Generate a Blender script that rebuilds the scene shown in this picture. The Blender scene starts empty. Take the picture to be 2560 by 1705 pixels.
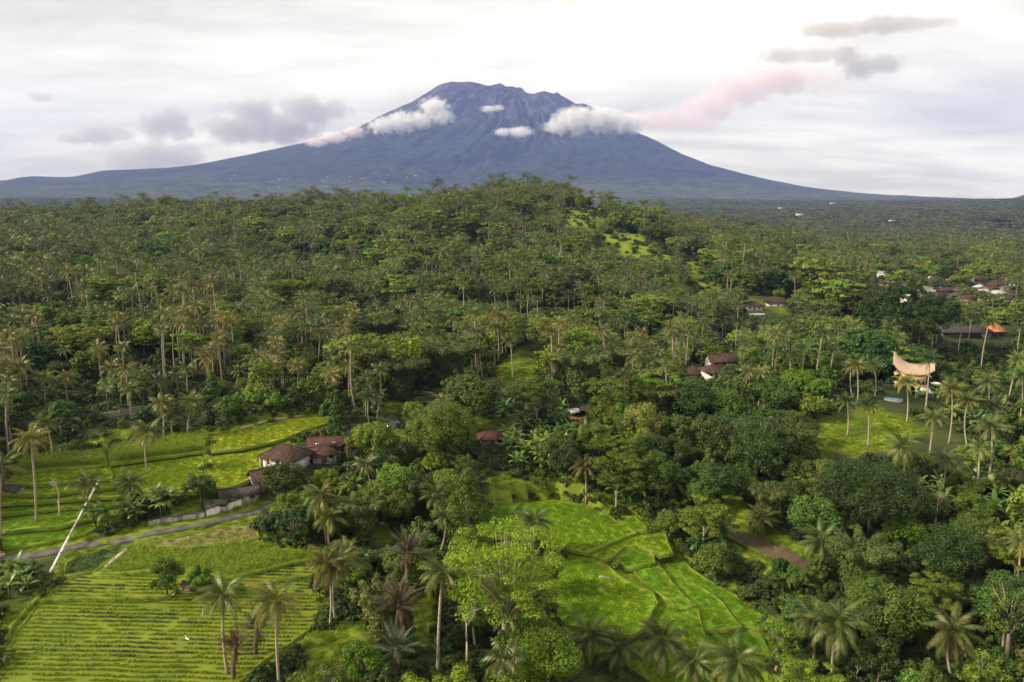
import bpy, bmesh, math, random
import numpy as np
from mathutils import Vector, Matrix, Quaternion

rad = math.radians
SC = bpy.context.scene
COL = SC.collection
RNG = np.random.default_rng(11)
random.seed(11)

# ------------------------------------------------------------------ camera
CX, CY, FPX, PITCH, CZ = 1280.0, 852.5, 1828.0, rad(10.0), 65.0
cam_d = bpy.data.cameras.new('camera')
cam = bpy.data.objects.new('camera', cam_d)
COL.objects.link(cam)
cam.location = (0, 0, CZ)
cam.rotation_euler = (rad(90) - PITCH, 0, 0)
cam_d.sensor_width = 36.0
cam_d.lens = 36.0 * FPX / 2560.0
cam_d.clip_start = 1.0
cam_d.clip_end = 120000.0
SC.camera = cam

# ------------------------------------------------------------------ world / sun / exposure
SUN_DIR = Vector((-0.92, -0.24, 0.60)).normalized()      # towards the sun
W = bpy.data.worlds.new('World')
SC.world = W
W.use_nodes = True
wt = W.node_tree
wt.nodes.clear()


def N(t, typ, **kw):
    n = t.nodes.new(typ)
    for k, v in kw.items():
        setattr(n, k, v)
    return n


def L(t, a, b):
    t.links.new(a, b)


wo = N(wt, 'ShaderNodeOutputWorld')
bg = N(wt, 'ShaderNodeBackground')
bg.inputs['Strength'].default_value = 0.10
sky = N(wt, 'ShaderNodeTexSky', sky_type='NISHITA', sun_disc=False)
sky.sun_elevation = math.asin(SUN_DIR.z)
sky.sun_rotation = math.atan2(SUN_DIR.x, SUN_DIR.y)
sky.altitude = 400
tc = N(wt, 'ShaderNodeTexCoord')
sx = N(wt, 'ShaderNodeSeparateXYZ')
L(wt, tc.outputs['Generated'], sx.inputs[0])


def wmath(op, a, b=None, clamp=False):
    n = N(wt, 'ShaderNodeMath', operation=op, use_clamp=clamp)
    for i, v in enumerate((a, b)):
        if v is None:
            continue
        if isinstance(v, (int, float)):
            n.inputs[i].default_value = v
        else:
            L(wt, v, n.inputs[i])
    return n.outputs[0]


zc = wmath('ADD', wmath('MAXIMUM', sx.outputs[2], 0.0), 0.16)
cxyz = N(wt, 'ShaderNodeCombineXYZ')
L(wt, wmath('DIVIDE', sx.outputs[0], zc), cxyz.inputs[0])
L(wt, wmath('DIVIDE', sx.outputs[1], zc), cxyz.inputs[1])


def wnoise(scale, loc, detail=7.0, rough=0.55, dist=0.0):
    mp = N(wt, 'ShaderNodeMapping')
    mp.inputs['Location'].default_value = loc
    mp.inputs['Scale'].default_value = scale
    L(wt, cxyz.outputs[0], mp.inputs[0])
    n = N(wt, 'ShaderNodeTexNoise')
    n.inputs['Scale'].default_value = 1.0
    n.inputs['Detail'].default_value = detail
    n.inputs['Roughness'].default_value = rough
    n.inputs['Distortion'].default_value = dist
    L(wt, mp.outputs[0], n.inputs['Vector'])
    return n.outputs[0]


n1 = wnoise((0.55, 1.05, 1), (3.1, 1.7, 0), 8, 0.55, 0.3)
n2 = wnoise((1.6, 3.4, 1), (7.3, 2.2, 0), 8, 0.6, 0.4)
cl = wmath('ADD', wmath('MULTIPLY', n1, 0.7), wmath('MULTIPLY', n2, 0.3))
ramp = N(wt, 'ShaderNodeValToRGB')
ramp.color_ramp.elements[0].position = 0.40
ramp.color_ramp.elements[0].color = (0.70, 0.665, 0.555, 1)
ramp.color_ramp.elements[1].position = 0.58
ramp.color_ramp.elements[1].color = (1.12, 1.07, 0.905, 1)
e = ramp.color_ramp.elements.new(0.50)
e.color = (0.94, 0.895, 0.750, 1)
L(wt, cl, ramp.inputs[0])
sc10 = N(wt, 'ShaderNodeVectorMath', operation='SCALE')
sc10.inputs['Scale'].default_value = 7.6
hz_ = N(wt, 'ShaderNodeMapRange', interpolation_type='SMOOTHSTEP')
for i_, v_ in ((1, 0.0), (2, 0.34), (3, 1.0), (4, 0.0)):
    hz_.inputs[i_].default_value = v_
L(wt, sx.outputs[2], hz_.inputs[0])
warm = N(wt, 'ShaderNodeMixRGB', blend_type='MULTIPLY')
warm.inputs[2].default_value = (1.04, 1.0, 0.80, 1)
L(wt, hz_.outputs[0], warm.inputs[0])
L(wt, ramp.outputs[0], warm.inputs[1])
L(wt, warm.outputs[0], sc10.inputs[0])
wm = N(wt, 'ShaderNodeMixRGB')
wm.inputs[0].default_value = 0.93
L(wt, sky.outputs[0], wm.inputs[1])
L(wt, sc10.outputs[0], wm.inputs[2])
L(wt, wm.outputs[0], bg.inputs[0])
L(wt, bg.outputs[0], wo.inputs[0])

sun_d = bpy.data.lights.new('sun', 'SUN')
sun_d.energy = 4.8
sun_d.angle = rad(7)
sun_d.color = (1.0, 0.86, 0.62)
sun = bpy.data.objects.new('sun', sun_d)
COL.objects.link(sun)
sun.location = (-200, -200, 400)
sun.rotation_euler = SUN_DIR.to_track_quat('Z', 'Y').to_euler()

SC.view_settings.view_transform = 'Standard'
SC.view_settings.look = 'None'
SC.view_settings.exposure = 0.78
SC.view_settings.gamma = 1.0
SC.view_settings.use_curve_mapping = False
cy = SC.cycles
cy.use_adaptive_sampling = True
cy.adaptive_threshold = 0.015
cy.use_denoising = True
try:
    cy.denoiser = 'OPENIMAGEDENOISE'
except Exception:
    pass
cy.max_bounces = 5
cy.diffuse_bounces = 2
cy.glossy_bounces = 1
cy.transmission_bounces = 2
cy.transparent_max_bounces = 6
cy.volume_bounces = 3
cy.caustics_reflective = False
cy.caustics_refractive = False
cy.sample_clamp_indirect = 4.0


# ------------------------------------------------------------------ picture <-> place
SP, CP = math.sin(PITCH), math.cos(PITCH)


def ray(px, py):
    u = (np.asarray(px, float) - CX) / FPX
    v = (CY - np.asarray(py, float)) / FPX
    return u, CP + v * SP, -SP + v * CP


def at_depth(px, py, D):
    a, b, c = ray(px, py)
    return np.stack([D * a, D * b, CZ + D * c], -1)


def on_plane(px, py, z):
    a, b, c = ray(px, py)
    D = (z - CZ) / c
    return np.stack([D * a, D * b, CZ + D * c], -1)


def project(P):
    P = np.asarray(P, float)
    X, Y, Z = P[..., 0], P[..., 1], P[..., 2] - CZ
    D = Y * CP - Z * SP
    up = Y * SP + Z * CP
    return CX + FPX * X / D, CY - FPX * up / D, D


def vnoise(x, y, seed=0):
    xi, yi = np.floor(x).astype(np.int64), np.floor(y).astype(np.int64)
    xf, yf = x - xi, y - yi
    xf, yf = xf * xf * (3 - 2 * xf), yf * yf * (3 - 2 * yf)

    def h(a, b):
        n = (a * 374761393 + b * 668265263 + seed * 974634247) & 0x7fffffff
        n = ((n ^ (n >> 13)) * 1274126177) & 0x7fffffff
        return ((n ^ (n >> 16)) & 0xffff) / 65535.0
    a, b, c, d = h(xi, yi), h(xi + 1, yi), h(xi, yi + 1), h(xi + 1, yi + 1)
    return (a + (b - a) * xf) * (1 - yf) + (c + (d - c) * xf) * yf


def fbm(x, y, o=4, seed=0):
    s, a, t = 0.0, 1.0, 0.0
    for i in range(o):
        s = s + a * vnoise(x, y, seed + i * 17)
        t += a
        x, y, a = x * 2.03, y * 2.03, a * 0.5
    return s / t


def in_poly(px, py, poly):
    px, py = np.asarray(px, float), np.asarray(py, float)
    r = np.zeros(px.shape, bool)
    n = len(poly)
    for i in range(n):
        x1, y1 = poly[i]
        x2, y2 = poly[(i + 1) % n]
        c = ((y1 > py) != (y2 > py)) & (px < (x2 - x1) * (py - y1) / (y2 - y1 + 1e-12) + x1)
        r ^= c
    return r


# ------------------------------------------------------------------ fields of the valley (picture outline, level, kind)
FIELDS = [
    ('striped_field', 'rows', 0.0, [(-20, 1740), (5, 1640), (60, 1560), (105, 1502), (420, 1494), (560, 1478), (775, 1440), (800, 1500), (780, 1570), (660, 1650), (560, 1740)]),
    ('striped_field', 'rows', 0.55, [(105, 1500), (150, 1462), (200, 1436), (390, 1428), (440, 1470), (420, 1492)]),
    ('striped_field', 'rows', 0.55, [(520, 1470), (560, 1450), (790, 1395), (805, 1425), (775, 1438), (560, 1476)]),
    ('cassava_field', 'maize', 1.1, [(235, 1432), (300, 1385), (330, 1362), (465, 1372), (640, 1352), (700, 1372), (800, 1378), (795, 1394), (560, 1446), (440, 1425)]),
    ('fallow_field', 'dry', 1.4, [(335, 1360), (420, 1348), (520, 1325), (640, 1308), (650, 1345), (600, 1356), (465, 1371)]),
    ('vine_field', 'vine', 0.8, [(160, 1440), (165, 1410), (200, 1392), (330, 1352), (332, 1360), (300, 1383), (230, 1430)]),
    ('grass_terrace', 'grass', 1.6, [(-20, 1378), (-20, 1330), (150, 1318), (220, 1300), (240, 1322), (200, 1340), (60, 1368)]),
    ('grass_terrace', 'grass', 2.4, [(-20, 1329), (-20, 1290), (140, 1272), (300, 1262), (312, 1285), (220, 1299), (150, 1317)]),
    ('grass_terrace', 'grass', 3.2, [(-20, 1289), (-20, 1262), (100, 1256), (300, 1240), (310, 1261), (140, 1271)]),
    ('rice_terrace', 'ricey', 4.1, [(-20, 1261), (-20, 1236), (120, 1238), (300, 1218), (335, 1224), (310, 1240), (100, 1255)]),
    ('rice_terrace', 'ricey', 4.9, [(-20, 1235), (-20, 1212), (110, 1212), (280, 1198), (300, 1217), (120, 1237)]),
    ('rice_terrace', 'ricey', 5.6, [(20, 1211), (40, 1180), (270, 1165), (280, 1197), (110, 1211)]),
    ('rice_terrace', 'ricey', 5.3, [(275, 1200), (272, 1162), (490, 1132), (512, 1150), (512, 1180), (500, 1212), (410, 1232), (315, 1224)]),
    ('rice_terrace', 'ripe', 5.6, [(514, 1180), (516, 1148), (690, 1112), (660, 1138), (640, 1150), (655, 1168), (632, 1196), (560, 1224), (422, 1234), (500, 1214)]),
    ('maize_field', 'tallrow', 6.3, [(276, 1160), (270, 1122), (522, 1086), (528, 1105), (515, 1128), (490, 1131)]),
    ('maize_field', 'tallrow', 6.2, [(48, 1180), (45, 1150), (262, 1132), (268, 1162)]),
    ('rice_terrace', 'ripe', 6.7, [(530, 1128), (528, 1092), (650, 1064), (760, 1040), (830, 1030), (834, 1055), (760, 1075), (700, 1100), (600, 1122)]),
    ('rice_paddy', 'rice', -0.7, [(1180, 1312), (1200, 1288), (1240, 1270), (1302, 1259), (1268, 1290), (1342, 1342), (1300, 1352)]),
    ('rice_paddy', 'ricelit', -1.0, [(1270, 1290), (1302, 1261), (1380, 1250), (1457, 1263), (1518, 1287), (1592, 1334), (1560, 1342), (1470, 1384), (1431, 1375), (1342, 1340)]),
    ('rice_paddy', 'rice', -1.5, [(1530, 1290), (1589, 1293), (1621, 1325), (1596, 1332)]),
    ('rice_paddy', 'ricelit', -1.45, [(1563, 1343), (1631, 1338), (1663, 1329), (1682, 1384), (1650, 1389), (1611, 1366), (1560, 1366), (1515, 1403), (1472, 1388)]),
    ('rice_paddy', 'rice', -1.9, [(1566, 1374), (1608, 1367), (1634, 1390), (1637, 1409), (1602, 1414), (1576, 1422), (1534, 1406)]),
    ('rice_paddy', 'rice', -2.4, [(1582, 1425), (1640, 1411), (1663, 1432), (1695, 1474), (1743, 1515), (1695, 1522), (1647, 1483), (1608, 1454)]),
    ('rice_paddy', 'rice', -3.0, [(1666, 1425), (1702, 1439), (1760, 1474), (1808, 1509), (1856, 1570), (1760, 1577), (1747, 1519), (1698, 1474)]),
    ('rice_paddy', 'rice', -3.4, [(1647, 1391), (1689, 1387), (1727, 1422), (1776, 1454), (1840, 1490), (1905, 1538), (1915, 1572), (1860, 1567), (1808, 1506), (1760, 1470), (1702, 1436), (1663, 1422)]),
    ('rice_paddy', 'ricelit', -1.9, [(1434, 1380), (1502, 1406), (1566, 1451), (1631, 1480), (1644, 1509), (1608, 1570), (1582, 1586), (1550, 1586), (1400, 1560), (1380, 1470), (1400, 1410)]),
    ('rice_paddy', 'ricelit', -2.8, [(1650, 1490), (1702, 1523), (1746, 1524), (1758, 1577), (1776, 1615), (1727, 1625), (1615, 1587), (1611, 1570)]),
    ('rice_paddy', 'rice', -3.7, [(1763, 1580), (1859, 1573), (1905, 1590), (1930, 1640), (1824, 1628), (1779, 1615)]),
    ('grass_terrace', 'ricelit', -3.3, [(1444, 1612), (1550, 1590), (1727, 1628), (1779, 1620), (1920, 1650), (1940, 1740), (1700, 1742), (1566, 1664), (1470, 1625)]),
    ('vine_field', 'vine', -3.4, [(1410, 1640), (1468, 1628), (1566, 1667), (1695, 1745), (1480, 1760), (1390, 1720)]),
    ('ploughed_field', 'soil', 0.15, [(1810, 1311), (1849, 1326), (1957, 1367), (2049, 1413), (2044, 1429), (1977, 1454), (1935, 1405), (1890, 1377), (1813, 1341)]),
]
# clearings that keep the lie of the land (picture outline)
CLEAR = [
    [(2029, 1075), (2085, 1028), (2193, 1018), (2218, 1033), (2265, 1049), (2337, 1069), (2419, 1105), (2408, 1121), (2316, 1116), (2239, 1131), (2167, 1126), (2111, 1167), (2049, 1141)],
    [(1810, 1229), (1869, 1249), (1880, 1300), (1854, 1315), (1813, 1285)],
    [(1291, 871), (1335, 853), (1346, 897), (1335, 959), (1225, 959), (1254, 915)],
    [(1410, 516), (1490, 520), (1518, 550), (1485, 572), (1410, 566)],
    [(1508, 582), (1568, 576), (1670, 614), (1676, 656), (1590, 646), (1508, 626)],
    [(1174, 595), (1211, 595), (1211, 623), (1174, 630)],
    [(1700, 640), (1744, 652), (1795, 718), (1824, 732), (1737, 735)],
    [(1206, 1196), (1300, 1194), (1310, 1222), (1215, 1230)],
    [(966, 1074), (1028, 1074), (1015, 1118), (960, 1122)],
    [(955, 968), (1001, 968), (1001, 1070), (950, 1070)],
    [(1030, 972), (1130, 976), (1125, 994), (1030, 994)],
    [(1170, 1045), (1300, 1052), (1300, 1072), (1180, 1070)],
    [(1916, 1326), (1960, 1340), (2049, 1388), (2049, 1408), (1957, 1362), (1916, 1345)],
    [(920, 1318), (990, 1318), (990, 1356), (925, 1358)],
    [(1024, 1490), (1090, 1490), (1088, 1600), (1024, 1600)],
    [(760, 1590), (900, 1560), (960, 1590), (880, 1660), (760, 1690)],
    [(1862, 748), (1975, 762), (1985, 786), (1862, 786)],
    [(640, 1236), (500, 1290), (370, 1318), (200, 1356), (0, 1382), (0, 1410), (170, 1378), (430, 1334), (600, 1300), (690, 1262)],
    [(0, 1490), (110, 1485), (60, 1560), (10, 1640), (0, 1705)],
    [(1850, 556), (1900, 560), (1905, 572), (1850, 570)],
]
# things that must stay visible: (picture outline, depth) - no scattered tree may stand before them
KEEP = [
    ([(640, 1095), (850, 1090), (850, 1150), (770, 1180), (690, 1235), (640, 1250), (560, 1270), (370, 1318), (370, 1296), (540, 1240), (600, 1210), (640, 1160)], 190),
    ([(2236, 890), (2356, 890), (2356, 1000), (2205, 1012), (2205, 985)], 250),
    ([(1200, 1066), (1312, 1066), (1312, 1106), (1200, 1110)], 230),
    ([(1408, 990), (1480, 1016), (1482, 1050), (1408, 1046)], 245),
    ([(1716, 890), (1840, 890), (1840, 936), (1716, 940)], 330),
    ([(1856, 740), (1978, 740), (1978, 796), (1856, 796)], 545),
    ([(2355, 805), (2530, 805), (2530, 850), (2355, 850)], 430),
    ([(2185, 690), (2560, 690), (2560, 748), (2185, 752)], 760),
    ([(120, 1200), (255, 1200), (180, 1400), (120, 1450)], 190),
    ([(205, 1030), (270, 1020), (270, 1060), (205, 1066)], 225), ([(350, 1015), (440, 1000), (440, 1036), (350, 1046)], 225),
    ([(0, 1218), (56, 1218), (56, 1250), (0, 1250)], 190),
    ([(400, 1440), (520, 1440), (520, 1505), (400, 1505)], 140),
    ([(1490, 1440), (1535, 1440), (1535, 1462), (1490, 1462)], 140),
]
ALL_OPEN = [f[3] for f in FIELDS] + CLEAR

# ------------------------------------------------------------------ the lie of the land
ctrl = []
for _, _, z, poly in FIELDS:
    pp = np.array(poly, float)
    c = pp.mean(0)
    for q in [c] + [c + 0.8 * (p - c) for p in pp[::2]]:
        w = on_plane(q[0], q[1], z)
        ctrl.append((w[0], w[1], z - 0.25))
for px, py, z in [(900, 1705, 0), (1150, 1705, -1), (1300, 1705, -2), (2150, 1705, -4), (2400, 1700, -3), (2560, 1705, -2), (900, 1500, 0.3), (1100, 1500, 0), (1280, 1560, -1), (900, 1380, 0.8),
                  (1050, 1330, 0.5), (1100, 1240, 2.0), (1250, 1235, 2.2), (1400, 1215, 2.5), (1550, 1240, 1.5), (1700, 1260, 0.5), (1750, 1330, -1.0), (1900, 1480, -3), (2100, 1480, -1.5), (2300, 1480, 0), (2500, 1450, 1),
                  (2000, 1300, 1.5), (2200, 1300, 2), (2450, 1280, 3), (1900, 1230, 2.2), (2050, 1150, 3.5), (2200, 1080, 4.6), (2400, 1110, 4.2), (2300, 1010, 6.4), (2290, 985, 7), (2500, 1000, 7), (2540, 1150, 4),
                  (700, 1170, 5.5), (780, 1140, 5.9), (600, 1245, 2.6), (440, 1306, 1.9), (420, 1325, 1.5), (250, 1355, 1.0), (100, 1388, 0.6), (-60, 1400, 0.5), (560, 1297, 1.6), (650, 1272, 2.0), (750, 1240, 2.6), (850, 1180, 3.5),
                  (1000, 1160, 3.6), (1100, 1120, 4.2), (1280, 1100, 4.6), (1280, 1065, 5.4), (1445, 1045, 5.8), (1050, 1040, 5.6), (980, 1060, 5.2), (1100, 985, 6.4), (1250, 958, 7.5), (1320, 890, 10), (1600, 1120, 3.5),
                  (1600, 1020, 6), (1780, 1080, 4.5), (1760, 955, 9), (1830, 930, 11), (1950, 1000, 7), (2100, 960, 8), (850, 1030, 7), (400, 1075, 8), (100, 1110, 7.5), (300, 1045, 11), (60, 1060, 9), (650, 1030, 9), (-100, 1150, 6.5), (2700, 1200, 4), (-100, 1550, 0), (2650, 1600, -1)]:
    w = on_plane(px, py, z)
    ctrl.append((w[0], w[1], z))
# wooded slopes: picture position of the canopy, depth, canopy height
for px, py, D, ch in [(60, 900, 240, 12), (300, 930, 240, 12), (500, 930, 245, 12), (100, 820, 290, 13), (300, 800, 300, 13), (550, 830, 290, 13), (800, 880, 275, 12), (100, 720, 370, 13), (350, 715, 385, 13), (620, 760, 350, 13), (800, 800, 330, 13),
                      (760, 700, 480, 13), (500, 650, 600, 14), (200, 640, 600, 14), (50, 600, 740, 14), (330, 580, 800, 14), (650, 590, 760, 14), (100, 540, 950, 14), (400, 520, 1050, 14), (30, 512, 1250, 24), (250, 506, 1250, 24), (600, 494, 1200, 24), (850, 490, 1150, 24), (800, 540, 950, 14),
                      (950, 870, 300, 13), (1000, 780, 370, 13), (1200, 760, 410, 13), (1000, 680, 520, 14), (1200, 690, 530, 13), (1000, 600, 700, 14), (1200, 600, 700, 14), (1000, 520, 900, 14), (1350, 620, 660, 8), (1300, 560, 780, 12), (1050, 492, 960, 22), (1150, 480, 950, 21), (1230, 470, 960, 19), (1300, 464, 970, 19), (1400, 466, 980, 20), (1480, 482, 980, 24), (1450, 545, 840, 3), (1550, 502, 980, 26), (1650, 526, 970, 28),
                      (1590, 610, 700, 4), (1500, 700, 500, 13), (1500, 800, 390, 13), (1400, 860, 330, 13), (1600, 880, 320, 13), (1700, 780, 420, 13), (1700, 690, 560, 6), (1650, 640, 660, 8), (1750, 556, 930, 28), (1850, 588, 880, 28), (1950, 615, 850, 24), (1860, 640, 760, 13), (1780, 720, 520, 3), (1920, 780, 480, 3), (1850, 850, 380, 13), (2000, 850, 380, 13), (2050, 780, 460, 10), (2000, 700, 600, 13), (2000, 640, 800, 13), (2000, 590, 1150, 13),
                      (2150, 640, 900, 13), (2300, 722, 620, 4), (2500, 722, 620, 4), (2400, 690, 720, 12), (2300, 650, 900, 13), (2540, 640, 900, 13), (2250, 590, 1500, 13), (2500, 600, 1350, 13), (2450, 835, 370, 4), (2450, 780, 450, 8), (2250, 870, 330, 6), (2480, 900, 300, 8), (2300, 780, 440, 10),
                      (2100, 560, 2100, 12), (2400, 560, 2100, 12), (2000, 545, 2500, 12), (-300, 900, 260, 12), (-300, 700, 420, 13), (-300, 540, 1000, 14), (2850, 900, 320, 8), (2850, 700, 700, 8), (2850, 580, 1800, 12), (1750, 536, 1900, 12), (890, 830, 335, 24), (905, 760, 430, 28), (865, 705, 530, 30), (800, 655, 640, 30), (560, 700, 470, 26), (1060, 650, 590, 6), (1120, 560, 780, 6), (1300, 640, 620, 26), (1420, 700, 510, 6), (950, 560, 800, 8), (700, 545, 900, 26), (430, 560, 860, 8)]:
    w = at_depth(px, py, D)
    ctrl.append((w[0], w[1], w[2] - ch))
FAR_R = [0, 700, 1700, 3000, 5000, 7000, 9000, 12000, 16000, 20000]
FAR_Z = [0, 6, 22, 48, 96, 150, 190, 120, 40, 0]
for r in (3300, 4600, 6500):
    for az in np.radians(np.arange(-56, 57, 14)):
        ctrl.append((r * math.sin(az), r * math.cos(az), np.interp(r, FAR_R, FAR_Z)))
for az in np.radians([-60, -45, -20, 0, 20, 45, 60]):
    ctrl.append((1900 * math.sin(az), 1900 * math.cos(az), 20.0))
    ctrl.append((35 * math.sin(az), 35 * math.cos(az), 0.0))
ctrl = np.array(ctrl)


def warp(X, Y):
    return np.stack([np.arctan2(X, Y) * 2.2, np.log(np.hypot(X, Y) + 1.0) * 1.6], -1)


_cw = warp(ctrl[:, 0], ctrl[:, 1])
_kern = lambda d2: np.sqrt(d2 + 0.006)
_n = len(ctrl)
_A = np.zeros((_n + 3, _n + 3))
_A[:_n, :_n] = _kern(((_cw[:, None] - _cw[None]) ** 2).sum(-1)) + np.eye(_n) * -0.004
_A[:_n, _n:] = np.c_[np.ones(_n), _cw]
_A[_n:, :_n] = _A[:_n, _n:].T
_wt = np.linalg.solve(_A, np.r_[ctrl[:, 2], 0, 0, 0])

AZ = np.radians(np.linspace(-66, 66, 600))
LR = np.linspace(math.log(22.0), math.log(19000.0), 640)


def _rbf(X, Y):
    out = np.empty(X.size)
    q = warp(X.ravel(), Y.ravel())
    for i in range(0, len(q), 20000):
        s = q[i:i + 20000]
        d2 = (s[:, 0:1] - _cw[:, 0]) ** 2 + (s[:, 1:2] - _cw[:, 1]) ** 2
        out[i:i + 20000] = _kern(d2) @ _wt[:_n] + _wt[_n] + s @ _wt[_n + 1:]
    return out.reshape(X.shape)


_az2, _lr2 = np.meshgrid(AZ, LR, indexing='ij')
GX, GY = np.exp(_lr2) * np.sin(_az2), np.exp(_lr2) * np.cos(_az2)
_r = np.exp(_lr2)
GZ = _rbf(GX, GY)
_far = np.interp(_r, FAR_R, FAR_Z) + (fbm(GX / 900, GY / 900, 4, 5) - .5) * 50 * np.clip((_r - 2500) / 3000, 0, 1)
_b = np.clip((_r - 2600) / 2400, 0, 1)
_b = _b * _b * (3 - 2 * _b)
GZ = GZ * (1 - _b) + _far * _b
_rg = 1 - np.abs(fbm(GX / 150 + 3.3, GY / 190 + .7, 3, 41) - .5) * 4
GZ += (_rg - .45) * np.interp(_r, [330, 520, 800, 1000, 2000], [0, 22, 20, 9, 0])
GZ += (fbm(GX / 26, GY / 26, 4, 3) - 0.5) * np.clip((_r - 60) / 500, 0.0, 1) * np.clip(1.6 - _r / 4000, 0, 1) * 7.0
GXY_FIELD = np.zeros(GX.shape)
for _, kd, z, poly in FIELDS:
    wp = np.array([on_plane(p[0], p[1], z)[:2] for p in poly])
    c = wp.mean(0)
    big = c + (wp - c) * 1.0
    m = (GX > big[:, 0].min() - 3) & (GX < big[:, 0].max() + 3) & (GY > big[:, 1].min() - 3) & (GY < big[:, 1].max() + 3)
    ins = np.zeros(GX.shape, bool)
    ins[m] = in_poly(GX[m], GY[m], [tuple(p) for p in big])
    dil = ins.copy()
    dil[1:] |= ins[:-1]; dil[:-1] |= ins[1:]; dil[:, 1:] |= ins[:, :-1]; dil[:, :-1] |= ins[:, 1:]
    GZ[dil] = np.minimum(GZ[dil], z - 0.35)
    GXY_FIELD[ins] = 1


def H(X, Y):
    X, Y = np.asarray(X, float), np.asarray(Y, float)
    a = (np.arctan2(X, Y) - AZ[0]) / (AZ[1] - AZ[0])
    b = (np.log(np.hypot(X, Y) + 1e-9) - LR[0]) / (LR[1] - LR[0])
    a = np.clip(a, 0, len(AZ) - 1.001)
    b = np.clip(b, 0, len(LR) - 1.001)
    i, j = a.astype(int), b.astype(int)
    fa, fb = a - i, b - j
    return (GZ[i, j] * (1 - fa) + GZ[i + 1, j] * fa) * (1 - fb) + (GZ[i, j + 1] * (1 - fa) + GZ[i + 1, j + 1] * fa) * fb


_Ds = np.exp(np.linspace(math.log(45), math.log(9000), 1400))


def hit(px, py):
    """first point of the ground under a picture position"""
    a, b, c = ray(px, py)
    X, Y, Z = _Ds * a, _Ds * b, CZ + _Ds * c
    below = Z < H(X, Y)
    k = int(np.argmax(below)) if below.any() else len(_Ds) - 1
    k = max(k, 1)
    lo, hi = _Ds[k - 1], _Ds[k]
    for _ in range(24):
        m = (lo + hi) / 2
        if CZ + m * c < H(m * a, m * b):
            hi = m
        else:
            lo = m
    return Vector((hi * float(a), hi * float(b), float(H(hi * a, hi * b))))


def above(base, px, py):
    """point seen at (px,py) at the same distance Y as base"""
    a, b, c = ray(px, py)
    D = base.y / float(b)
    return Vector((D * float(a), base.y, CZ + D * float(c)))


# ------------------------------------------------------------------ mesh helpers
def mesh_np(name, V, quads=None, tris=None, mats=(), midx=None, tint=None, smooth=False):
    me = bpy.data.meshes.new(name)
    V = np.asarray(V, np.float32)
    q = np.asarray(quads, np.int32).reshape(-1, 4) if quads is not None and len(quads) else np.zeros((0, 4), np.int32)
    t = np.asarray(tris, np.int32).reshape(-1, 3) if tris is not None and len(tris) else np.zeros((0, 3), np.int32)
    loops = np.concatenate([q.ravel(), t.ravel()])
    tot = np.concatenate([np.full(len(q), 4, np.int32), np.full(len(t), 3, np.int32)])
    st = np.concatenate([[0], np.cumsum(tot)[:-1]]).astype(np.int32) if len(tot) else np.zeros(0, np.int32)
    me.vertices.add(len(V))
    me.vertices.foreach_set('co', V.ravel())
    me.loops.add(len(loops))
    me.loops.foreach_set('vertex_index', loops)
    me.polygons.add(len(tot))
    me.polygons.foreach_set('loop_start', st)
    me.polygons.foreach_set('loop_total', tot)
    for m in mats:
        me.materials.append(m)
    if midx is not None:
        me.polygons.foreach_set('material_index', np.asarray(midx, np.int32))
    if smooth:
        me.polygons.foreach_set('use_smooth', np.ones(len(tot), bool))
    if tint is not None:
        at = me.attributes.new('tint', 'FLOAT', 'FACE')
        at.data.foreach_set('value', np.asarray(tint, np.float32))
    me.update()
    me.validate()
    return me


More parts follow.
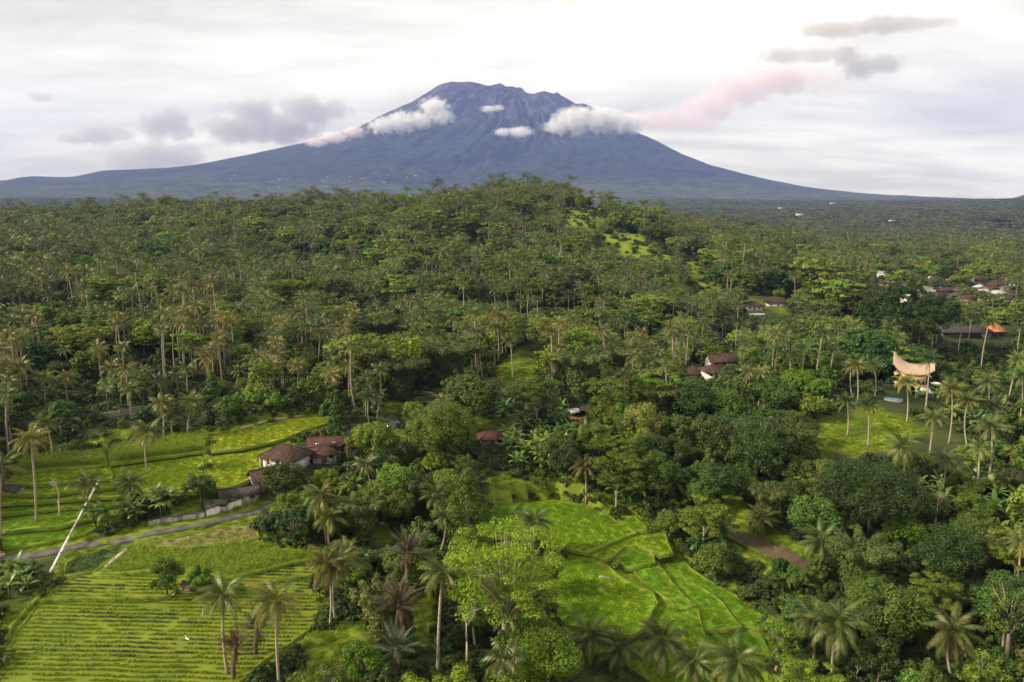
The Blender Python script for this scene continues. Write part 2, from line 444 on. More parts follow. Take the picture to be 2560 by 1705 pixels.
class MB:
    """collects pieces of one mesh: quads, tris, material slots, tint"""
    def __init__(s):
        s.V, s.Q, s.T, s.qt, s.tt, s.qm, s.tm, s.n = [], [], [], [], [], [], [], 0

    def add(s, V, Q=None, T=None, tint=0.5, m=0):
        V = np.asarray(V, float).reshape(-1, 3)
        if np.ndim(tint) and T is not None and len(T):
            nq = len(Q) if Q is not None else 0
            s.add(V, Q, None, tint[:nq], m)
            s.T.append(np.asarray(T, int).reshape(-1, 3) + s.n - len(V))
            s.tt.append(np.asarray(tint[nq:], float))
            s.tm.append(np.full(len(T), m))
            return s
        if Q is not None and len(Q):
            Q = np.asarray(Q, int).reshape(-1, 4)
            s.Q.append(Q + s.n)
            s.qt.append(np.broadcast_to(np.asarray(tint, float), (len(Q),)))
            s.qm.append(np.full(len(Q), m))
        if T is not None and len(T):
            T = np.asarray(T, int).reshape(-1, 3)
            s.T.append(T + s.n)
            s.tt.append(np.broadcast_to(np.asarray(tint, float), (len(T),)))
            s.tm.append(np.full(len(T), m))
        s.V.append(V)
        s.n += len(V)
        return s

    def box(s, lo, hi, m=0, rz=0.0, c=(0, 0)):
        x0, y0, z0 = lo
        x1, y1, z1 = hi
        V = np.array([(x0, y0, z0), (x1, y0, z0), (x1, y1, z0), (x0, y1, z0), (x0, y0, z1), (x1, y0, z1), (x1, y1, z1), (x0, y1, z1)], float)
        if rz:
            cc, ss = math.cos(rz), math.sin(rz)
            X, Y = V[:, 0] - c[0], V[:, 1] - c[1]
            V[:, 0], V[:, 1] = c[0] + X * cc - Y * ss, c[1] + X * ss + Y * cc
        return s.add(V, [(0, 3, 2, 1), (4, 5, 6, 7), (0, 1, 5, 4), (1, 2, 6, 5), (2, 3, 7, 6), (3, 0, 4, 7)], m=m)

    def tube(s, pts, radii, sides=6, m=0, tint=0.5, cap=True):
        pts = [Vector(p) for p in pts]
        ring = []
        prev = None
        for i, p in enumerate(pts):
            d = (pts[min(i + 1, len(pts) - 1)] - pts[max(i - 1, 0)])
            d = d.normalized() if d.length > 1e-9 else Vector((0, 0, 1))
            ref = prev if prev is not None else (Vector((1, 0, 0)) if abs(d.z) > 0.5 else Vector((0, 0, 1)))
            x = (ref - d * ref.dot(d)).normalized()
            prev = x
            y = d.cross(x)
            r = radii[i] if hasattr(radii, '__len__') else radii
            ring += [p + (x * math.cos(2 * math.pi * k / sides) + y * math.sin(2 * math.pi * k / sides)) * r for k in range(sides)]
        Q = [(i * sides + k, i * sides + (k + 1) % sides, (i + 1) * sides + (k + 1) % sides, (i + 1) * sides + k) for i in range(len(pts) - 1) for k in range(sides)]
        T = []
        if cap:
            a = len(ring)
            ring += [pts[0], pts[-1]]
            o = (len(pts) - 1) * sides
            T = [(a, (k + 1) % sides, k) for k in range(sides)] + [(a + 1, o + k, o + (k + 1) % sides) for k in range(sides)]
        return s.add([tuple(v) for v in ring], Q, T, tint=tint, m=m)

    def arrays(s):
        V = np.concatenate(s.V)
        Q = np.concatenate(s.Q) if s.Q else np.zeros((0, 4), int)
        T = np.concatenate(s.T) if s.T else np.zeros((0, 3), int)
        return V, Q, T, np.concatenate(s.qt + s.tt), np.concatenate(s.qm + s.tm)

    def mesh(s, name, mats, smooth=False):
        V, Q, T, ti, mi = s.arrays()
        return mesh_np(name, V, Q, T, mats, mi, ti, smooth)


def obj(name, me, parent=None, loc=(0, 0, 0), rot=(0, 0, 0), scale=(1, 1, 1)):
    o = bpy.data.objects.new(name, me)
    COL.objects.link(o)
    o.location, o.rotation_euler, o.scale = loc, rot, scale
    if parent is not None:
        o.parent = parent
    return o


def thing(name, label, cat, loc=(0, 0, 0), rz=0.0, group=None):
    o = obj(name, None, None, loc, (0, 0, rz))
    o.empty_display_size = 0.5
    return tag(o, label, cat, group)


def tag(o, label=None, cat=None, group=None, kind=None):
    for k, v in (('label', label), ('category', cat), ('group', group), ('kind', kind)):
        if v:
            o[k] = v
    return o


# ------------------------------------------------------------------ materials
MATS = {}


def newmat(name):
    m = bpy.data.materials.new(name)
    m.use_nodes = True
    m.node_tree.nodes.clear()
    MATS[name] = m
    return m, m.node_tree


def out_surface(t, sh):
    o = N(t, 'ShaderNodeOutputMaterial')
    L(t, sh, o.inputs['Surface'])
    return o


def rgb(t, c):
    n = N(t, 'ShaderNodeRGB')
    n.outputs[0].default_value = (*c, 1)
    return n.outputs[0]


def mix(t, fac, a, b, typ='MIX'):
    n = N(t, 'ShaderNodeMixRGB', blend_type=typ)
    for i, v in enumerate((fac, a, b)):
        if isinstance(v, (int, float)):
            n.inputs[i].default_value = v
        elif isinstance(v, tuple):
            n.inputs[i].default_value = (*v, 1)
        else:
            L(t, v, n.inputs[i])
    return n.outputs[0]


def mth(t, op, a, b=0.0, clamp=False):
    n = N(t, 'ShaderNodeMath', operation=op, use_clamp=clamp)
    for i, v in enumerate((a, b)):
        if isinstance(v, (int, float)):
            n.inputs[i].default_value = v
        else:
            L(t, v, n.inputs[i])
    return n.outputs[0]


def noise(t, scale, detail=4.0, rough=0.55, coord='Object', stretch=None):
    c = N(t, 'ShaderNodeTexCoord')
    n = N(t, 'ShaderNodeTexNoise')
    n.inputs['Scale'].default_value = scale
    n.inputs['Detail'].default_value = detail
    n.inputs['Roughness'].default_value = rough
    src = c.outputs[coord]
    if stretch:
        mp = N(t, 'ShaderNodeMapping')
        mp.inputs['Scale'].default_value = stretch
        L(t, src, mp.inputs[0])
        src = mp.outputs[0]
    L(t, src, n.inputs['Vector'])
    return n.outputs[0]


def sstep(t, v, lo, hi):
    n = N(t, 'ShaderNodeMapRange', interpolation_type='SMOOTHSTEP')
    n.inputs['From Min'].default_value = lo
    n.inputs['From Max'].default_value = hi
    L(t, v, n.inputs['Value'])
    return n.outputs[0]


def principled(t, col, rough=0.7, spec=0.3, metal=0.0):
    p = N(t, 'ShaderNodeBsdfPrincipled')
    p.inputs['Roughness'].default_value = rough
    p.inputs['Specular IOR Level'].default_value = spec
    p.inputs['Metallic'].default_value = metal
    if isinstance(col, tuple):
        p.inputs['Base Color'].default_value = (*col, 1)
    else:
        L(t, col, p.inputs['Base Color'])
    return p


def foliage(name, a, b, trans=0.28, rough=0.55, spec=0.25, var=0.35):
    m, t = newmat(name)
    at = N(t, 'ShaderNodeAttribute', attribute_name='tint')
    oi = N(t, 'ShaderNodeObjectInfo')
    f = mth(t, 'ADD', mth(t, 'MULTIPLY', at.outputs['Fac'], 0.65), mth(t, 'MULTIPLY', oi.outputs['Random'], 0.35), True)
    c = mix(t, f, a, b)
    hs = N(t, 'ShaderNodeHueSaturation')
    L(t, c, hs.inputs['Color'])
    rnd2 = mth(t, 'FRACT', mth(t, 'MULTIPLY', oi.outputs['Random'], 17.31))
    L(t, mth(t, 'ADD', mth(t, 'MULTIPLY', rnd2, 0.045), 0.478), hs.inputs['Hue'])
    rnd3 = mth(t, 'FRACT', mth(t, 'MULTIPLY', oi.outputs['Random'], 41.7))
    L(t, mth(t, 'ADD', mth(t, 'MULTIPLY', rnd3, 2 * var), 1 - var), hs.inputs['Value'])
    c = mix(t, 1.0, hs.outputs[0], oi.outputs['Color'], 'MULTIPLY')
    p = principled(t, c, rough, spec)
    tr = N(t, 'ShaderNodeBsdfTranslucent')
    L(t, mix(t, 1.0, c, (1.15, 1.15, 0.55), 'MULTIPLY'), tr.inputs['Color'])
    ms = N(t, 'ShaderNodeMixShader')
    ms.inputs[0].default_value = trans
    L(t, p.outputs[0], ms.inputs[1])
    L(t, tr.outputs[0], ms.inputs[2])
    out_surface(t, ms.outputs[0])
    return m


def plain(name, a, b, scale=3.0, rough=0.8, spec=0.25, bump=0.0, stretch=None, objcol=False, metal=0.0, lo=.35, hi=.65):
    m, t = newmat(name)
    n = noise(t, scale, 6, 0.6, 'Object', stretch)
    c = mix(t, sstep(t, n, lo, hi), a, b)
    if objcol:
        oi = N(t, 'ShaderNodeObjectInfo')
        c = mix(t, 1.0, c, oi.outputs['Color'], 'MULTIPLY')
    p = principled(t, c, rough, spec, metal)
    if bump:
        bp = N(t, 'ShaderNodeBump')
        bp.inputs['Strength'].default_value = bump
        bp.inputs['Distance'].default_value = 0.05
        L(t, noise(t, scale * 4, 5, 0.6, 'Object', stretch), bp.inputs['Height'])
        L(t, bp.outputs[0], p.inputs['Normal'])
    out_surface(t, p.outputs[0])
    return m


M_BROAD = foliage('leaf_broad', (0.022, 0.048, 0.011), (0.082, 0.138, 0.021), 0.22, var=.45)
M_LIGHT = foliage('leaf_light', (0.060, 0.105, 0.014), (0.165, 0.220, 0.024), 0.30, var=.40)
M_PALM = foliage('leaf_palm', (0.052, 0.084, 0.016), (0.200, 0.190, 0.052), 0.22, 0.45, 0.35)
M_SUGAR = foliage('leaf_sugar_palm', (0.030, 0.028, 0.018), (0.110, 0.085, 0.055), 0.12, 0.5, 0.3)
M_BANANA = foliage('leaf_banana', (0.055, 0.105, 0.020), (0.150, 0.215, 0.045), 0.30, 0.42, 0.4)
M_BAMBOO = foliage('leaf_bamboo', (0.042, 0.062, 0.016), (0.120, 0.140, 0.040), 0.25)
M_SHRUB = foliage('leaf_shrub', (0.020, 0.040, 0.010), (0.076, 0.120, 0.020), 0.24, var=.45)  # greens lowered so the undergrowth carries deep under-canopy shade in its colour
M_RICE = foliage('leaf_rice', (0.085, 0.180, 0.005), (0.165, 0.265, 0.008), 0.38, var=0.12)
M_CROP = foliage('leaf_crop', (0.130, 0.200, 0.008), (0.220, 0.280, 0.012), 0.38, var=0.08)
M_DRYLEAF = foliage('leaf_dry', (0.10, 0.070, 0.035), (0.24, 0.17, 0.09), 0.15)
M_BARK = plain('bark_pale', (0.20, 0.165, 0.125), (0.36, 0.31, 0.25), 2.5, 0.9, 0.1, 0.4, (1, 1, 6), True)
M_BARKD = plain('bark_dark', (0.060, 0.048, 0.035), (0.13, 0.105, 0.08), 3.0, 0.9, 0.1, 0.4, (2, 2, 0.6), True)
M_BARKM = plain('bark_mid', (0.10, 0.085, 0.06), (0.20, 0.17, 0.13), 2.5, 0.9, 0.1)
M_PALMF = foliage('leaf_palm_far', (0.044, 0.076, 0.016), (0.150, 0.160, 0.040), 0.22, 0.5, 0.3)
M_GROVE = foliage('leaf_grove', (0.042, 0.060, 0.028), (0.115, 0.132, 0.062), 0.2, var=.5)
M_NUT = plain('coconut', (0.10, 0.085, 0.02), (0.19, 0.12, 0.03), 4.0, 0.6)

# ground: forest floor with meadow where the land is cleared
mg, t = newmat('ground_cover')
at = N(t, 'ShaderNodeAttribute', attribute_name='open')
nz = noise(t, 0.05, 8, 0.6)
nz2 = noise(t, 0.9, 6, 0.65)
ff = mix(t, sstep(t, nz, .35, .65), (0.018, 0.026, 0.010), (0.036, 0.050, 0.015))  # floor tones darkened, deep shade under the trees put into the colour
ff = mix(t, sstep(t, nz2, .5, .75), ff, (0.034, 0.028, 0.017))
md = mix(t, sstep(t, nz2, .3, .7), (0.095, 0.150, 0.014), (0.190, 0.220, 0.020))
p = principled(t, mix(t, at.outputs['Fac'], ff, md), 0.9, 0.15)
bp = N(t, 'ShaderNodeBump')
bp.inputs['Strength'].default_value = 0.6
bp.inputs['Distance'].default_value = 0.25
L(t, noise(t, 2.2, 6, 0.7), bp.inputs['Height'])
L(t, bp.outputs[0], p.inputs['Normal'])
out_surface(t, p.outputs[0])


def field_mat(name, a, b, c3, s1=0.12, s2=1.4):
    m, t = newmat(name)
    k1 = noise(t, s1, 5, 0.6)
    k2 = noise(t, s2, 6, 0.7)
    c = mix(t, sstep(t, k1, .35, .65), a, b)
    c = mix(t, mth(t, 'MULTIPLY', sstep(t, k2, .50, .75), 0.7), c, c3)
    p = principled(t, c, 0.85, 0.2)
    bp = N(t, 'ShaderNodeBump')
    bp.inputs['Strength'].default_value = 0.7
    bp.inputs['Distance'].default_value = 0.12
    L(t, noise(t, 5.0, 5, 0.7), bp.inputs['Height'])
    L(t, bp.outputs[0], p.inputs['Normal'])
    out_surface(t, p.outputs[0])
    return m


FM = {
    'rows': field_mat('field_rows', (0.095, 0.135, 0.010), (0.150, 0.180, 0.012), (0.110, 0.085, 0.028)),
    'maize': field_mat('field_maize', (0.081, 0.132, 0.011), (0.109, 0.156, 0.012), (0.092, 0.084, 0.021)),
    'dry': field_mat('field_dry', (0.130, 0.130, 0.042), (0.190, 0.165, 0.070), (0.105, 0.120, 0.030)),
    'vine': field_mat('field_vine', (0.050, 0.095, 0.020), (0.075, 0.125, 0.022), (0.050, 0.060, 0.020)),
    'grass': field_mat('field_grass', (0.098, 0.174, 0.009), (0.138, 0.216, 0.011), (0.081, 0.108, 0.011)),
    'ricey': field_mat('field_ricey', (0.149, 0.216, 0.011), (0.218, 0.270, 0.012), (0.127, 0.150, 0.012)),
    'ripe': field_mat('field_ripe', (0.196, 0.240, 0.012), (0.276, 0.282, 0.015), (0.149, 0.174, 0.012)),
    'tallrow': field_mat('field_tallrow', (0.098, 0.180, 0.011), (0.149, 0.240, 0.012), (0.069, 0.096, 0.011)),
    'rice': field_mat('field_rice', (0.081, 0.174, 0.007), (0.109, 0.216, 0.009), (0.086, 0.132, 0.009)),
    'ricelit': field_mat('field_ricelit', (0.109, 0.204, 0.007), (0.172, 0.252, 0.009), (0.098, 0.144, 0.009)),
    'soil': field_mat('field_soil', (0.058, 0.042, 0.027), (0.088, 0.064, 0.040), (0.055, 0.052, 0.024)),
}
M_RISER = field_mat('field_riser', (0.038, 0.058, 0.012), (0.062, 0.080, 0.014), (0.050, 0.040, 0.018), 0.4, 2.0)
M_BUND = field_mat('field_bund', (0.090, 0.135, 0.012), (0.150, 0.180, 0.018), (0.065, 0.080, 0.016), 0.3, 2.0)
M_ROAD = plain('road_asphalt', (0.055, 0.050, 0.047), (0.115, 0.100, 0.092), 0.5, 0.55, 0.4, 0.2)
M_CONC = plain('concrete_stained', (0.13, 0.115, 0.10), (0.42, 0.39, 0.37), 0.9, 0.85, 0.2, 0.2, (1, 1, 0.35))
M_WHITE = plain('wall_white', (0.50, 0.46, 0.43), (0.72, 0.68, 0.64), 1.2, 0.8, 0.2)
M_PINK = plain('wall_pink', (0.52, 0.33, 0.24), (0.68, 0.47, 0.36), 1.2, 0.8, 0.2)
M_WALLD = plain('wall_weathered', (0.10, 0.085, 0.072), (0.22, 0.185, 0.155), 0.6, 0.85, 0.2)
M_TAN = plain('wall_tan_wood', (0.42, 0.24, 0.10), (0.62, 0.38, 0.18), 1.5, 0.65, 0.3, 0.1, (1, 1, 5))
M_THATCH = plain('roof_shingle_tan', (0.27, 0.195, 0.150), (0.39, 0.295, 0.235), 1.2, 0.9, 0.15, 0.5, (6, 6, 1.2))
M_DARK = plain('opening_shade', (0.012, 0.011, 0.011), (0.03, 0.028, 0.025), 2.0, 0.5, 0.4)  # near-black wall colour stands in for the shade of open interiors
M_GLASS = plain('window_glass', (0.03, 0.04, 0.05), (0.05, 0.06, 0.075), 1.0, 0.08, 0.6)
M_WOOD = plain('wood_brown', (0.085, 0.050, 0.030), (0.16, 0.10, 0.06), 3.0, 0.75, 0.25, 0.2, (1, 1, 5))
M_BRICK = plain('brick_orange', (0.34, 0.15, 0.08), (0.45, 0.22, 0.13), 6.0, 0.85, 0.2)
M_METAL = plain('metal_sheet', (0.30, 0.30, 0.31), (0.48, 0.48, 0.49), 1.5, 0.5, 0.4, 0.0, (6, 1, 1), False, 0.3)
M_PIPE = plain('pipe_white', (0.55, 0.52, 0.48), (0.78, 0.76, 0.73), 1.0, 0.6, 0.3, 0.0, None)
M_PIPEB = plain('pipe_bare', (0.22, 0.17, 0.13), (0.45, 0.40, 0.35), 1.5, 0.7, 0.3)
M_FEATHER = plain('feather_white', (0.78, 0.77, 0.75), (0.85, 0.84, 0.82), 8.0, 0.8)
M_CLOTHD = plain('cloth_dark', (0.03, 0.025, 0.02), (0.06, 0.05, 0.04), 8.0, 0.9)
M_CLOTHO = plain('cloth_orange', (0.55, 0.22, 0.12), (0.65, 0.32, 0.20), 8.0, 0.9)
M_SKIN = plain('skin', (0.30, 0.18, 0.12), (0.36, 0.22, 0.15), 8.0, 0.6)
M_CANVAS = plain('canvas_white', (0.72, 0.66, 0.62), (0.82, 0.77, 0.73), 2.0, 0.8)
M_STONE = plain('stone_grey', (0.18, 0.16, 0.14), (0.36, 0.33, 0.30), 2.0, 0.9, 0.2, 0.4)
M_BLACK = plain('rubber_black', (0.015, 0.015, 0.016), (0.03, 0.03, 0.03), 4.0, 0.6)
M_PATH = plain('path_earth', (0.30, 0.22, 0.14), (0.42, 0.33, 0.22), 1.5, 0.9, 0.1)
M_BANK = plain('bank_earth', (0.070, 0.040, 0.022), (0.14, 0.075, 0.045), 0.8, 0.95, 0.1, 0.5)
M_FLAME = plain('flower_orange', (0.62, 0.20, 0.03), (0.75, 0.32, 0.05), 4.0, 0.7)


def roofmat(name, a, b):
    m, t = newmat(name)
    n = noise(t, 1.1, 6, 0.65)
    c = mix(t, sstep(t, n, .35, .68), a, b)
    p = principled(t, c, 0.8, 0.2)
    tcn = N(t, 'ShaderNodeTexCoord')
    w1 = N(t, 'ShaderNodeTexWave', wave_type='BANDS', bands_direction='Z')
    w1.inputs['Scale'].default_value = 2.2
    L(t, tcn.outputs['Object'], w1.inputs[0])
    w2 = N(t, 'ShaderNodeTexWave', wave_type='BANDS', bands_direction='X')
    w2.inputs['Scale'].default_value = 1.6
    L(t, tcn.outputs['Object'], w2.inputs[0])
    bp = N(t, 'ShaderNodeBump')
    bp.inputs['Strength'].default_value = 0.6
    bp.inputs['Distance'].default_value = 0.08
    L(t, mth(t, 'ADD', w1.outputs[1], w2.outputs[1]), bp.inputs['Height'])
    L(t, bp.outputs[0], p.inputs['Normal'])
    out_surface(t, p.outputs[0])
    return m


M_RBROWN = roofmat('roof_tile_brown', (0.034, 0.020, 0.017), (0.080, 0.046, 0.036))
M_RGREY = roofmat('roof_tile_grey', (0.038, 0.032, 0.029), (0.085, 0.072, 0.064))
M_RRED = roofmat('roof_tile_red', (0.050, 0.025, 0.020), (0.092, 0.042, 0.032))
M_RORANGE = roofmat('roof_tile_orange', (0.34, 0.12, 0.055), (0.46, 0.18, 0.09))
M_RDARK = roofmat('roof_tile_dark', (0.030, 0.028, 0.028), (0.070, 0.060, 0.055))

mw, t = newmat('pond_water')
p = principled(t, (0.035, 0.045, 0.030), 0.06, 0.5)
bp = N(t, 'ShaderNodeBump')
bp.inputs['Strength'].default_value = 0.15
bp.inputs['Distance'].default_value = 0.02
L(t, noise(t, 3.0, 3, 0.5), bp.inputs['Height'])
L(t, bp.outputs[0], p.inputs['Normal'])
out_surface(t, p.outputs[0])
mp_, t = newmat('pool_water')
p = principled(t, (0.16, 0.34, 0.45), 0.25, 0.3)
out_surface(t, p.outputs[0])

# ------------------------------------------------------------------ ground sheet
na, nr = len(AZ), len(LR)
Vg = np.stack([GX, GY, GZ], -1).reshape(-1, 3)
ii, jj = np.meshgrid(np.arange(na - 1), np.arange(nr - 1), indexing='ij')
a0 = (ii * nr + jj).ravel()
Qg = np.stack([a0, a0 + 1, a0 + nr + 1, a0 + nr], -1)
gm = mesh_np('ground', Vg, Qg[:, ::-1], None, [mg], None, None, True)
gpx, gpy, gD = project(Vg)
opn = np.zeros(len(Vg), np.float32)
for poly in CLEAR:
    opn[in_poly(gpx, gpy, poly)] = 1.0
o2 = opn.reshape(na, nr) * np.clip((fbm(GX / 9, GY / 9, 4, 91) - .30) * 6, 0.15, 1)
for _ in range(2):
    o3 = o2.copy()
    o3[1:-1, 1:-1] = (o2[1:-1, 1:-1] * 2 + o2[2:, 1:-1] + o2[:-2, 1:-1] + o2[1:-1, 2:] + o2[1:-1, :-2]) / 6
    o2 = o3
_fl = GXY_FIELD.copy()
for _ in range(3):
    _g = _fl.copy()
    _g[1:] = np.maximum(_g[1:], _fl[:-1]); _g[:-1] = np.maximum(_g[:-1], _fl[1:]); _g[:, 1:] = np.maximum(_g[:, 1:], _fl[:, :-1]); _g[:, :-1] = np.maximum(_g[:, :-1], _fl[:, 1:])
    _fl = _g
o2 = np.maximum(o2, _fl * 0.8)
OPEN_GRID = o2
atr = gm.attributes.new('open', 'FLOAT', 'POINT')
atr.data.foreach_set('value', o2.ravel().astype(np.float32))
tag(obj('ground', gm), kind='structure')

# ------------------------------------------------------------------ the volcano
D0 = 14200.0
SILH = [(-400, 500), (-150, 486), (0, 470), (100, 463), (205, 455), (228, 447), (250, 452), (310, 447), (360, 432), (400, 430), (480, 424), (540, 415), (640, 392), (750, 366), (830, 346), (900, 322), (930, 306), (1000, 270), (1030, 255), (1060, 238), (1085, 225),
        (1105, 214), (1127, 206), (1150, 205.5), (1165, 204), (1185, 208), (1200, 211), (1240, 212), (1252, 209), (1260, 218), (1290, 218), (1304, 221), (1318, 232), (1335, 235), (1365, 228), (1388, 235), (1393, 230), (1405, 240), (1425, 252), (1443, 264), (1460, 261), (1490, 275),
        (1530, 310), (1580, 332), (1640, 358), (1700, 388), (1780, 418), (1850, 440), (1920, 458), (2000, 475), (2100, 488), (2200, 496), (2300, 502), (2400, 506), (2560, 511), (2900, 524)]
VX0 = float(at_depth(1290, 215, D0)[0])
VY0 = float(at_depth(1290, 215, D0)[1])
sl = np.array([at_depth(x, y, D0) for x, y in SILH])
sr = sl[:, 0] - VX0
Lr, Lz = -sr[sr <= 0][::-1], sl[sr <= 0, 2][::-1]
Rr, Rz = sr[sr >= 0], sl[sr >= 0, 2]
Fr = np.array([0, 300, 700, 1100, 1600, 2200, 2800, 3500, 4500, 5500, 6500, 7500, 8500, 9500, 11000, 15000])
Fz = np.array([2430, 2330, 2120, 1880, 1580, 1270, 1010, 770, 540, 385, 275, 200, 140, 80, -60, -200])


def volcano_z(X, Y):
    dx, dy = X - VX0, Y - VY0
    r = np.hypot(dx, dy)
    th = np.arctan2(dy, dx)
    c = np.where(r > 1, dx / np.maximum(r, 1), 0)
    zl, zr, zf = np.interp(r, Lr, Lz), np.interp(r, Rr, Rz), np.interp(r, Fr, Fz)
    side = np.where(c < 0, zl, zr)
    w = np.abs(c) ** 2.2
    z = side * w + zf * (1 - w)
    wob = (fbm(dx / 1500, dy / 1500, 3, 9) - .5) * 0.55
    tt = th + wob
    rd = 0
    for k, (fq, am) in enumerate(((9, 1.0), (23, .7), (51, .45), (111, .28))):
        nn = np.abs(vnoise(tt * fq / 2 + 50, np.log(r + 300) * 2.0 + k * 7, 31 + k) - .5) * 2
        rd = rd + am * (nn - .45)
    amp = np.interp(r, [0, 400, 1200, 2500, 4500, 7000, 9500], [20, 90, 230, 190, 95, 40, 10]) * (1 - 0.86 * w)
    z = z + rd * amp + (fbm(dx / 260, dy / 260, 4, 77) - .5) * np.interp(r, [0, 1500, 3000, 8000], [90, 80, 34, 12]) * (1 - np.interp(r, [0, 1500, 2600], [.1, .35, .7]) * w)
    return z


nth, nrr = 560, 250
th = np.linspace(-math.pi, math.pi, nth, endpoint=False)
th = th + 0.55 * np.sin(2 * (th + math.pi / 2)) * 0
rr = np.concatenate([[0.5], np.cumsum(np.linspace(22, 108, nrr - 1))])
rr = rr / rr[-1] * 14500
T2, R2 = np.meshgrid(th, rr, indexing='ij')
back = np.clip(np.sin(T2), 0, 1)
R2 = np.minimum(R2, 14500 * (1 - back) + 4200 * back)
VXg, VYg = VX0 + R2 * np.cos(T2), VY0 + R2 * np.sin(T2)
VZg = volcano_z(VXg, VYg) - np.clip((R2 - 13500) / 1000, 0, 1) * 300
Vv = np.stack([VXg, VYg, VZg], -1).reshape(-1, 3)
ii, jj = np.meshgrid(np.arange(nth), np.arange(nrr - 1), indexing='ij')
a0 = (ii * nrr + jj).ravel()
b0 = (((ii + 1) % nth) * nrr + jj).ravel()
mv, t = newmat('volcano_slopes')
geo = N(t, 'ShaderNodeNewGeometry')
sep = N(t, 'ShaderNodeSeparateXYZ')
L(t, geo.outputs['Position'], sep.inputs[0])
nv = noise(t, 0.0022, 8, 0.62, 'Object')
nv2 = noise(t, 0.0065, 10, 0.68, 'Object')
nv3 = noise(t, 0.0010, 6, 0.6, 'Object')
forest = mix(t, sstep(t, nv2, .38, .64), (0.008, 0.014, 0.010), (0.034, 0.044, 0.026))
rock = mix(t, sstep(t, nv2, .38, .64), (0.022, 0.021, 0.024), (0.075, 0.068, 0.072))
low = mix(t, sstep(t, nv2, .40, .62), (0.028, 0.038, 0.024), (0.070, 0.080, 0.048))
hgt = mth(t, 'ADD', sep.outputs[2], mth(t, 'MULTIPLY', mth(t, 'SUBTRACT', nv, 0.5), 1500.0))
c = mix(t, sstep(t, hgt, 1350, 1950), forest, rock)
c = mix(t, sstep(t, mth(t, 'ADD', sep.outputs[2], mth(t, 'MULTIPLY', mth(t, 'SUBTRACT', nv3, 0.5), 900.0)), 650, 250), c, low)
p = principled(t, c, 0.95, 0.05)
bp = N(t, 'ShaderNodeBump')
bp.inputs['Strength'].default_value = 1.0
bp.inputs['Distance'].default_value = 22.0
L(t, noise(t, 0.008, 9, 0.65, 'Object'), bp.inputs['Height'])
L(t, bp.outputs[0], p.inputs['Normal'])
out_surface(t, p.outputs[0])
vm = mesh_np('volcano', Vv, np.stack([a0, b0, b0 + 1, a0 + 1], -1)[:, ::-1], None, [mv], None, None, True)
vo = obj('volcano', vm)
tag(vo, 'blue hazy volcano with jagged summit rising behind the wooded hills', 'volcano', None, 'structure')

# far hill at the right edge of the horizon
hx, hy, _z = at_depth(2660, 500, 7600)
gx, gy = np.meshgrid(np.linspace(-1700, 1700, 70), np.linspace(-1400, 1400, 60), indexing='ij')
hz = 330 * np.exp(-(gx / 800) ** 2 - (gy / 700) ** 2) + (fbm(gx / 200, gy / 200, 4, 4) - .5) * 40 * np.exp(-(gx / 1200) ** 2 - (gy / 1000) ** 2)
a0 = (np.arange(69)[:, None] * 60 + np.arange(59)[None]).ravel()
tag(obj('hill', mesh_np('hill', np.stack([gx + hx, gy + hy, hz - 20], -1).reshape(-1, 3), np.stack([a0, a0 + 60, a0 + 61, a0 + 1], -1), None, [mv], None, None, True)), kind='structure')

# ------------------------------------------------------------------ field sheets with banks
FIELD_W = []
for nm, kd, z, poly in FIELDS:
    P = [on_plane(x, y, z)[:2] for x, y in poly]
    # finer, slightly irregular outline
    pts = []
    for i in range(len(P)):
        a, b = P[i], P[(i + 1) % len(P)]
        n = max(1, int(np.hypot(*(b - a)) / 2.2))
        for k in range(n):
            q = a + (b - a) * k / n
            d = np.array([-(b - a)[1], (b - a)[0]]) / (np.hypot(*(b - a)) + 1e-6)
            pts.append(q + d * (vnoise(q[0] / 2.5, q[1] / 2.5, 8) - .5) * 0.8 * (0 if k == 0 else 1))
    bm = bmesh.new()
    vs = [bm.verts.new((p[0], p[1], z)) for p in pts]
    lo = [bm.verts.new((p[0] + (p[0] - P[0][0]) * 0, p[1], z - 2.6)) for p in pts]
    n = len(vs)
    for i in range(n):
        bm.faces.new((lo[i], lo[(i + 1) % n], vs[(i + 1) % n], vs[i]))
    f = bm.faces.new(vs)
    bmesh.ops.triangulate(bm, faces=[f])
    bmesh.ops.recalc_face_normals(bm, faces=bm.faces)
    me = bpy.data.meshes.new(nm)
    bm.to_mesh(me)
    bm.free()
    me.materials.append(FM[kd])
    me.materials.append(M_RISER)
    for p_ in me.polygons:
        if abs(p_.normal.z) < .5:
            p_.material_index = 1
    fo = tag(obj(nm, me), kind='structure')
    pa_ = np.array(pts)
    dn = np.roll(pa_, -1, 0) - np.roll(pa_, 1, 0)
    dn = np.stack([-dn[:, 1], dn[:, 0]], -1) / (np.hypot(dn[:, 0], dn[:, 1])[:, None] + 1e-6)
    nb = len(pa_)
    hgt2 = .10 + .14 * vnoise(np.arange(nb) * .9, np.zeros(nb), 5)
    Vb = np.concatenate([np.c_[pa_ - dn * .30, np.full(nb, z - .5)], np.c_[pa_ - dn * .12, z + hgt2], np.c_[pa_ + dn * .12, z + hgt2], np.c_[pa_ + dn * .32, np.full(nb, z - .5)]])
    ib = np.arange(nb)
    Qb = np.concatenate([np.stack([ib + r_ * nb, (ib + 1) % nb + r_ * nb, (ib + 1) % nb + (r_ + 1) * nb, ib + (r_ + 1) * nb], -1) for r_ in range(3)])
    if kd != 'soil':
        obj('bund', mesh_np('bund', Vb, Qb, None, [M_BUND]), fo)
    FIELD_W.append((nm, kd, z, np.array(pts)))


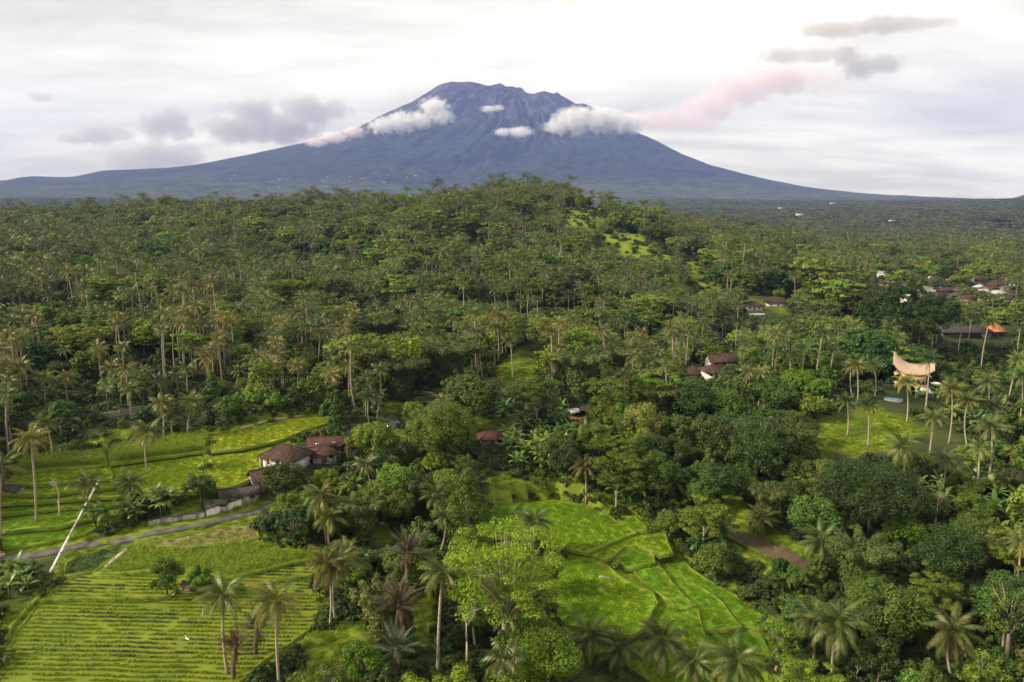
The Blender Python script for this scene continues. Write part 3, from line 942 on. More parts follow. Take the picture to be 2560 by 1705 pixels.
def ribbon_pts(pix, n=60):
    w = [hit(x, y) for x, y in pix]
    out = []
    for i in range(len(w) - 1):
        p0, p1, p2, p3 = w[max(i - 1, 0)], w[i], w[i + 1], w[min(i + 2, len(w) - 1)]
        for k in range(8):
            s = k / 8
            out.append(0.5 * ((2 * p1) + (p2 - p0) * s + (2 * p0 - 5 * p1 + 4 * p2 - p3) * s * s + (3 * p1 - p0 - 3 * p2 + p3) * s ** 3))
    out.append(w[-1])
    return out


def ribbon(name, pts, width, mat, lift=0.12, thick=0.5):
    mb = MB()
    V = []
    zs = np.array([float(H(p.x, p.y)) for p in pts])
    zs = np.convolve(np.pad(zs, 4, 'edge'), np.ones(9) / 9, 'valid')
    for i, p in enumerate(pts):
        d = pts[min(i + 1, len(pts) - 1)] - pts[max(i - 1, 0)]
        s = Vector((-d.y, d.x, 0)).normalized() * width / 2 * (1 + 0.08 * math.sin(i * 1.3))
        zz = zs[i] + lift
        for q, k in ((p - s, -thick), (p - s, 0), (p + s, 0), (p + s, -thick)):
            V.append((q.x, q.y, zz + k))
    Q = []
    for i in range(len(pts) - 1):
        for k in range(3):
            Q.append((i * 4 + k, i * 4 + k + 1, i * 4 + 5 + k, i * 4 + 4 + k))
    mb.add(V, np.array(Q)[:, ::-1])
    return tag(obj(name, mb.mesh(name, [mat])), kind='structure')


road_pts = ribbon_pts([(-70, 1404), (0, 1396), (80, 1387), (173, 1369), (265, 1352), (350, 1336), (430, 1322), (523, 1304), (600, 1287), (640, 1277), (682, 1262), (730, 1244), (790, 1215)])
for i in range(3):
    zz = [p.z for p in road_pts]
    for k in range(1, len(zz) - 1):
        road_pts[k].z = (zz[k - 1] + zz[k] + zz[k + 1]) / 3
ribbon('road', road_pts, 3.2, M_ROAD, 0.10)
ribbon('path', ribbon_pts([(600, 1074), (650, 1062), (700, 1050), (760, 1040)]), 0.6, M_PATH, 0.45)
ribbon('path', ribbon_pts([(262, 1430), (290, 1405), (318, 1382)]), 0.9, M_STONE, 0.75)
ribbon('path', ribbon_pts([(6, 1700), (14, 1600), (50, 1545), (110, 1480), (135, 1455)]), 0.6, M_BUND, 0.35)

# ponds among the bananas
for poly, z in (([(958, 1034), (1000, 1034), (1000, 1072), (975, 1075), (955, 1060)], 5.7), ([(1030, 975), (1120, 978), (1120, 990), (1030, 992)], 7.6)):
    wp = [hit(x, y) for x, y in poly]
    zz = max(p.z for p in wp) + 0.15
    mb = MB()
    nn = len(wp)
    mb.add([(p.x, p.y, zz) for p in wp] + [(p.x, p.y, zz - 1.5) for p in wp] + [(sum(p.x for p in wp) / nn, sum(p.y for p in wp) / nn, zz)],
           [(i, (i + 1) % nn, nn + (i + 1) % nn, nn + i) for i in range(nn)], [(2 * nn, (i + 1) % nn, i) for i in range(nn)])
    tag(obj('pond', mb.mesh('pond', [mw])), kind='structure')

# ------------------------------------------------------------------ plant library
rs = random.Random(5)


def frond_arrays(Lf, e0, droop, npair, ll, lw, hang, seed, tint=0.4):
    g = np.random.default_rng(seed)
    mb = MB()
    ns = 10
    t = np.linspace(0, 1, ns + 1)
    e = e0 - droop * t ** 1.25
    seg = Lf / ns
    x = np.concatenate([[0], np.cumsum(np.cos(e[:-1]) * seg)])
    z = np.concatenate([[0], np.cumsum(np.sin(e[:-1]) * seg)])
    rw = 0.05 * (1 - .8 * t)
    V = []
    for i in range(ns + 1):
        V += [(x[i], -rw[i], z[i]), (x[i], rw[i], z[i])]
    mb.add(V, [(2 * i, 2 * i + 2, 2 * i + 3, 2 * i + 1) for i in range(ns)], tint=min(1, tint + .25))
    tt = np.linspace(0.16, 1.0, npair)
    bx, bz, be = np.interp(tt, t, x), np.interp(tt, t, z), np.interp(tt, t, e)
    for sgn in (-1, 1):
        pro = np.clip(np.sin(np.pi * (0.16 + 0.74 * tt)), .25, 1)
        Ln = ll * pro * g.uniform(.85, 1.15, npair)
        fw = np.stack([np.cos(be), 0 * be, np.sin(be)], -1)
        side = np.zeros((npair, 3)); side[:, 1] = sgn
        hg = hang * g.uniform(.6, 1.4, npair)[:, None]
        d = side * 0.72 + fw * (0.35 + 0.5 * tt[:, None]) + np.array([0, 0, -1.0]) * hg + g.normal(0, .08, (npair, 3))
        d /= np.linalg.norm(d, axis=1, keepdims=True)
        b = np.stack([bx, 0 * bx, bz], -1)
        w = fw * (lw * pro[:, None])
        midp = b + d * (Ln * .45)[:, None]
        tip = b + d * Ln[:, None] + np.array([0, 0, -1.0]) * (Ln * .12 * hang)[:, None]
        V = np.stack([b, midp - w, tip, midp + w], 1).reshape(-1, 3)
        k = np.arange(npair) * 4
        mb.add(V, np.stack([k, k + 1, k + 2, k + 3], -1), tint=np.clip(tint + g.normal(0, .12, npair), 0, 1))
    return mb.arrays()


def rotz(V, a):
    c, s = math.cos(a), math.sin(a)
    return np.stack([V[:, 0] * c - V[:, 1] * s, V[:, 0] * s + V[:, 1] * c, V[:, 2]], -1)


def palm_frond_spec(seed, n):
    r = random.Random(seed)
    out = []
    for i in range(n):
        f = i / (n - 1)
        out.append((i * 2.39996 + r.uniform(-.25, .25), rad(80 - 104 * f ** 1.05 + r.uniform(-12, 12)), rad(66 + 30 * f + r.uniform(-16, 20)), 4.3 + r.uniform(-.5, .6) - .5 * (f < .15), min(1, .12 + .38 * f ** 1.6 + r.uniform(-.1, .14) + (.45 if f > .9 else 0))))
    return out


def palm_crown(mb, seed, n, npair, lw, z0=0.0, m=0, scale=1.0, ll=1.0):
    for k, (az, e0, dr, Lf, ti) in enumerate(palm_frond_spec(seed, n)):
        V, Q, T, tint, _ = frond_arrays(Lf, e0, dr, npair, ll, lw, 0.75, seed * 100 + k, ti)
        V = rotz(V, az) * scale
        V[:, 2] += z0
        mb.add(V, Q, None, tint, m)


def trunk_mb(mb, h, r0, r1, bend, seed, m=0, sides=7, n=9, swell=1.5):
    r = random.Random(seed)
    a = r.uniform(0, 6.28)
    pts, rd = [], []
    for i in range(n + 1):
        f = i / n
        o = bend * math.sin(math.pi * f) * h
        pts.append((o * math.cos(a), o * math.sin(a), f * h))
        rd.append(r0 + (r1 - r0) * f + (r0 * (swell - 1) * max(0, 1 - f * 9)))
    mb.tube(pts, rd, sides, m)


PALM_TRUNK = []
for k in range(4):
    mb = MB()
    trunk_mb(mb, 10.0, 0.19, 0.125, (.012, .035, .06, -.05)[k], k + 3, 0)
    PALM_TRUNK.append(mb.mesh('palm_trunk', [M_BARK], True))
PALM_CROWN = {0: [], 1: [], 2: []}
for k in range(6):
    mb = MB(); palm_crown(mb, 40 + k, 24, 30, 0.07, ll=1.1)
    PALM_CROWN[0].append(mb.mesh('palm_crown', [M_PALM]))
for k in range(6):
    mb = MB(); palm_crown(mb, 60 + k, 20, 13, 0.14, ll=1.15)
    PALM_CROWN[1].append(mb.mesh('palm_crown', [M_PALM]))
FROND = []
for k in range(7):
    f = k / 6
    V, Q, T, ti, mi = frond_arrays(4.5, rad(0), rad(72 + 26 * f), 44, 1.15, 0.062, 0.55 + .4 * f, 700 + k, .14 + .42 * f ** 1.6)
    FROND.append(mesh_np('frond', V, Q, None, [M_PALM], None, ti))
V, Q, T, ti, mi = frond_arrays(4.0, rad(0), rad(40), 34, 0.75, 0.06, 0.25, 790, .3)
FROND_SUGAR = mesh_np('frond', V, Q, None, [M_SUGAR], None, ti)
V, Q, T, ti, mi = frond_arrays(3.6, rad(0), rad(70), 22, 0.8, 0.05, 1.3, 791, .75)
FROND_DEAD = mesh_np('frond', V, Q, None, [M_DRYLEAF], None, ti)
mb = MB()
for k in range(9):
    a = k * 2.4
    c = np.array([.3 * math.cos(a), .3 * math.sin(a), -.25 - .12 * (k % 3)])
    s = .14
    V = c + s * np.array([(1, 0, 0), (-1, 0, 0), (0, 1, 0), (0, -1, 0), (0, 0, 1.2), (0, 0, -1.2)])
    mb.add(V, None, [(0, 2, 4), (2, 1, 4), (1, 3, 4), (3, 0, 4), (2, 0, 5), (1, 2, 5), (3, 1, 5), (0, 3, 5)])
COCONUTS = mb.mesh('coconut_cluster', [M_NUT], True)
# whole palms for the far groves
PALM_FAR = []
for k in range(6):
    mb = MB()
    hh = (13, 15, 11, 14, 16, 12)[k]
    palm_crown(mb, 80 + k, 15, 6, 0.26, hh, 0, 1.0, 1.2)
    trunk_mb(mb, hh, .17, .12, .02, k, 1, 5, 3)
    PALM_FAR.append(mb.mesh('palm', [M_PALMF, M_BARKM]))


def leaves(mb, C, R, n, leaf, g, flat=1.0, m=0, out=0.95, up=0.40, tb=0.5, rnd=.33):
    """n leaf faces spread over clumps with centres C and radii R"""
    for i in range(len(C)):
        d = g.normal(size=(n, 3))
        d /= np.linalg.norm(d, axis=1, keepdims=True)
        rr_ = R[i] * g.uniform(.25, 1, n) ** .45
        P = C[i] + d * rr_[:, None] * np.array([1, 1, flat])
        nv_ = d * out + np.array([0, 0, up]) + g.normal(0, rnd, (n, 3))
        nv_ /= np.linalg.norm(nv_, axis=1, keepdims=True)
        tv = np.cross(nv_, g.normal(size=(n, 3)))
        tv /= np.linalg.norm(tv, axis=1, keepdims=True) + 1e-9
        bv = np.cross(nv_, tv)
        s = (leaf * g.uniform(.6, 1.35, n))[:, None]
        V = np.stack([P - tv * s * .6, P + bv * s * .30 - tv * s * .05, P + tv * s * .6 - nv_ * s * .12, P - bv * s * .30 - tv * s * .05], 1).reshape(-1, 3)
        k = np.arange(n) * 4
        mb.add(V, np.stack([k, k + 1, k + 2, k + 3], -1), tint=np.clip(tb + g.normal(0, .22) + g.normal(0, .10, n), 0, 1), m=m)


def crown_clumps(shape, g, n, W, Hc, z0):
    C, R = [], []
    if shape == 'round':
        for i in range(n):
            d = g.normal(size=3); d /= np.linalg.norm(d)
            d[2] = abs(d[2]) * 1.0 if g.random() < .72 else d[2] * .6
            f = g.uniform(.62, .98)
            C.append((d[0] * W / 2 * f, d[1] * W / 2 * f, z0 + Hc * .45 + d[2] * Hc * .5 * f)); R.append(min(W, 11) * g.uniform(.10, .19))
    elif shape == 'umbrella':
        for i in range(n):
            a, f = g.uniform(0, 6.28), math.sqrt(g.random())
            lay = g.integers(0, 3)
            C.append((math.cos(a) * W / 2 * f * (1 - .12 * (2 - lay)), math.sin(a) * W / 2 * f, z0 + Hc * (.30 + .28 * lay) + Hc * .16 * (1 - f * f) + g.normal(0, .04) * Hc)); R.append(min(W, 12) * g.uniform(.085, .15))
    elif shape == 'cone':
        for i in range(n):
            f = g.random() ** 1.25
            a = g.uniform(0, 6.28)
            rr_ = W / 2 * (1 - f) ** .75 * g.uniform(.55, 1)
            C.append((math.cos(a) * rr_, math.sin(a) * rr_, z0 + Hc * (.04 + .93 * f))); R.append(W * g.uniform(.11, .18) * (1.15 - .6 * f))
    elif shape == 'airy':
        for i in range(n):
            d = g.normal(size=3); d /= np.linalg.norm(d)
            f = g.uniform(.35, 1.0)
            C.append((d[0] * W / 2 * f, d[1] * W / 2 * f, z0 + Hc * .5 + d[2] * Hc * .5 * f)); R.append(W * g.uniform(.07, .13))
    elif shape == 'bamboo':
        for i in range(n):
            st = i % 9
            a = st * 0.70 + .2
            f = ((i // 9) + g.random()) / max(1, (n / 9))
            rr_ = W * .10 + W * .42 * f ** 2.2
            C.append((math.cos(a) * rr_ + g.normal(0, .25), math.sin(a) * rr_ + g.normal(0, .25), z0 + Hc * (0.05 + 1.05 * f - .30 * max(0, f - .6) / .4 * (f > .6))))
            R.append(W * (.075 + .07 * math.sin(math.pi * min(1, f + .15))))
    return np.array(C), np.array(R)


class Tree:
    pass


def make_tree(shape, seed, Ht, Wd, base, nclump, nleaf, leaf, mat, bark=None, flat=1.0, tb=.5, limbs=8, far=False, trunkr=.22):
    g = np.random.default_rng(seed)
    C, R = crown_clumps(shape, g, nclump, Wd, Ht - base, base)
    mb = MB()
    leaves(mb, C, R, nleaf, leaf, g, flat if shape != 'umbrella' else .38, 0, tb=tb)
    tm = MB()
    bark = bark or M_BARKD
    fork = base + (Ht - base) * (.25 if shape not in ('cone',) else .8)
    if shape == 'bamboo':
        for st in range(9):
            a = st * .70 + .2
            tm.tube([(math.cos(a) * Wd * .06, math.sin(a) * Wd * .06, 0), (math.cos(a) * Wd * .10, math.sin(a) * Wd * .10, Ht * .45), (math.cos(a) * Wd * .22, math.sin(a) * Wd * .22, Ht * .8), (math.cos(a) * Wd * .40, math.sin(a) * Wd * .40, Ht * .95)], [.06, .055, .04, .015], 4, 0, .6)
    else:
        b = Wd * .03 * g.normal()
        tm.tube([(0, 0, -.5), (b * .3, -b * .2, fork * .35), (b, -b * .5, fork * .75), (b * .8, -b, fork)], [trunkr * 1.35, trunkr, trunkr * .8, trunkr * .62], 7)
        idx = g.permutation(len(C))[:limbs]
        for i in idx:
            s = np.array([b * .8, -b, fork * g.uniform(.6, 1.0)])
            e_ = C[i]
            mid_ = s + (e_ - s) * .5 + np.array([0, 0, .10 * np.linalg.norm(e_ - s)])
            tm.tube([s, mid_, e_], [trunkr * .42, trunkr * .26, trunkr * .08], 5)
    T = Tree()
    T.h, T.w, T.shape = Ht, Wd, shape
    if far:
        V, Q, T3, ti, mi = tm.arrays()
        mb.add(V, Q, T3, ti, 1)
        T.whole = mb.mesh('tree', [mat, bark])
    else:
        T.crown = mb.mesh('crown', [mat])
        T.trunk = tm.mesh('trunk', [bark], True)
    return T


LIB = {}
LIB['round', 0] = [make_tree('round', 1, 11, 9.5, 2.6, 60, 150, .42, M_BROAD), make_tree('round', 2, 13, 9, 3.5, 64, 150, .40, M_BROAD, tb=.4), make_tree('round', 3, 9, 9, 1.8, 56, 150, .42, M_BROAD, tb=.62)]
LIB['light', 0] = [make_tree('round', 11, 10, 9, 2.5, 58, 150, .42, M_LIGHT), make_tree('round', 12, 12, 8, 3.2, 56, 150, .40, M_LIGHT, tb=.6)]
LIB['umbrella', 0] = [make_tree('umbrella', 21, 15, 13, 6.5, 80, 130, .42, M_LIGHT, M_BARK, tb=.45, limbs=16), make_tree('umbrella', 22, 13, 11, 6, 66, 130, .40, M_LIGHT, M_BARK, tb=.35, limbs=14)]
LIB['cone', 0] = [make_tree('cone', 31, 12, 6.5, 1.5, 56, 130, .40, M_BROAD, tb=.6), make_tree('cone', 32, 14, 7, 3.5, 58, 130, .40, M_LIGHT, M_BARK, tb=.3)]
LIB['airy', 0] = [make_tree('airy', 41, 12, 8, 3.5, 60, 60, .36, M_LIGHT, M_BARK, limbs=18, tb=.35), make_tree('airy', 42, 14, 8, 4.5, 64, 55, .36, M_BROAD, M_BARK, limbs=18, tb=.7)]
LIB['bamboo', 0] = [make_tree('bamboo', 51, 13, 10, .5, 90, 80, .42, M_BAMBOO)]
for key, mat, bark in (('round', M_BROAD, None), ('light', M_LIGHT, None), ('umbrella', M_LIGHT, M_BARK), ('cone', M_BROAD, None), ('airy', M_LIGHT, M_BARK), ('bamboo', M_BAMBOO, None)):
    sh = 'round' if key == 'light' else key
    LIB[key, 1] = [make_tree(sh, 100 + 7 * k + len(key) * 31, (11, 12.5, 10)[k] if sh != 'umbrella' else 14, {'round': 9.5, 'umbrella': 12.5, 'cone': 6.8, 'airy': 8.5, 'bamboo': 10}[sh], {'umbrella': 6.5, 'bamboo': .5}.get(sh, 2.5), 44, 46, .72, mat, bark, tb=(.45, .55, .38)[k]) for k in range(3 if key in ('round', 'light') else 2)]
FARV = {}
for key, mat, bark in (('round', M_BROAD, None), ('light', M_LIGHT, None), ('umbrella', M_LIGHT, M_BARK), ('cone', M_BROAD, None), ('bamboo', M_BAMBOO, None)):
    sh = 'round' if key == 'light' else key
    FARV[key] = [make_tree(sh, 300 + 7 * k + len(key) * 13, (11, 13)[k] if sh != 'umbrella' else 13.5, {'round': 9.5, 'umbrella': 12.5, 'cone': 6.8, 'bamboo': 10}[sh], {'umbrella': 6.0, 'bamboo': .5}.get(sh, 2.0), 30, 22, 1.15, mat, bark, tb=.5, limbs=3, far=True).whole for k in range(2)]
MIDW = {k: [] for k in ('round', 'light', 'umbrella', 'cone', 'airy', 'bamboo')}
for key in MIDW:
    sh = 'round' if key == 'light' else key
    mat, bark = {'round': (M_BROAD, None), 'light': (M_LIGHT, None), 'umbrella': (M_LIGHT, M_BARK), 'cone': (M_BROAD, None), 'airy': (M_LIGHT, M_BARK), 'bamboo': (M_BAMBOO, None)}[key]
    for k in range(2):
        MIDW[key].append(make_tree(sh, 500 + 11 * k + len(key) * 5, (11, 13)[k] if sh != 'umbrella' else 13.5, {'round': 9.5, 'umbrella': 12.5, 'cone': 6.8, 'airy': 8.5, 'bamboo': 10}[sh], {'umbrella': 6.0, 'bamboo': .5}.get(sh, 2.4), 44, 42, .75, mat, bark, far=True).whole)
# grove clump for kilometres away
g = np.random.default_rng(9)
GROVE = []
for k in range(3):
    mb = MB()
    for q in range(9):
        c = g.uniform(-.5, .5, 2)
        hgt_ = g.uniform(.6, 1.0)
        C = np.array([(c[0] + g.normal(0, .05), c[1] + g.normal(0, .05), hgt_ * (.45 + .5 * g.random())) for _ in range(7)])
        leaves(mb, C, np.full(7, .11), 14, .10, g, 1.0, 0, tb=g.uniform(.2, .8))
    GROVE.append(mb.mesh('grove', [M_GROVE]))
SHRUB = []
for k in range(4):
    mb = MB()
    C, R = crown_clumps('round', np.random.default_rng(600 + k), 20, 3.0, 2.2, -.2)
    leaves(mb, C, R, 34, .34, np.random.default_rng(610 + k), 1.0, 0, tb=(.35, .5, .65, .45)[k])
    SHRUB.append(mb.mesh('shrub', [M_SHRUB]))


def banana_leaf(seed, Lf=2.6, w=.36, e0=70, droop=95):
    g_ = np.random.default_rng(seed)
    n = 8
    t_ = np.linspace(0, 1, n + 1)
    e_ = np.radians(e0) - np.radians(droop) * t_ ** 1.4
    x = np.concatenate([[0], np.cumsum(np.cos(e_[:-1]))]) * Lf / n
    z = np.concatenate([[0], np.cumsum(np.sin(e_[:-1]))]) * Lf / n
    ww = w * np.sin(np.pi * np.clip(t_ * .93 + .04, 0, 1)) ** .6 * np.clip(t_ * 5, .1, 1)
    V = []
    for i in range(n + 1):
        V += [(x[i], -ww[i], z[i] - ww[i] * .35 + g_.normal(0, .03)), (x[i], 0, z[i]), (x[i], ww[i], z[i] - ww[i] * .35 + g_.normal(0, .03))]
    Q = [(3 * i + k, 3 * i + 3 + k, 3 * i + 4 + k, 3 * i + 1 + k) for i in range(n) for k in (0, 1)]
    return np.array(V), np.array(Q)


BLEAF = []
for k in range(5):
    V, Q = banana_leaf(k, 2.7, .38, 0, 60 + 12 * k)
    BLEAF.append(mesh_np('leaf', V, Q, None, [M_BANANA], None, np.full(len(Q), .25 + .15 * k), True))
mb = MB(); mb.tube([(0, 0, -.3), (.03, 0, 1.0), (.05, .03, 2.2)], [.16, .13, .08], 7, 0, .3)
BSTEM = mb.mesh('stem', [M_BANANA], True)
BCROWN = []
for k in range(4):
    mb = MB()
    r_ = random.Random(90 + k)
    for q in range(9):
        f = q / 8
        V, Q = banana_leaf(k * 20 + q, 2.5 + r_.uniform(-.4, .5), .36, 84 - 55 * f, 60 + 60 * f)
        V = rotz(V, q * 2.4 + r_.uniform(-.3, .3)); V[:, 2] += 2.1
        mb.add(V, Q, None, np.clip(.2 + .5 * f + r_.uniform(-.1, .2), 0, 1))
    BCROWN.append(mb.mesh('leaves', [M_BANANA], True))
BWHOLE = []
for k in range(4):
    mb = MB()
    r_ = random.Random(190 + k)
    mb.tube([(0, 0, -.3), (.03, 0, 1.0), (.05, .03, 2.2)], [.16, .13, .08], 5, 0, .3)
    for q in range(8):
        f = q / 7
        V, Q = banana_leaf(k * 20 + q + 7, 2.5 + r_.uniform(-.4, .5), .36, 84 - 55 * f, 60 + 60 * f)
        V = rotz(V, q * 2.4 + r_.uniform(-.3, .3)); V[:, 2] += 2.1
        mb.add(V, Q, None, np.clip(.2 + .5 * f + r_.uniform(-.1, .2), 0, 1))
    BWHOLE.append(mb.mesh('banana', [M_BANANA], True))


def bare_branches(mb, p, d, ln, r, depth, rnd):
    e_ = p + d * ln
    m_ = p + d * ln * .5 + Vector((rnd.uniform(-1, 1), rnd.uniform(-1, 1), rnd.uniform(-.4, .6))) * ln * .07
    mb.tube([p, m_, e_], [r, r * .8, r * .6], 5 if depth > 1 else 4)
    if depth <= 0:
        return
    for k in range(3 if depth > 1 else 2):
        nd = (d + Vector((rnd.uniform(-1, 1), rnd.uniform(-1, 1), rnd.uniform(-.2, .7))) * .75).normalized()
        bare_branches(mb, p + d * ln * rnd.uniform(.55, 1.0), nd, ln * rnd.uniform(.5, .75), r * .55, depth - 1, rnd)


BARE = []
for k in range(3):
    mb = MB()
    bare_branches(mb, Vector((0, 0, 3.2)), Vector((.04, .02, 1)).normalized(), 2.4, .12, 4, random.Random(k + 2))
    b_ = mb.mesh('branches', [M_BARK])
    mb = MB(); mb.tube([(0, 0, -.4), (.05, 0, 1.5), (0, 0, 3.3)], [.24, .17, .12], 7)
    BARE.append((b_, mb.mesh('trunk', [M_BARK])))

# ------------------------------------------------------------------ placing plants
PLACED = []          # dicts: o, kind, px, py, adj, label, group
HAND = []            # (px0,py0,px1,py1,D) picture boxes of plants set by hand


def look(w, k):
    return (w[0] * k[0], w[1] * k[1], w[2] * k[2], 1)


WHITE = (1, 1, 1, 1)


def set_cols(o, c):
    for ch in o.children:
        ch.color = c


def reg(o, kind, P, adj, label=None, group=None, cat=None):
    x, y, d = project(np.array(P))
    PLACED.append(dict(o=o, kind=kind, px=float(x), py=float(y), D=float(d), adj=adj, label=label, group=group, cat=cat))


def add_palm(base, top, cs=1.0, near=False, color=WHITE, label=None, seed=0, adj=None, lod=None):
    r_ = random.Random(seed * 7 + 1)
    o = obj('coconut_palm', None, None, base, (0, 0, 0))
    d = top - base
    h = d.length
    q = d.to_track_quat('Z', 'Y')
    tr = obj('trunk', PALM_TRUNK[seed % 4], o, (0, 0, -.3), q.to_euler(), (1.0 + .02 * h, 1.0 + .02 * h, (h + .35) / 10.0))
    if near:
        for k, (az, e0, dr, Lf, ti) in enumerate(palm_frond_spec(seed + 900, 26)):
            v = min(6, max(0, int((78 - math.degrees(e0)) / 110 * 7)))
            az2 = az + .35 * math.sin(az - .4)
            f = obj('frond', FROND[v], o, d, (r_.uniform(-.25, .25), -e0, az2), (Lf / 4.5 * cs * r_.uniform(.85, 1.1),) * 3)
            f.color = color
        for k in range(r_.choice((0, 1, 2, 3))):
            f = obj('frond', FROND_DEAD, o, d + Vector((0, 0, -.2)), (0, rad(r_.uniform(35, 70)), r_.uniform(0, 6.28)), (cs,) * 3)
        obj('coconut_cluster', COCONUTS, o, d, (0, 0, r_.uniform(0, 6)), (cs,) * 3)
    else:
        lst = PALM_CROWN[0 if (lod == 0) else 1]
        c = obj('crown', lst[seed % len(lst)], o, d, (r_.uniform(-.12, .12), r_.uniform(-.12, .12), r_.uniform(0, 6.28)), (cs,) * 3)
        c.color = color
    reg(o, 'coconut palm', top, adj or ('tall' if h > 13 else 'short' if h < 8 else 'slender'), label)
    x0, y0, D = project(np.array(base)); x1, y1, _ = project(np.array(top))
    return o


def add_tree(kind, base, h, w, color=WHITE, label=None, seed=0, lod=0, adj=None, name=None, own=None):
    lib = LIB[kind, lod]
    T = own or lib[seed % len(lib)]
    o = obj(name or {'round': 'broadleaf_tree', 'light': 'pale_green_tree', 'umbrella': 'umbrella_tree', 'cone': 'conical_tree', 'airy': 'slender_tree', 'bamboo': 'bamboo_clump'}[kind], None, None, base, (0, 0, random.Random(seed).uniform(0, 6.28)))
    s = (w / T.w, w / T.w, h / T.h)
    obj('trunk' if kind != 'bamboo' else 'culms', T.trunk, o, (0, 0, 0), (0, 0, 0), s)
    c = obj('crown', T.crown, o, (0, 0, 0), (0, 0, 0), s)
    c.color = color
    kn = {'round': 'broadleaf tree', 'light': 'light green tree', 'umbrella': 'flat-crowned tree', 'cone': 'conical tree', 'airy': 'thin-leaved tree', 'bamboo': 'bamboo clump'}[kind]
    reg(o, kn, (base[0], base[1], base[2] + h * .7), adj or ('large' if h > 13 else 'small' if h < 8 else 'leafy'), label)
    return o


def add_banana(base, s=1.0, near=False, color=WHITE, label=None, seed=0):
    o = obj('banana_plant', None, None, base, (0, 0, seed * 1.7))
    obj('stem', BSTEM, o, (0, 0, 0), (0, 0, 0), (s,) * 3)
    r_ = random.Random(seed)
    if near:
        for q in range(9):
            f = q / 8
            l_ = obj('leaf', BLEAF[min(4, int(f * 5))], o, (0, 0, 2.1 * s), (0, -rad(82 - 55 * f), q * 2.4 + r_.uniform(-.3, .3)), (s * r_.uniform(.85, 1.15),) * 3)
            l_.color = color
    else:
        c = obj('leaves', BCROWN[seed % 4], o, (0, 0, 0), (0, 0, 0), (s,) * 3)
        c.color = color
    reg(o, 'banana plant', (base[0], base[1], base[2] + 2.6 * s), 'tall' if s > 1.25 else 'broad-leaved', label)
    return o


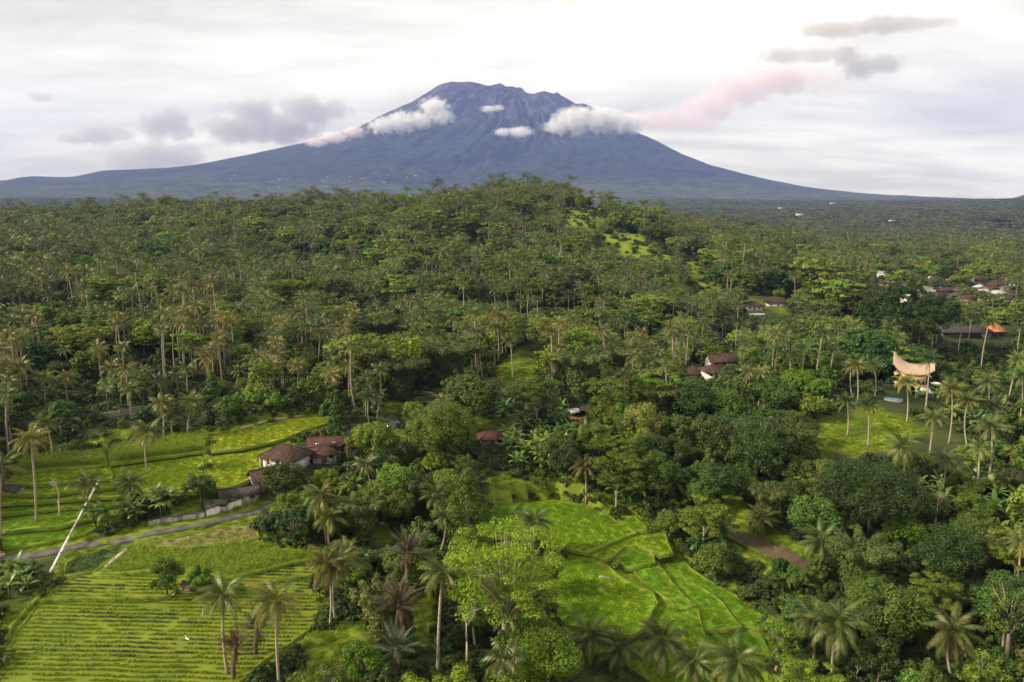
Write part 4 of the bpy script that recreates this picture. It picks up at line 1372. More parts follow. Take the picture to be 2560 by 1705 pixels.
# coconut palms read from the photograph: foot, top of the trunk, crown size
PALMS = [
    (1094, 1690, 1106, 1428, 1.0, 'tall pale-trunked coconut palm standing alone in the centre foreground'),
    (1330, 1420, 1336, 1302, 1.05, 'coconut palm poking up behind the bright yellow-green tree by the big rice paddy'),
    (1090, 1400, 1116, 1292, .85, 'thin coconut palm right behind the centre foreground palm'),
    (1009, 1290, 1009, 1216, 1.0, 'bushy short coconut palm left of the tall conical tree'),
    (1093, 1322, 1091, 1238, .95, 'drooping coconut palm just left of the tall conical tree'),
    (3, 1345, 6, 1165, 1.1, 'coconut palm with bowed trunk cut by the left edge'),
    (91, 1311, 77, 1098, 1.0, 'tall white-trunked coconut palm on the lower left grass terraces'),
    (371, 1187, 369, 1082, 1.15, 'coconut palm with wide drooping crown amid the yellow rice terraces'),
    (328, 1270, 326, 1208, 1.05, 'bushy coconut palm over the banana clump by the roadside wall'),
    (226, 1297, 221, 1206, .95, 'coconut palm standing directly behind the white pipe'),
    (408, 1100, 405, 1006, 1.0, 'left one of three coconut palms at the forest edge above the maize'),
    (433, 1095, 436, 1036, .95, 'shorter middle one of three coconut palms at the forest edge above the maize'),
    (468, 1087, 477, 1004, 1.0, 'right one of three coconut palms at the forest edge above the maize'),
    (591, 982, 598, 926, .9, None), (112, 1010, 108, 944, 1.0, None), (172, 1010, 169, 944, 1.0, None), (470, 1000, 467, 920, .95, None), (330, 1040, 328, 972, .9, None), (403, 1020, 400, 951, .9, None),
    (129, 1142, 112, 1060, .95, 'leaning coconut palm at the wood edge right of the tall white-trunked palm'),
    (698, 1712, 690, 1502, 1.1, 'windswept coconut palm rising over the right end of the striped field'),
    (570, 1690, 560, 1490, 1.05, 'vine-hung coconut palm at the corner of the striped field'),
    (824, 1567, 820, 1412, 1.0, 'left trunk of the paired tall coconut palms beside the striped field'),
    (840, 1552, 843, 1408, 1.05, 'right trunk of the paired tall coconut palms beside the striped field'),
    (816, 1360, 802, 1238, 1.1, 'golden coconut palm beside the dark bush at the road bend'),
    (824, 1372, 828, 1292, 1.0, 'coconut palm below the golden palm at the road bend'),
    (874, 1460, 872, 1386, .9, 'yellowing coconut palm right of the paired tall palms'),
    (2254, 1287, 2257, 1114, 1.05, 'tall coconut palm with straight trunk above the dark thicket on the right'),
    (2322, 1160, 2337, 1042, 1.0, None), (2372, 1108, 2380, 975, 1.05, 'broad coconut palm right below the thatched villa'), (2419, 1118, 2421, 1002, .95, None), (2462, 1100, 2472, 955, 1.0, None), (2480, 1115, 2484, 1016, 1.0, None),
    (2467, 1222, 2480, 1068, 1.05, 'tall coconut palm near the right edge over the banana thicket'),
    (2337, 1262, 2363, 1146, 1.0, 'brown-crowned leaning coconut palm above the dark thicket'),
    (2267, 1056, 2265, 955, .95, 'coconut palm directly in front of the villa pool'), (2314, 1025, 2324, 897, 1.0, 'tall coconut palm crossing the front of the thatched villa'),
    (2143, 1010, 2141, 915, .9, None), (2134, 1000, 2130, 916, .9, None), (2187, 994, 2185, 912, .9, None), (2170, 1118, 2172, 1010, .9, None), (2118, 1090, 2117, 1004, .9, None),
    (1905, 1338, 1905, 1296, .95, 'pale short coconut palm above the ploughed field'), (2052, 1422, 2054, 1352, 1.15, 'coconut palm at the right end of the ploughed field'),
    (2033, 1660, 2036, 1546, 1.0, 'left of the two crossing coconut palms at the lower right'), (2082, 1712, 2096, 1560, 1.25, 'large-crowned right one of the two crossing coconut palms at the lower right'),
    (2383, 1700, 2383, 1578, 1.2, 'wide coconut palm in the dark lower right corner wood'),
    (1844, 1765, 1842, 1655, 1.2, 'coconut palm cut by the bottom edge below the rice paddies'), (1648, 1690, 1656, 1600, 1.2, 'brown-trunked coconut palm on the grassy terrace below the rice paddies'),
    (1550, 1668, 1550, 1622, 1.1, 'stubby coconut palm left of the brown-trunked palm below the paddies'), (1476, 1650, 1477, 1588, 1.1, 'pale-fronded coconut palm at the foot of the leafy bank below the paddies'), (1737, 1725, 1737, 1658, .95, 'small coconut palm at the bottom edge between two larger ones'),
    (1465, 1256, 1463, 1163, 1.0, 'slim coconut palm at the far edge of the big rice paddy'), (1470, 1150, 1468, 1078, .95, None), (1487, 1160, 1486, 1100, .9, None), (1680, 1240, 1681, 1202, 1.05, None), (1354, 1061, 1353, 1003, .9, None),
    (924, 1066, 922, 992, .85, None), (942, 1045, 943, 986, .85, None), (935, 1030, 918, 942, .85, None), (955, 1030, 952, 926, .9, None), (915, 1040, 905, 960, .85, None),
    (1209, 950, 1200, 868, .9, 'right one of two coconut palms left of the sunlit clearing'), (1193, 950, 1189, 873, .85, 'left one of two coconut palms left of the sunlit clearing'), (1282, 952, 1276, 850, .95, 'tall coconut palm in the middle of the sunlit clearing'), (1245, 908, 1243, 820, .9, None),
    (1340, 823, 1342, 750, .95, None), (1321, 812, 1322, 732, .95, None), (1239, 795, 1236, 728, .95, None), (1210, 788, 1207, 728, .9, None), (1358, 785, 1358, 717, .9, None), (1382, 785, 1382, 730, .9, None), (1557, 792, 1561, 725, .9, None), (1300, 800, 1300, 745, .9, None),
    (2254, 888, 2255, 812, 1.0, None), (2325, 895, 2332, 802, 1.0, None), (2340, 862, 2342, 795, .95, None), (2394, 884, 2405, 770, 1.0, None), (2410, 874, 2428, 790, 1.0, None), (2452, 930, 2473, 806, 1.0, None), (2542, 896, 2552, 816, .95, None),
    (1837, 895, 1842, 802, .95, None), (1810, 870, 1809, 806, .9, None), (1888, 858, 1888, 798, .9, None), (2520, 1005, 2545, 900, 1.0, None), (2548, 1060, 2556, 940, 1.0, None),
    (740, 985, 745, 915, .9, None), (770, 945, 772, 880, .9, None), (650, 900, 652, 845, .9, None), (1100, 840, 1100, 780, .85, None), (1418, 790, 1420, 735, .9, None), (1620, 860, 1622, 800, .9, None), (1640, 905, 1640, 850, .9, None), (1560, 880, 1560, 810, .9, None),
]
for k, (bx, by, tx, ty, cs, lab) in enumerate(PALMS):
    b = hit(bx, by)
    tp = above(b, tx, ty)
    D = math.hypot(b.x, b.y)
    g_ = random.Random(k)
    if bx < 900:
        colr = (1.0 + g_.uniform(-.12, .18), 1.0 + g_.uniform(-.1, .1), .7, 1)
    else:
        colr = (.85 + g_.uniform(-.12, .2), 1.0 + g_.uniform(-.12, .1), .85, 1)
    add_palm(b, tp, cs, D < 172, colr, lab, k, lod=0)
    x, y, d = project(np.array([b, tp]))
    rpx = 3.4 * cs * FPX / d[1]
    HAND.append((tx - rpx, ty - rpx, tx + rpx, ty + rpx * .8, D))
    HAND.append((min(bx, tx) - 3, ty, max(bx, tx) + 3, by - .35 * (by - ty), D))

# trees read from the photograph: kind, foot, top, crown width in picture, colour, label
TREES = [
    ('umbrella', 1262, 1690, 1345, 1345, 285, (.98, 1.15, .5, 1), 'big bright yellow-green tree with pale forking trunk at the edge of the paddies', 0),
    ('light', 1362, 1765, 1362, 1572, 165, (.85, 1.0, .6, 1), 'rounded leafy tree at the foot of the bright yellow-green tree', 0),
    ('cone', 1173, 1405, 1173, 1170, 128, (.95, 1.0, .75, 1), 'tall conical tree with bare lower trunk left of the big rice paddy', 1),
    ('round', 1110, 1168, 1112, 1008, 168, (1.55, 1.25, .7, 1), 'broad olive mango-like tree beside the white block house', 0),
    ('round', 950, 1166, 948, 1056, 92, (1.35, 1.25, .6, 1), 'small olive round-headed tree left of the broad olive tree', 1),
    ('airy', 1605, 1132, 1606, 1006, 112, (1.25, 1.1, 1.7, 1), 'pale grey-green feathery tree in the middle of the valley', 0),
    ('round', 1416, 1212, 1416, 1112, 78, (.8, .9, .8, 1), 'dark rounded tree behind the big rice paddy', 2),
    ('light', 905, 1740, 905, 1596, 100, (1.05, 1.25, .5, 1), 'vivid light green tree at the bottom edge left of centre', 1),
    ('light', 1085, 1196, 1086, 1124, 58, (1.15, 1.2, .5, 1), 'small bright yellow-green tree below the broad olive tree', 0),
    ('round', 505, 1266, 505, 1184, 80, (.95, 1.05, .7, 1), 'round dark green tree behind the long roadside shed', 0),
    ('round', 712, 1262, 712, 1152, 98, (1.2, 1.2, .6, 1), 'leafy tree right in front of the main brown-roofed house', 1),
    ('light', 815, 1240, 815, 1174, 66, (1.2, 1.05, .4, 1), 'yellow-green tree right of the main brown-roofed house', 1),
    ('round', 690, 1352, 688, 1284, 76, (.62, .78, .7, 1), 'dark bushy tree in the road bend, left one of three', 2),
    ('airy', 735, 1368, 738, 1270, 92, (.62, .72, .6, 1), 'dark bushy tree in the road bend, tall middle one of three', 1),
    ('light', 778, 1360, 776, 1290, 60, (.6, .78, .6, 1), 'dark bushy tree in the road bend, right one of three', 0),
    ('cone', 848, 1108, 846, 974, 62, (1.0, 1.1, .75, 1), 'dense pointed tree at the far end of the upper rice terrace', 0),
    ('light', 420, 1500, 418, 1396, 80, (.8, .95, .7, 1), 'leafy tree overhanging the field hut on its left', 1),
    ('light', 505, 1500, 506, 1408, 60, (.75, .95, .6, 1), 'leafy tree overhanging the field hut on its right', 0),
    ('light', 1988, 1478, 1988, 1418, 56, (.6, .8, .6, 1), 'low leafy tree at the lower corner of the ploughed field', 0),
    ('round', 1950, 1440, 1946, 1398, 44, (.7, .85, .6, 1), 'small dark tree on the lower side of the ploughed field', 0),
    ('airy', 1887, 1222, 1887, 1046, 132, (.9, .95, 1.15, 1), 'tall greyish tree above the banana grove right of the paddies', 1),
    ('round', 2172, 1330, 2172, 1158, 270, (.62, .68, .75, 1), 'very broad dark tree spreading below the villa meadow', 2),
    ('round', 2362, 1480, 2362, 1318, 140, (.62, .8, .75, 1), 'dark rounded tree in the right-hand wood', 0),
    ('light', 2296, 1640, 2298, 1488, 92, (.85, 1.0, .7, 1), 'bright cauliflower-headed tree in the lower right wood', 0),
    ('bamboo', 2140, 1480, 2140, 1330, 170, (.85, .95, .7, 1), 'bamboo clump on the slope right of the ploughed field', 0),
    ('airy', 1940, 1690, 1940, 1528, 106, (.85, 1.05, .8, 1), 'light feathery tree right of the paddies near the bottom edge', 0),
    ('light', 2252, 1372, 2252, 1292, 100, (.75, .95, .4, 1), 'bright green round tree in front of the very broad dark tree', 0),
    ('airy', 2515, 1660, 2515, 1430, 130, (.85, .8, .9, 1), 'tall brownish tree on the right edge of the lower wood', 1),
    ('round', 2190, 1730, 2190, 1590, 100, (.75, .8, .7, 1), 'dark tree at the bottom edge right of the crossing palms', 1),
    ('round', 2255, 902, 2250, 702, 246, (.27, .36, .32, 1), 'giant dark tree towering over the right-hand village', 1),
    ('umbrella', 2150, 830, 2140, 730, 110, (1.05, .85, .6, 1), 'yellowish spreading tree left of the giant dark tree', 1),
    ('light', 1945, 752, 1945, 722, 34, (1.0, 1.1, .5, 1), None, 0),
    ('round', 1450, 540, 1449, 482, 28, (2.0, 1.25, .5, 1), 'single orange-yellow tree on the upper hill terraces', 0),
    ('light', 1125, 885, 1120, 830, 60, WHITE, None, 1),
    ('umbrella', 215, 900, 215, 818, 170, (.95, .85, .8, 1), 'flat-topped spreading tree among the left hillside palms', 0),
    ('umbrella', 360, 890, 360, 842, 66, (.9, 1.1, .5, 1), 'light green flat-topped tree among the left hillside palms', 1),
    ('umbrella', 710, 800, 710, 705, 76, (1.1, 1.0, .7, 1), None, 0), ('umbrella', 720, 760, 720, 702, 74, (1.0, 1.05, .7, 1), None, 1),
    ('round', 600, 790, 600, 735, 72, (1.0, 1.1, .6, 1), None, 1), ('round', 180, 860, 175, 775, 60, (1.1, 1.0, .6, 1), None, 0), ('light', 165, 830, 172, 770, 70, (.9, 1.15, .5, 1), None, 1),
    ('cone', 215, 960, 215, 895, 50, (.9, .95, .7, 1), None, 0), ('round', 380, 700, 380, 600, 110, (.75, .85, .75, 1), None, 2), ('light', 220, 700, 218, 640, 60, (.7, .95, .7, 1), None, 0),
    ('bamboo', 1000, 1000, 1000, 880, 130, (.8, .95, .8, 1), None, 0), ('bamboo', 1120, 960, 1110, 840, 150, (.75, .9, .8, 1), None, 0), ('bamboo', 1450, 1000, 1440, 860, 130, (.8, .95, .8, 1), None, 0), ('bamboo', 1530, 960, 1520, 850, 120, (.9, 1.0, .8, 1), None, 0),
    ('bamboo', 940, 880, 935, 780, 110, (.9, 1.0, .8, 1), None, 0), ('bamboo', 1640, 1060, 1640, 950, 110, (.85, .95, .75, 1), None, 0), ('round', 1730, 1060, 1730, 960, 120, (.75, .85, .65, 1), None, 1), ('round', 1810, 1060, 1812, 970, 110, (.8, .95, .6, 1), None, 2), ('light', 2000, 990, 2000, 925, 90, (.85, 1.05, .5, 1), None, 0), ('round', 1930, 1040, 1930, 950, 110, (.7, .8, .6, 1), None, 0),
    ('light', 750, 960, 750, 890, 60, (1.0, 1.0, .4, 1), 'yellow-leaved tree in the wood above the upper rice terrace', 1),
    ('cone', 532, 1010, 530, 925, 46, (1.2, 1.15, .7, 1), None, 0), ('light', 690, 1030, 690, 985, 50, (.8, 1.1, .5, 1), None, 0), ('light', 640, 1020, 640, 980, 44, (.8, 1.05, .5, 1), None, 1),
    ('round', 2390, 930, 2390, 905, 40, (1.3, 1.15, .5, 1), None, 0),
]
for q in range(16):   # rounded clove trees in rows beside the villa
    px_ = 2350 + (q % 6) * 36 + 10 * (q // 6) + 7 * math.sin(q * 3.1)
    py_ = 905 + (q // 6) * 26 + 5 * math.sin(q)
    TREES.append(('cone', px_, py_, px_, py_ - 34 - 5 * math.sin(q * 1.9), 27, (1.35 + .2 * math.sin(q), 1.25, .55, 1), None, 0))
for k, (kd, bx, by, tx, ty, wpx, colr, lab, var) in enumerate(TREES):
    b = hit(bx, by)
    tp = above(b, tx, ty)
    _, _, d = project(np.array(b))
    w = wpx * d / FPX
    hh = max(2.5, tp.z - b.z)
    own = None
    if d < 260 or w > 13:
        lf = float(np.clip(.0022 * d, .30, 1.0))
        sh_ = 'round' if kd == 'light' else kd
        bs = hh * {'umbrella': .40, 'bamboo': .04, 'cone': (.12, .34)[var % 2], 'airy': .3}.get(sh_, .2)
        area = w * (w + 2 * (hh - bs))
        nc = int(np.clip(area * {'airy': .30, 'umbrella': .26}.get(sh_, .30), 26, 300))
        nl = int(np.clip({'airy': 60, 'umbrella': 88}.get(sh_, 130) * (.42 / lf) ** .6, 40, 190))
        mat_ = {'round': M_BROAD, 'light': M_LIGHT, 'umbrella': M_LIGHT, 'cone': (M_BROAD, M_LIGHT)[var % 2], 'airy': (M_LIGHT, M_BROAD)[var % 2], 'bamboo': M_BAMBOO}[kd]
        own = make_tree(sh_, 2000 + k, hh, w, bs, nc, nl, lf, mat_, M_BARK if sh_ in ('umbrella', 'airy') or (sh_ == 'cone' and var) else None, limbs=26 if sh_ in ('umbrella', 'airy') else 9, trunkr=.018 * hh + .06)
    add_tree(kd, b, hh, w, colr, lab, k, 0 if d < 260 else 1, own=own)
    HAND.append((tx - wpx * .33, ty + .1 * (by - ty), tx + wpx * .33, by - .45 * (by - ty), float(d)))

# dark sugar palms with upright feathery fronds
SUGAR = [(1019, 1560, 1020, 1360, 1.15, 'dark brown upright sugar palm, the upper one left of the centre foreground palm', (1, .9, .9, 1)),
         (1000, 1640, 998, 1500, 1.3, 'dark shaggy sugar palm, the lower one left of the centre foreground palm', (1.05, .9, .85, 1)),
         (993, 1712, 992, 1612, 1.05, 'grey-green sugar palm at the bottom left of the centre foreground palm', (.9, 1.5, 1.2, 1)),
         (872, 1160, 872, 1098, .9, 'dark sugar palm beside the main house compound on its right', (.9, 1.4, 1.2, 1)),
         (640, 1640, 645, 1560, 1.0, 'grey hanging sugar palm between the two windswept palms by the striped field', (.9, 1.4, 1.3, 1)),
         (585, 1700, 590, 1610, .9, 'brown withered sugar palm at the foot of the vine-hung palm', (1.5, 1.1, .9, 1))]
for k, (bx, by, tx, ty, cs, lab, colr) in enumerate(SUGAR):
    b = hit(bx, by)
    tp = above(b, tx, ty)
    o = obj('sugar_palm', None, None, b)
    d = tp - b
    h = d.length
    tr = obj('trunk', PALM_TRUNK[0], o, (0, 0, -.3), d.to_track_quat('Z', 'Y').to_euler(), (1.9, 1.9, (h + .3) / 10))
    tr.color = (.35, .3, .28, 1)
    r_ = random.Random(k)
    for q in range(24):
        f_ = q / 23
        fr = obj('frond', FROND_SUGAR, o, d * (1 - .22 * r_.random()), (0, -rad(86 - 75 * f_ + r_.uniform(-8, 8)), q * 2.4), (cs * r_.uniform(.75, 1.05),) * 3)
        fr.color = colr
    for q in range(6):
        fr = obj('frond', FROND_DEAD, o, d * .9, (0, rad(r_.uniform(40, 75)), q * 1.05), (cs * .9,) * 3)
        fr.color = (.7, .6, .55, 1)
    reg(o, 'sugar palm', tp, 'dark', lab)
    x, y, dd = project(np.array(tp))
    HAND.append((tx - 45, ty - 75, tx + 45, ty + 40, float(dd)))

# leafless trees
for k, (bx, by, ty, lab, c_) in enumerate([(150, 1290, 1176, 'bare white tree on the lower left grass terraces', (1.5, 1.5, 1.5, 1)), (1168, 1668, 1480, 'bare grey branching tree between the centre palm and the bright tree', (1.1, 1.1, 1.1, 1)),
                                           (1940, 1424, 1350, 'dry brown leafless tree over the ploughed field', (.9, .75, .7, 1)), (2335, 1340, 1205, 'pale leafless tree behind the dark rounded tree of the right-hand wood', (1.2, 1.15, 1.1, 1)), (2140, 1712, 1650, 'small white dead tree at the bottom edge right of the crossing palms', (1.6, 1.6, 1.6, 1))]):
    b = hit(bx, by)
    tp = above(b, bx, ty)
    s = (tp.z - b.z) / 9.5
    o = obj('bare_tree', None, None, b, (0, 0, k * 1.3))
    for nm, me in zip(('branches', 'trunk'), BARE[k % 3]):
        c = obj(nm, me, o, (0, 0, 0), (0, 0, 0), (s,) * 3)
        c.color = c_
    reg(o, 'bare tree', (b.x, b.y, b.z + 6 * s), 'leafless', lab)
    x, y, dd = project(np.array(b))
    HAND.append((bx - 30, ty, bx + 30, by, float(dd)))

# banana plants: clumps read from the photograph (centre, half size, count)
BAN = [(1320, 1150, 60, 44, 26), (1400, 1090, 90, 34, 26), (1330, 1045, 80, 18, 14), (370, 1290, 55, 22, 14), (250, 1305, 40, 16, 8), (1720, 1190, 70, 50, 18), (1760, 1360, 50, 40, 10), (2430, 1260, 110, 60, 24), (2500, 1330, 60, 60, 12), (2050, 1030, 50, 14, 6), (1580, 1245, 50, 20, 9), (40, 1475, 40, 26, 7), (930, 1260, 60, 30, 7), (740, 1300, 40, 20, 6), (1100, 1290, 40, 20, 5), (2190, 1250, 120, 40, 12), (2330, 1005, 50, 10, 7), (2440, 1060, 80, 30, 10), (1130, 905, 70, 16, 8)]
gb = np.random.default_rng(77)
kb = 0
for cx_, cy_, hx_, hy_, n_ in BAN:
    for q in range(n_):
        px_, py_ = cx_ + gb.uniform(-hx_, hx_), cy_ + gb.uniform(-hy_, hy_)
        if any(in_poly(px_, py_, pl) for pl in [f[3] for f in FIELDS]):
            continue
        b = hit(px_, py_)
        D = math.hypot(b.x, b.y)
        add_banana(b, gb.uniform(.85, 1.45), D < 135, (gb.uniform(.75, 1.15), gb.uniform(.85, 1.15), .8, 1), None, kb)
        kb += 1

# ------------------------------------------------------------------ scattered wood
gs = np.random.default_rng(2024)


def jitter(s, r0, r1, half=44.0):
    n = int(2 * r1 / s) + 2
    xs, ys = np.meshgrid(np.arange(n) * s - r1, np.arange(int(r1 / s) + 2) * s)
    X = (xs + gs.uniform(-.48, .48, xs.shape) * s).ravel()
    Y = (ys + gs.uniform(-.48, .48, ys.shape) * s).ravel()
    r = np.hypot(X, Y)
    k = (r > r0) & (r < r1) & (np.abs(np.arctan2(X, Y)) < rad(half))
    return X[k], Y[k]


cand = [jitter(5.3, 62, 260), jitter(5.6, 260, 640), jitter(6.5, 640, 1250, 42)]
Xc = np.concatenate([c[0] for c in cand])
Yc = np.concatenate([c[1] for c in cand])
Zc = H(Xc, Yc)
Rc = np.hypot(Xc, Yc)
stand = fbm(Xc / 45, Yc / 45, 3, 88)
hsz = np.clip(gs.normal(.97, .22, len(Xc)) * np.clip(.55 + .95 * stand, .6, 1.4) + .75 * (gs.random(len(Xc)) < .035), .5, 1.9)
bxp, byp, Dc = project(np.stack([Xc, Yc, Zc], -1))
# kind by place
u = gs.random(len(Xc))
pn = fbm(Xc / 60, Yc / 60, 3, 71)
palm_p = np.where((bxp < 900) & (byp > 660), .85, np.where((bxp > 1150) & (bxp < 1950) & (byp > 620) & (byp < 960), .42, .26))
palm_p = np.where((byp < 540) & (bxp > 900) & (bxp < 1750), .55, palm_p)
palm_p = np.where((bxp > 1700) & (byp < 620), .5, palm_p)
palm_p = np.where((byp > 1050), .10, palm_p)
palm_p = np.clip(palm_p * .78 + (pn - .5) * 1.2, .02, .85)
kn = np.full(len(Xc), 'round', dtype=object)
v = gs.random(len(Xc))
ln_ = .5 + (fbm(Xc / 70 + 9, Yc / 70, 3, 33) - .5) * 2.2
kn[v < .30 + (ln_ - .5)] = 'light'
kn[(v > .62) & (v < .76)] = 'umbrella'
kn[(v >= .76) & (v < .86)] = 'cone'
kn[(v >= .86) & (v < .92)] = 'airy'
kn[(v >= .92)] = 'bamboo'
kn[u < palm_p] = 'palm'
base_h = {'round': 10.5, 'light': 10, 'umbrella': 13.5, 'cone': 10.5, 'airy': 11.5, 'bamboo': 12, 'palm': 15}
Hc = np.array([base_h[k] for k in kn]) * hsz
Wc = np.array([{'round': 9.0, 'light': 8.6, 'umbrella': 12, 'cone': 6.4, 'airy': 8, 'bamboo': 9.5, 'palm': 6.5}[k] for k in kn]) * hsz
near_f = np.interp(Rc, [60, 130, 240], [.70, .80, 1.0])
Hc *= near_f
Wc *= near_f * np.interp(Rc, [200, 420], [1.0, 1.22])
bad = (fbm(Xc / 22, Yc / 22, 2, 119) > .70) & (Rc > 230)
rpx = Wc * .5 * FPX / Dc
for f_, s_ in ((0, 0), (.3, 0), (.65, 0), (.65, .7), (.65, -.7), (.92, .35), (.92, -.35), (1.0, 0), (.45, .5), (.45, -.5)):
    x_, y_, _ = project(np.stack([Xc, Yc, Zc + Hc * f_], -1))
    x_ = x_ + s_ * rpx
    for poly in ALL_OPEN:
        pb = np.array(poly)
        m = (x_ > pb[:, 0].min()) & (x_ < pb[:, 0].max()) & (y_ > pb[:, 1].min()) & (y_ < pb[:, 1].max()) & ~bad
        if m.any():
            idx = np.where(m)[0]
            bad[idx[in_poly(x_[idx], y_[idx], poly)]] = True
    for poly, dp in KEEP:
        pb = np.array(poly)
        m = (x_ > pb[:, 0].min()) & (x_ < pb[:, 0].max()) & (y_ > pb[:, 1].min()) & (y_ < pb[:, 1].max()) & ~bad & (Dc < dp)
        if m.any():
            idx = np.where(m)[0]
            idx = idx[in_poly(x_[idx], y_[idx], poly)]
            if dp > 600:
                idx = idx[np.mod(Xc[idx] * 7.31 + Yc[idx] * 3.77, 1.0) > .09]
            bad[idx] = True
tx_, ty_, _ = project(np.stack([Xc, Yc, Zc + Hc], -1))
for (x0, y0, x1, y1, d) in HAND:
    ov = (bxp + rpx * .7 > x0) & (bxp - rpx * .7 < x1) & (ty_ < y1) & (byp > y0) & (Dc < d + 1.0)
    bad |= ov
bad |= (Rc < 120) & (ty_ > 1712)
bad |= (bxp < 5) & (Rc < 185)
for poly in ([(-200, 1420), (125, 1430), (125, 1500), (60, 1580), (20, 1720), (-200, 1760)], [(0, 1180), (320, 1180), (320, 1380), (0, 1400)]):
    for f_ in (0, .4, .8):
        x_, y_, _ = project(np.stack([Xc, Yc, Zc + Hc * f_], -1))
        bad |= in_poly(x_, y_, poly)
ok = ~bad
Xc, Yc, Zc, Hc, Wc, kn, Dc, Rc, bxp, byp, ty_ = [a[ok] for a in (Xc, Yc, Zc, Hc, Wc, kn, Dc, Rc, bxp, byp, ty_)]
size_px = Hc * FPX / Dc
inframe = (bxp > -10) & (bxp < 2570) & (ty_ < 1712) & (byp > 430)


def greens(x, y, z):
    """colour of a plant by stand: brown-gold palms on the left slope, cooler woods on the right"""
    s = fbm(np.array([x / 120.0]), np.array([y / 120.0]), 3, 55)[0]
    return s


order = np.argsort(-size_px)
cap = {'palm': max(0, 296 - len(PALMS)), 'round': 150, 'light': 80, 'umbrella': 40, 'cone': 30, 'airy': 24, 'bamboo': 40}
used = {k: 0 for k in cap}
as_object = np.zeros(len(Xc), bool)
for i in order:
    if inframe[i] and used[kn[i]] < cap[kn[i]]:
        used[kn[i]] += 1
        as_object[i] = True
for i in np.where(as_object)[0]:
    b = Vector((Xc[i], Yc[i], Zc[i] - .15))
    s_ = greens(Xc[i], Yc[i], Zc[i])
    k = int(i)
    if kn[i] == 'palm':
        left = bxp[i] < 900 and byp[i] > 620
        colr = (1.12 + .5 * (s_ - .5), 1.0, .72, 1) if left else (1.0 + .6 * (s_ - .5), 1.0, .9, 1)
        lean = Vector((gs.normal(0, .05), gs.normal(0, .05), 1)) * Hc[i]
        add_palm(b, b + lean, (.9 if Rc[i] < 240 else 1.0) * gs.uniform(.85, 1.1), False, colr, None, k)
    else:
        colr = (.85 + .7 * (s_ - .4), .92 + .4 * (s_ - .4), .8, 1)
        add_tree(kn[i], b, Hc[i], Wc[i], colr, None, k, 0 if Rc[i] < 200 else 1)


def stuff(name, pts, rot, scl, vi, meshes, label=None):
    """one uncountable mass: instances of a few meshes on points"""
    pts = np.asarray(pts, np.float32)
    if len(pts) == 0:
        return
    me = bpy.data.meshes.new(name)
    me.vertices.add(len(pts))
    me.vertices.foreach_set('co', pts.ravel())
    for an, ty, dat, key in (('rot', 'FLOAT_VECTOR', rot, 'vector'), ('scl', 'FLOAT_VECTOR', scl, 'vector'), ('vi', 'INT', vi, 'value')):
        a_ = me.attributes.new(an, ty, 'POINT')
        a_.data.foreach_set(key, np.asarray(dat, np.int32 if ty == 'INT' else np.float32).ravel())
    colx = bpy.data.collections.new(name + '_patterns')
    for k, m_ in enumerate(meshes):
        oo = bpy.data.objects.new('%s_pattern_%02d' % (name, k), m_)
        colx.objects.link(oo)
    ng = bpy.data.node_groups.new(name, 'GeometryNodeTree')
    ng.interface.new_socket(name='Geometry', in_out='INPUT', socket_type='NodeSocketGeometry')
    ng.interface.new_socket(name='Geometry', in_out='OUTPUT', socket_type='NodeSocketGeometry')
    gi, go = ng.nodes.new('NodeGroupInput'), ng.nodes.new('NodeGroupOutput')
    iop = ng.nodes.new('GeometryNodeInstanceOnPoints')
    ci = ng.nodes.new('GeometryNodeCollectionInfo')
    ci.inputs['Collection'].default_value = colx
    ci.inputs['Separate Children'].default_value = True
    ci.inputs['Reset Children'].default_value = True
    ng.links.new(gi.outputs[0], iop.inputs['Points'])
    ng.links.new(ci.outputs[0], iop.inputs['Instance'])
    iop.inputs['Pick Instance'].default_value = True
    for an, ty, sock in (('rot', 'FLOAT_VECTOR', 'Rotation'), ('scl', 'FLOAT_VECTOR', 'Scale'), ('vi', 'INT', 'Instance Index')):
        na_ = ng.nodes.new('GeometryNodeInputNamedAttribute')
        na_.data_type = ty
        na_.inputs['Name'].default_value = an
        ng.links.new(na_.outputs['Attribute'], iop.inputs[sock])
    ng.links.new(iop.outputs[0], go.inputs[0])
    o = obj(name, me)
    md = o.modifiers.new('scatter', 'NODES')
    md.node_group = ng
    return tag(o, label, None, None, 'stuff')


rest = ~as_object
wood_keys = ['round', 'light', 'umbrella', 'cone', 'airy', 'bamboo']
mid = rest & (Rc < 520) & (kn != 'palm')
far = rest & (Rc >= 520) & (kn != 'palm')
for nm, msk, libs, lab in (('woodland', mid, MIDW, 'mixed green woodland covering the near slopes'), ('hill_forest', far, FARV, 'dense mixed forest covering the hills below the volcano')):
    keys = [k for k in wood_keys if k in libs]
    meshes, off = [], {}
    for k in keys:
        off[k] = len(meshes)
        meshes += libs[k]
    off.setdefault('airy', off['light'])
    n = int(msk.sum())
    kk = kn[msk]
    vi = np.array([off[k] + int(gs.integers(0, 2)) for k in kk])
    refh = {'round': 12, 'light': 12, 'umbrella': 13.5, 'cone': 12, 'airy': 12, 'bamboo': 12}
    refw = {'round': 9.5, 'light': 9.5, 'umbrella': 12.5, 'cone': 6.8, 'airy': 8.5, 'bamboo': 10}
    sh = np.array([refh[k] for k in kk]); sw = np.array([refw[k] for k in kk])
    scl = np.stack([Wc[msk] / sw * 1.08, Wc[msk] / sw * 1.08, Hc[msk] / sh], -1)
    rot = np.stack([np.zeros(n), np.zeros(n), gs.uniform(0, 6.28, n)], -1)
    stuff(nm, np.stack([Xc[msk], Yc[msk], Zc[msk] - .2], -1), rot, scl, vi, meshes, lab)
msk = rest & (kn == 'palm')
n = int(msk.sum())
sc_ = Hc[msk] / 13.5
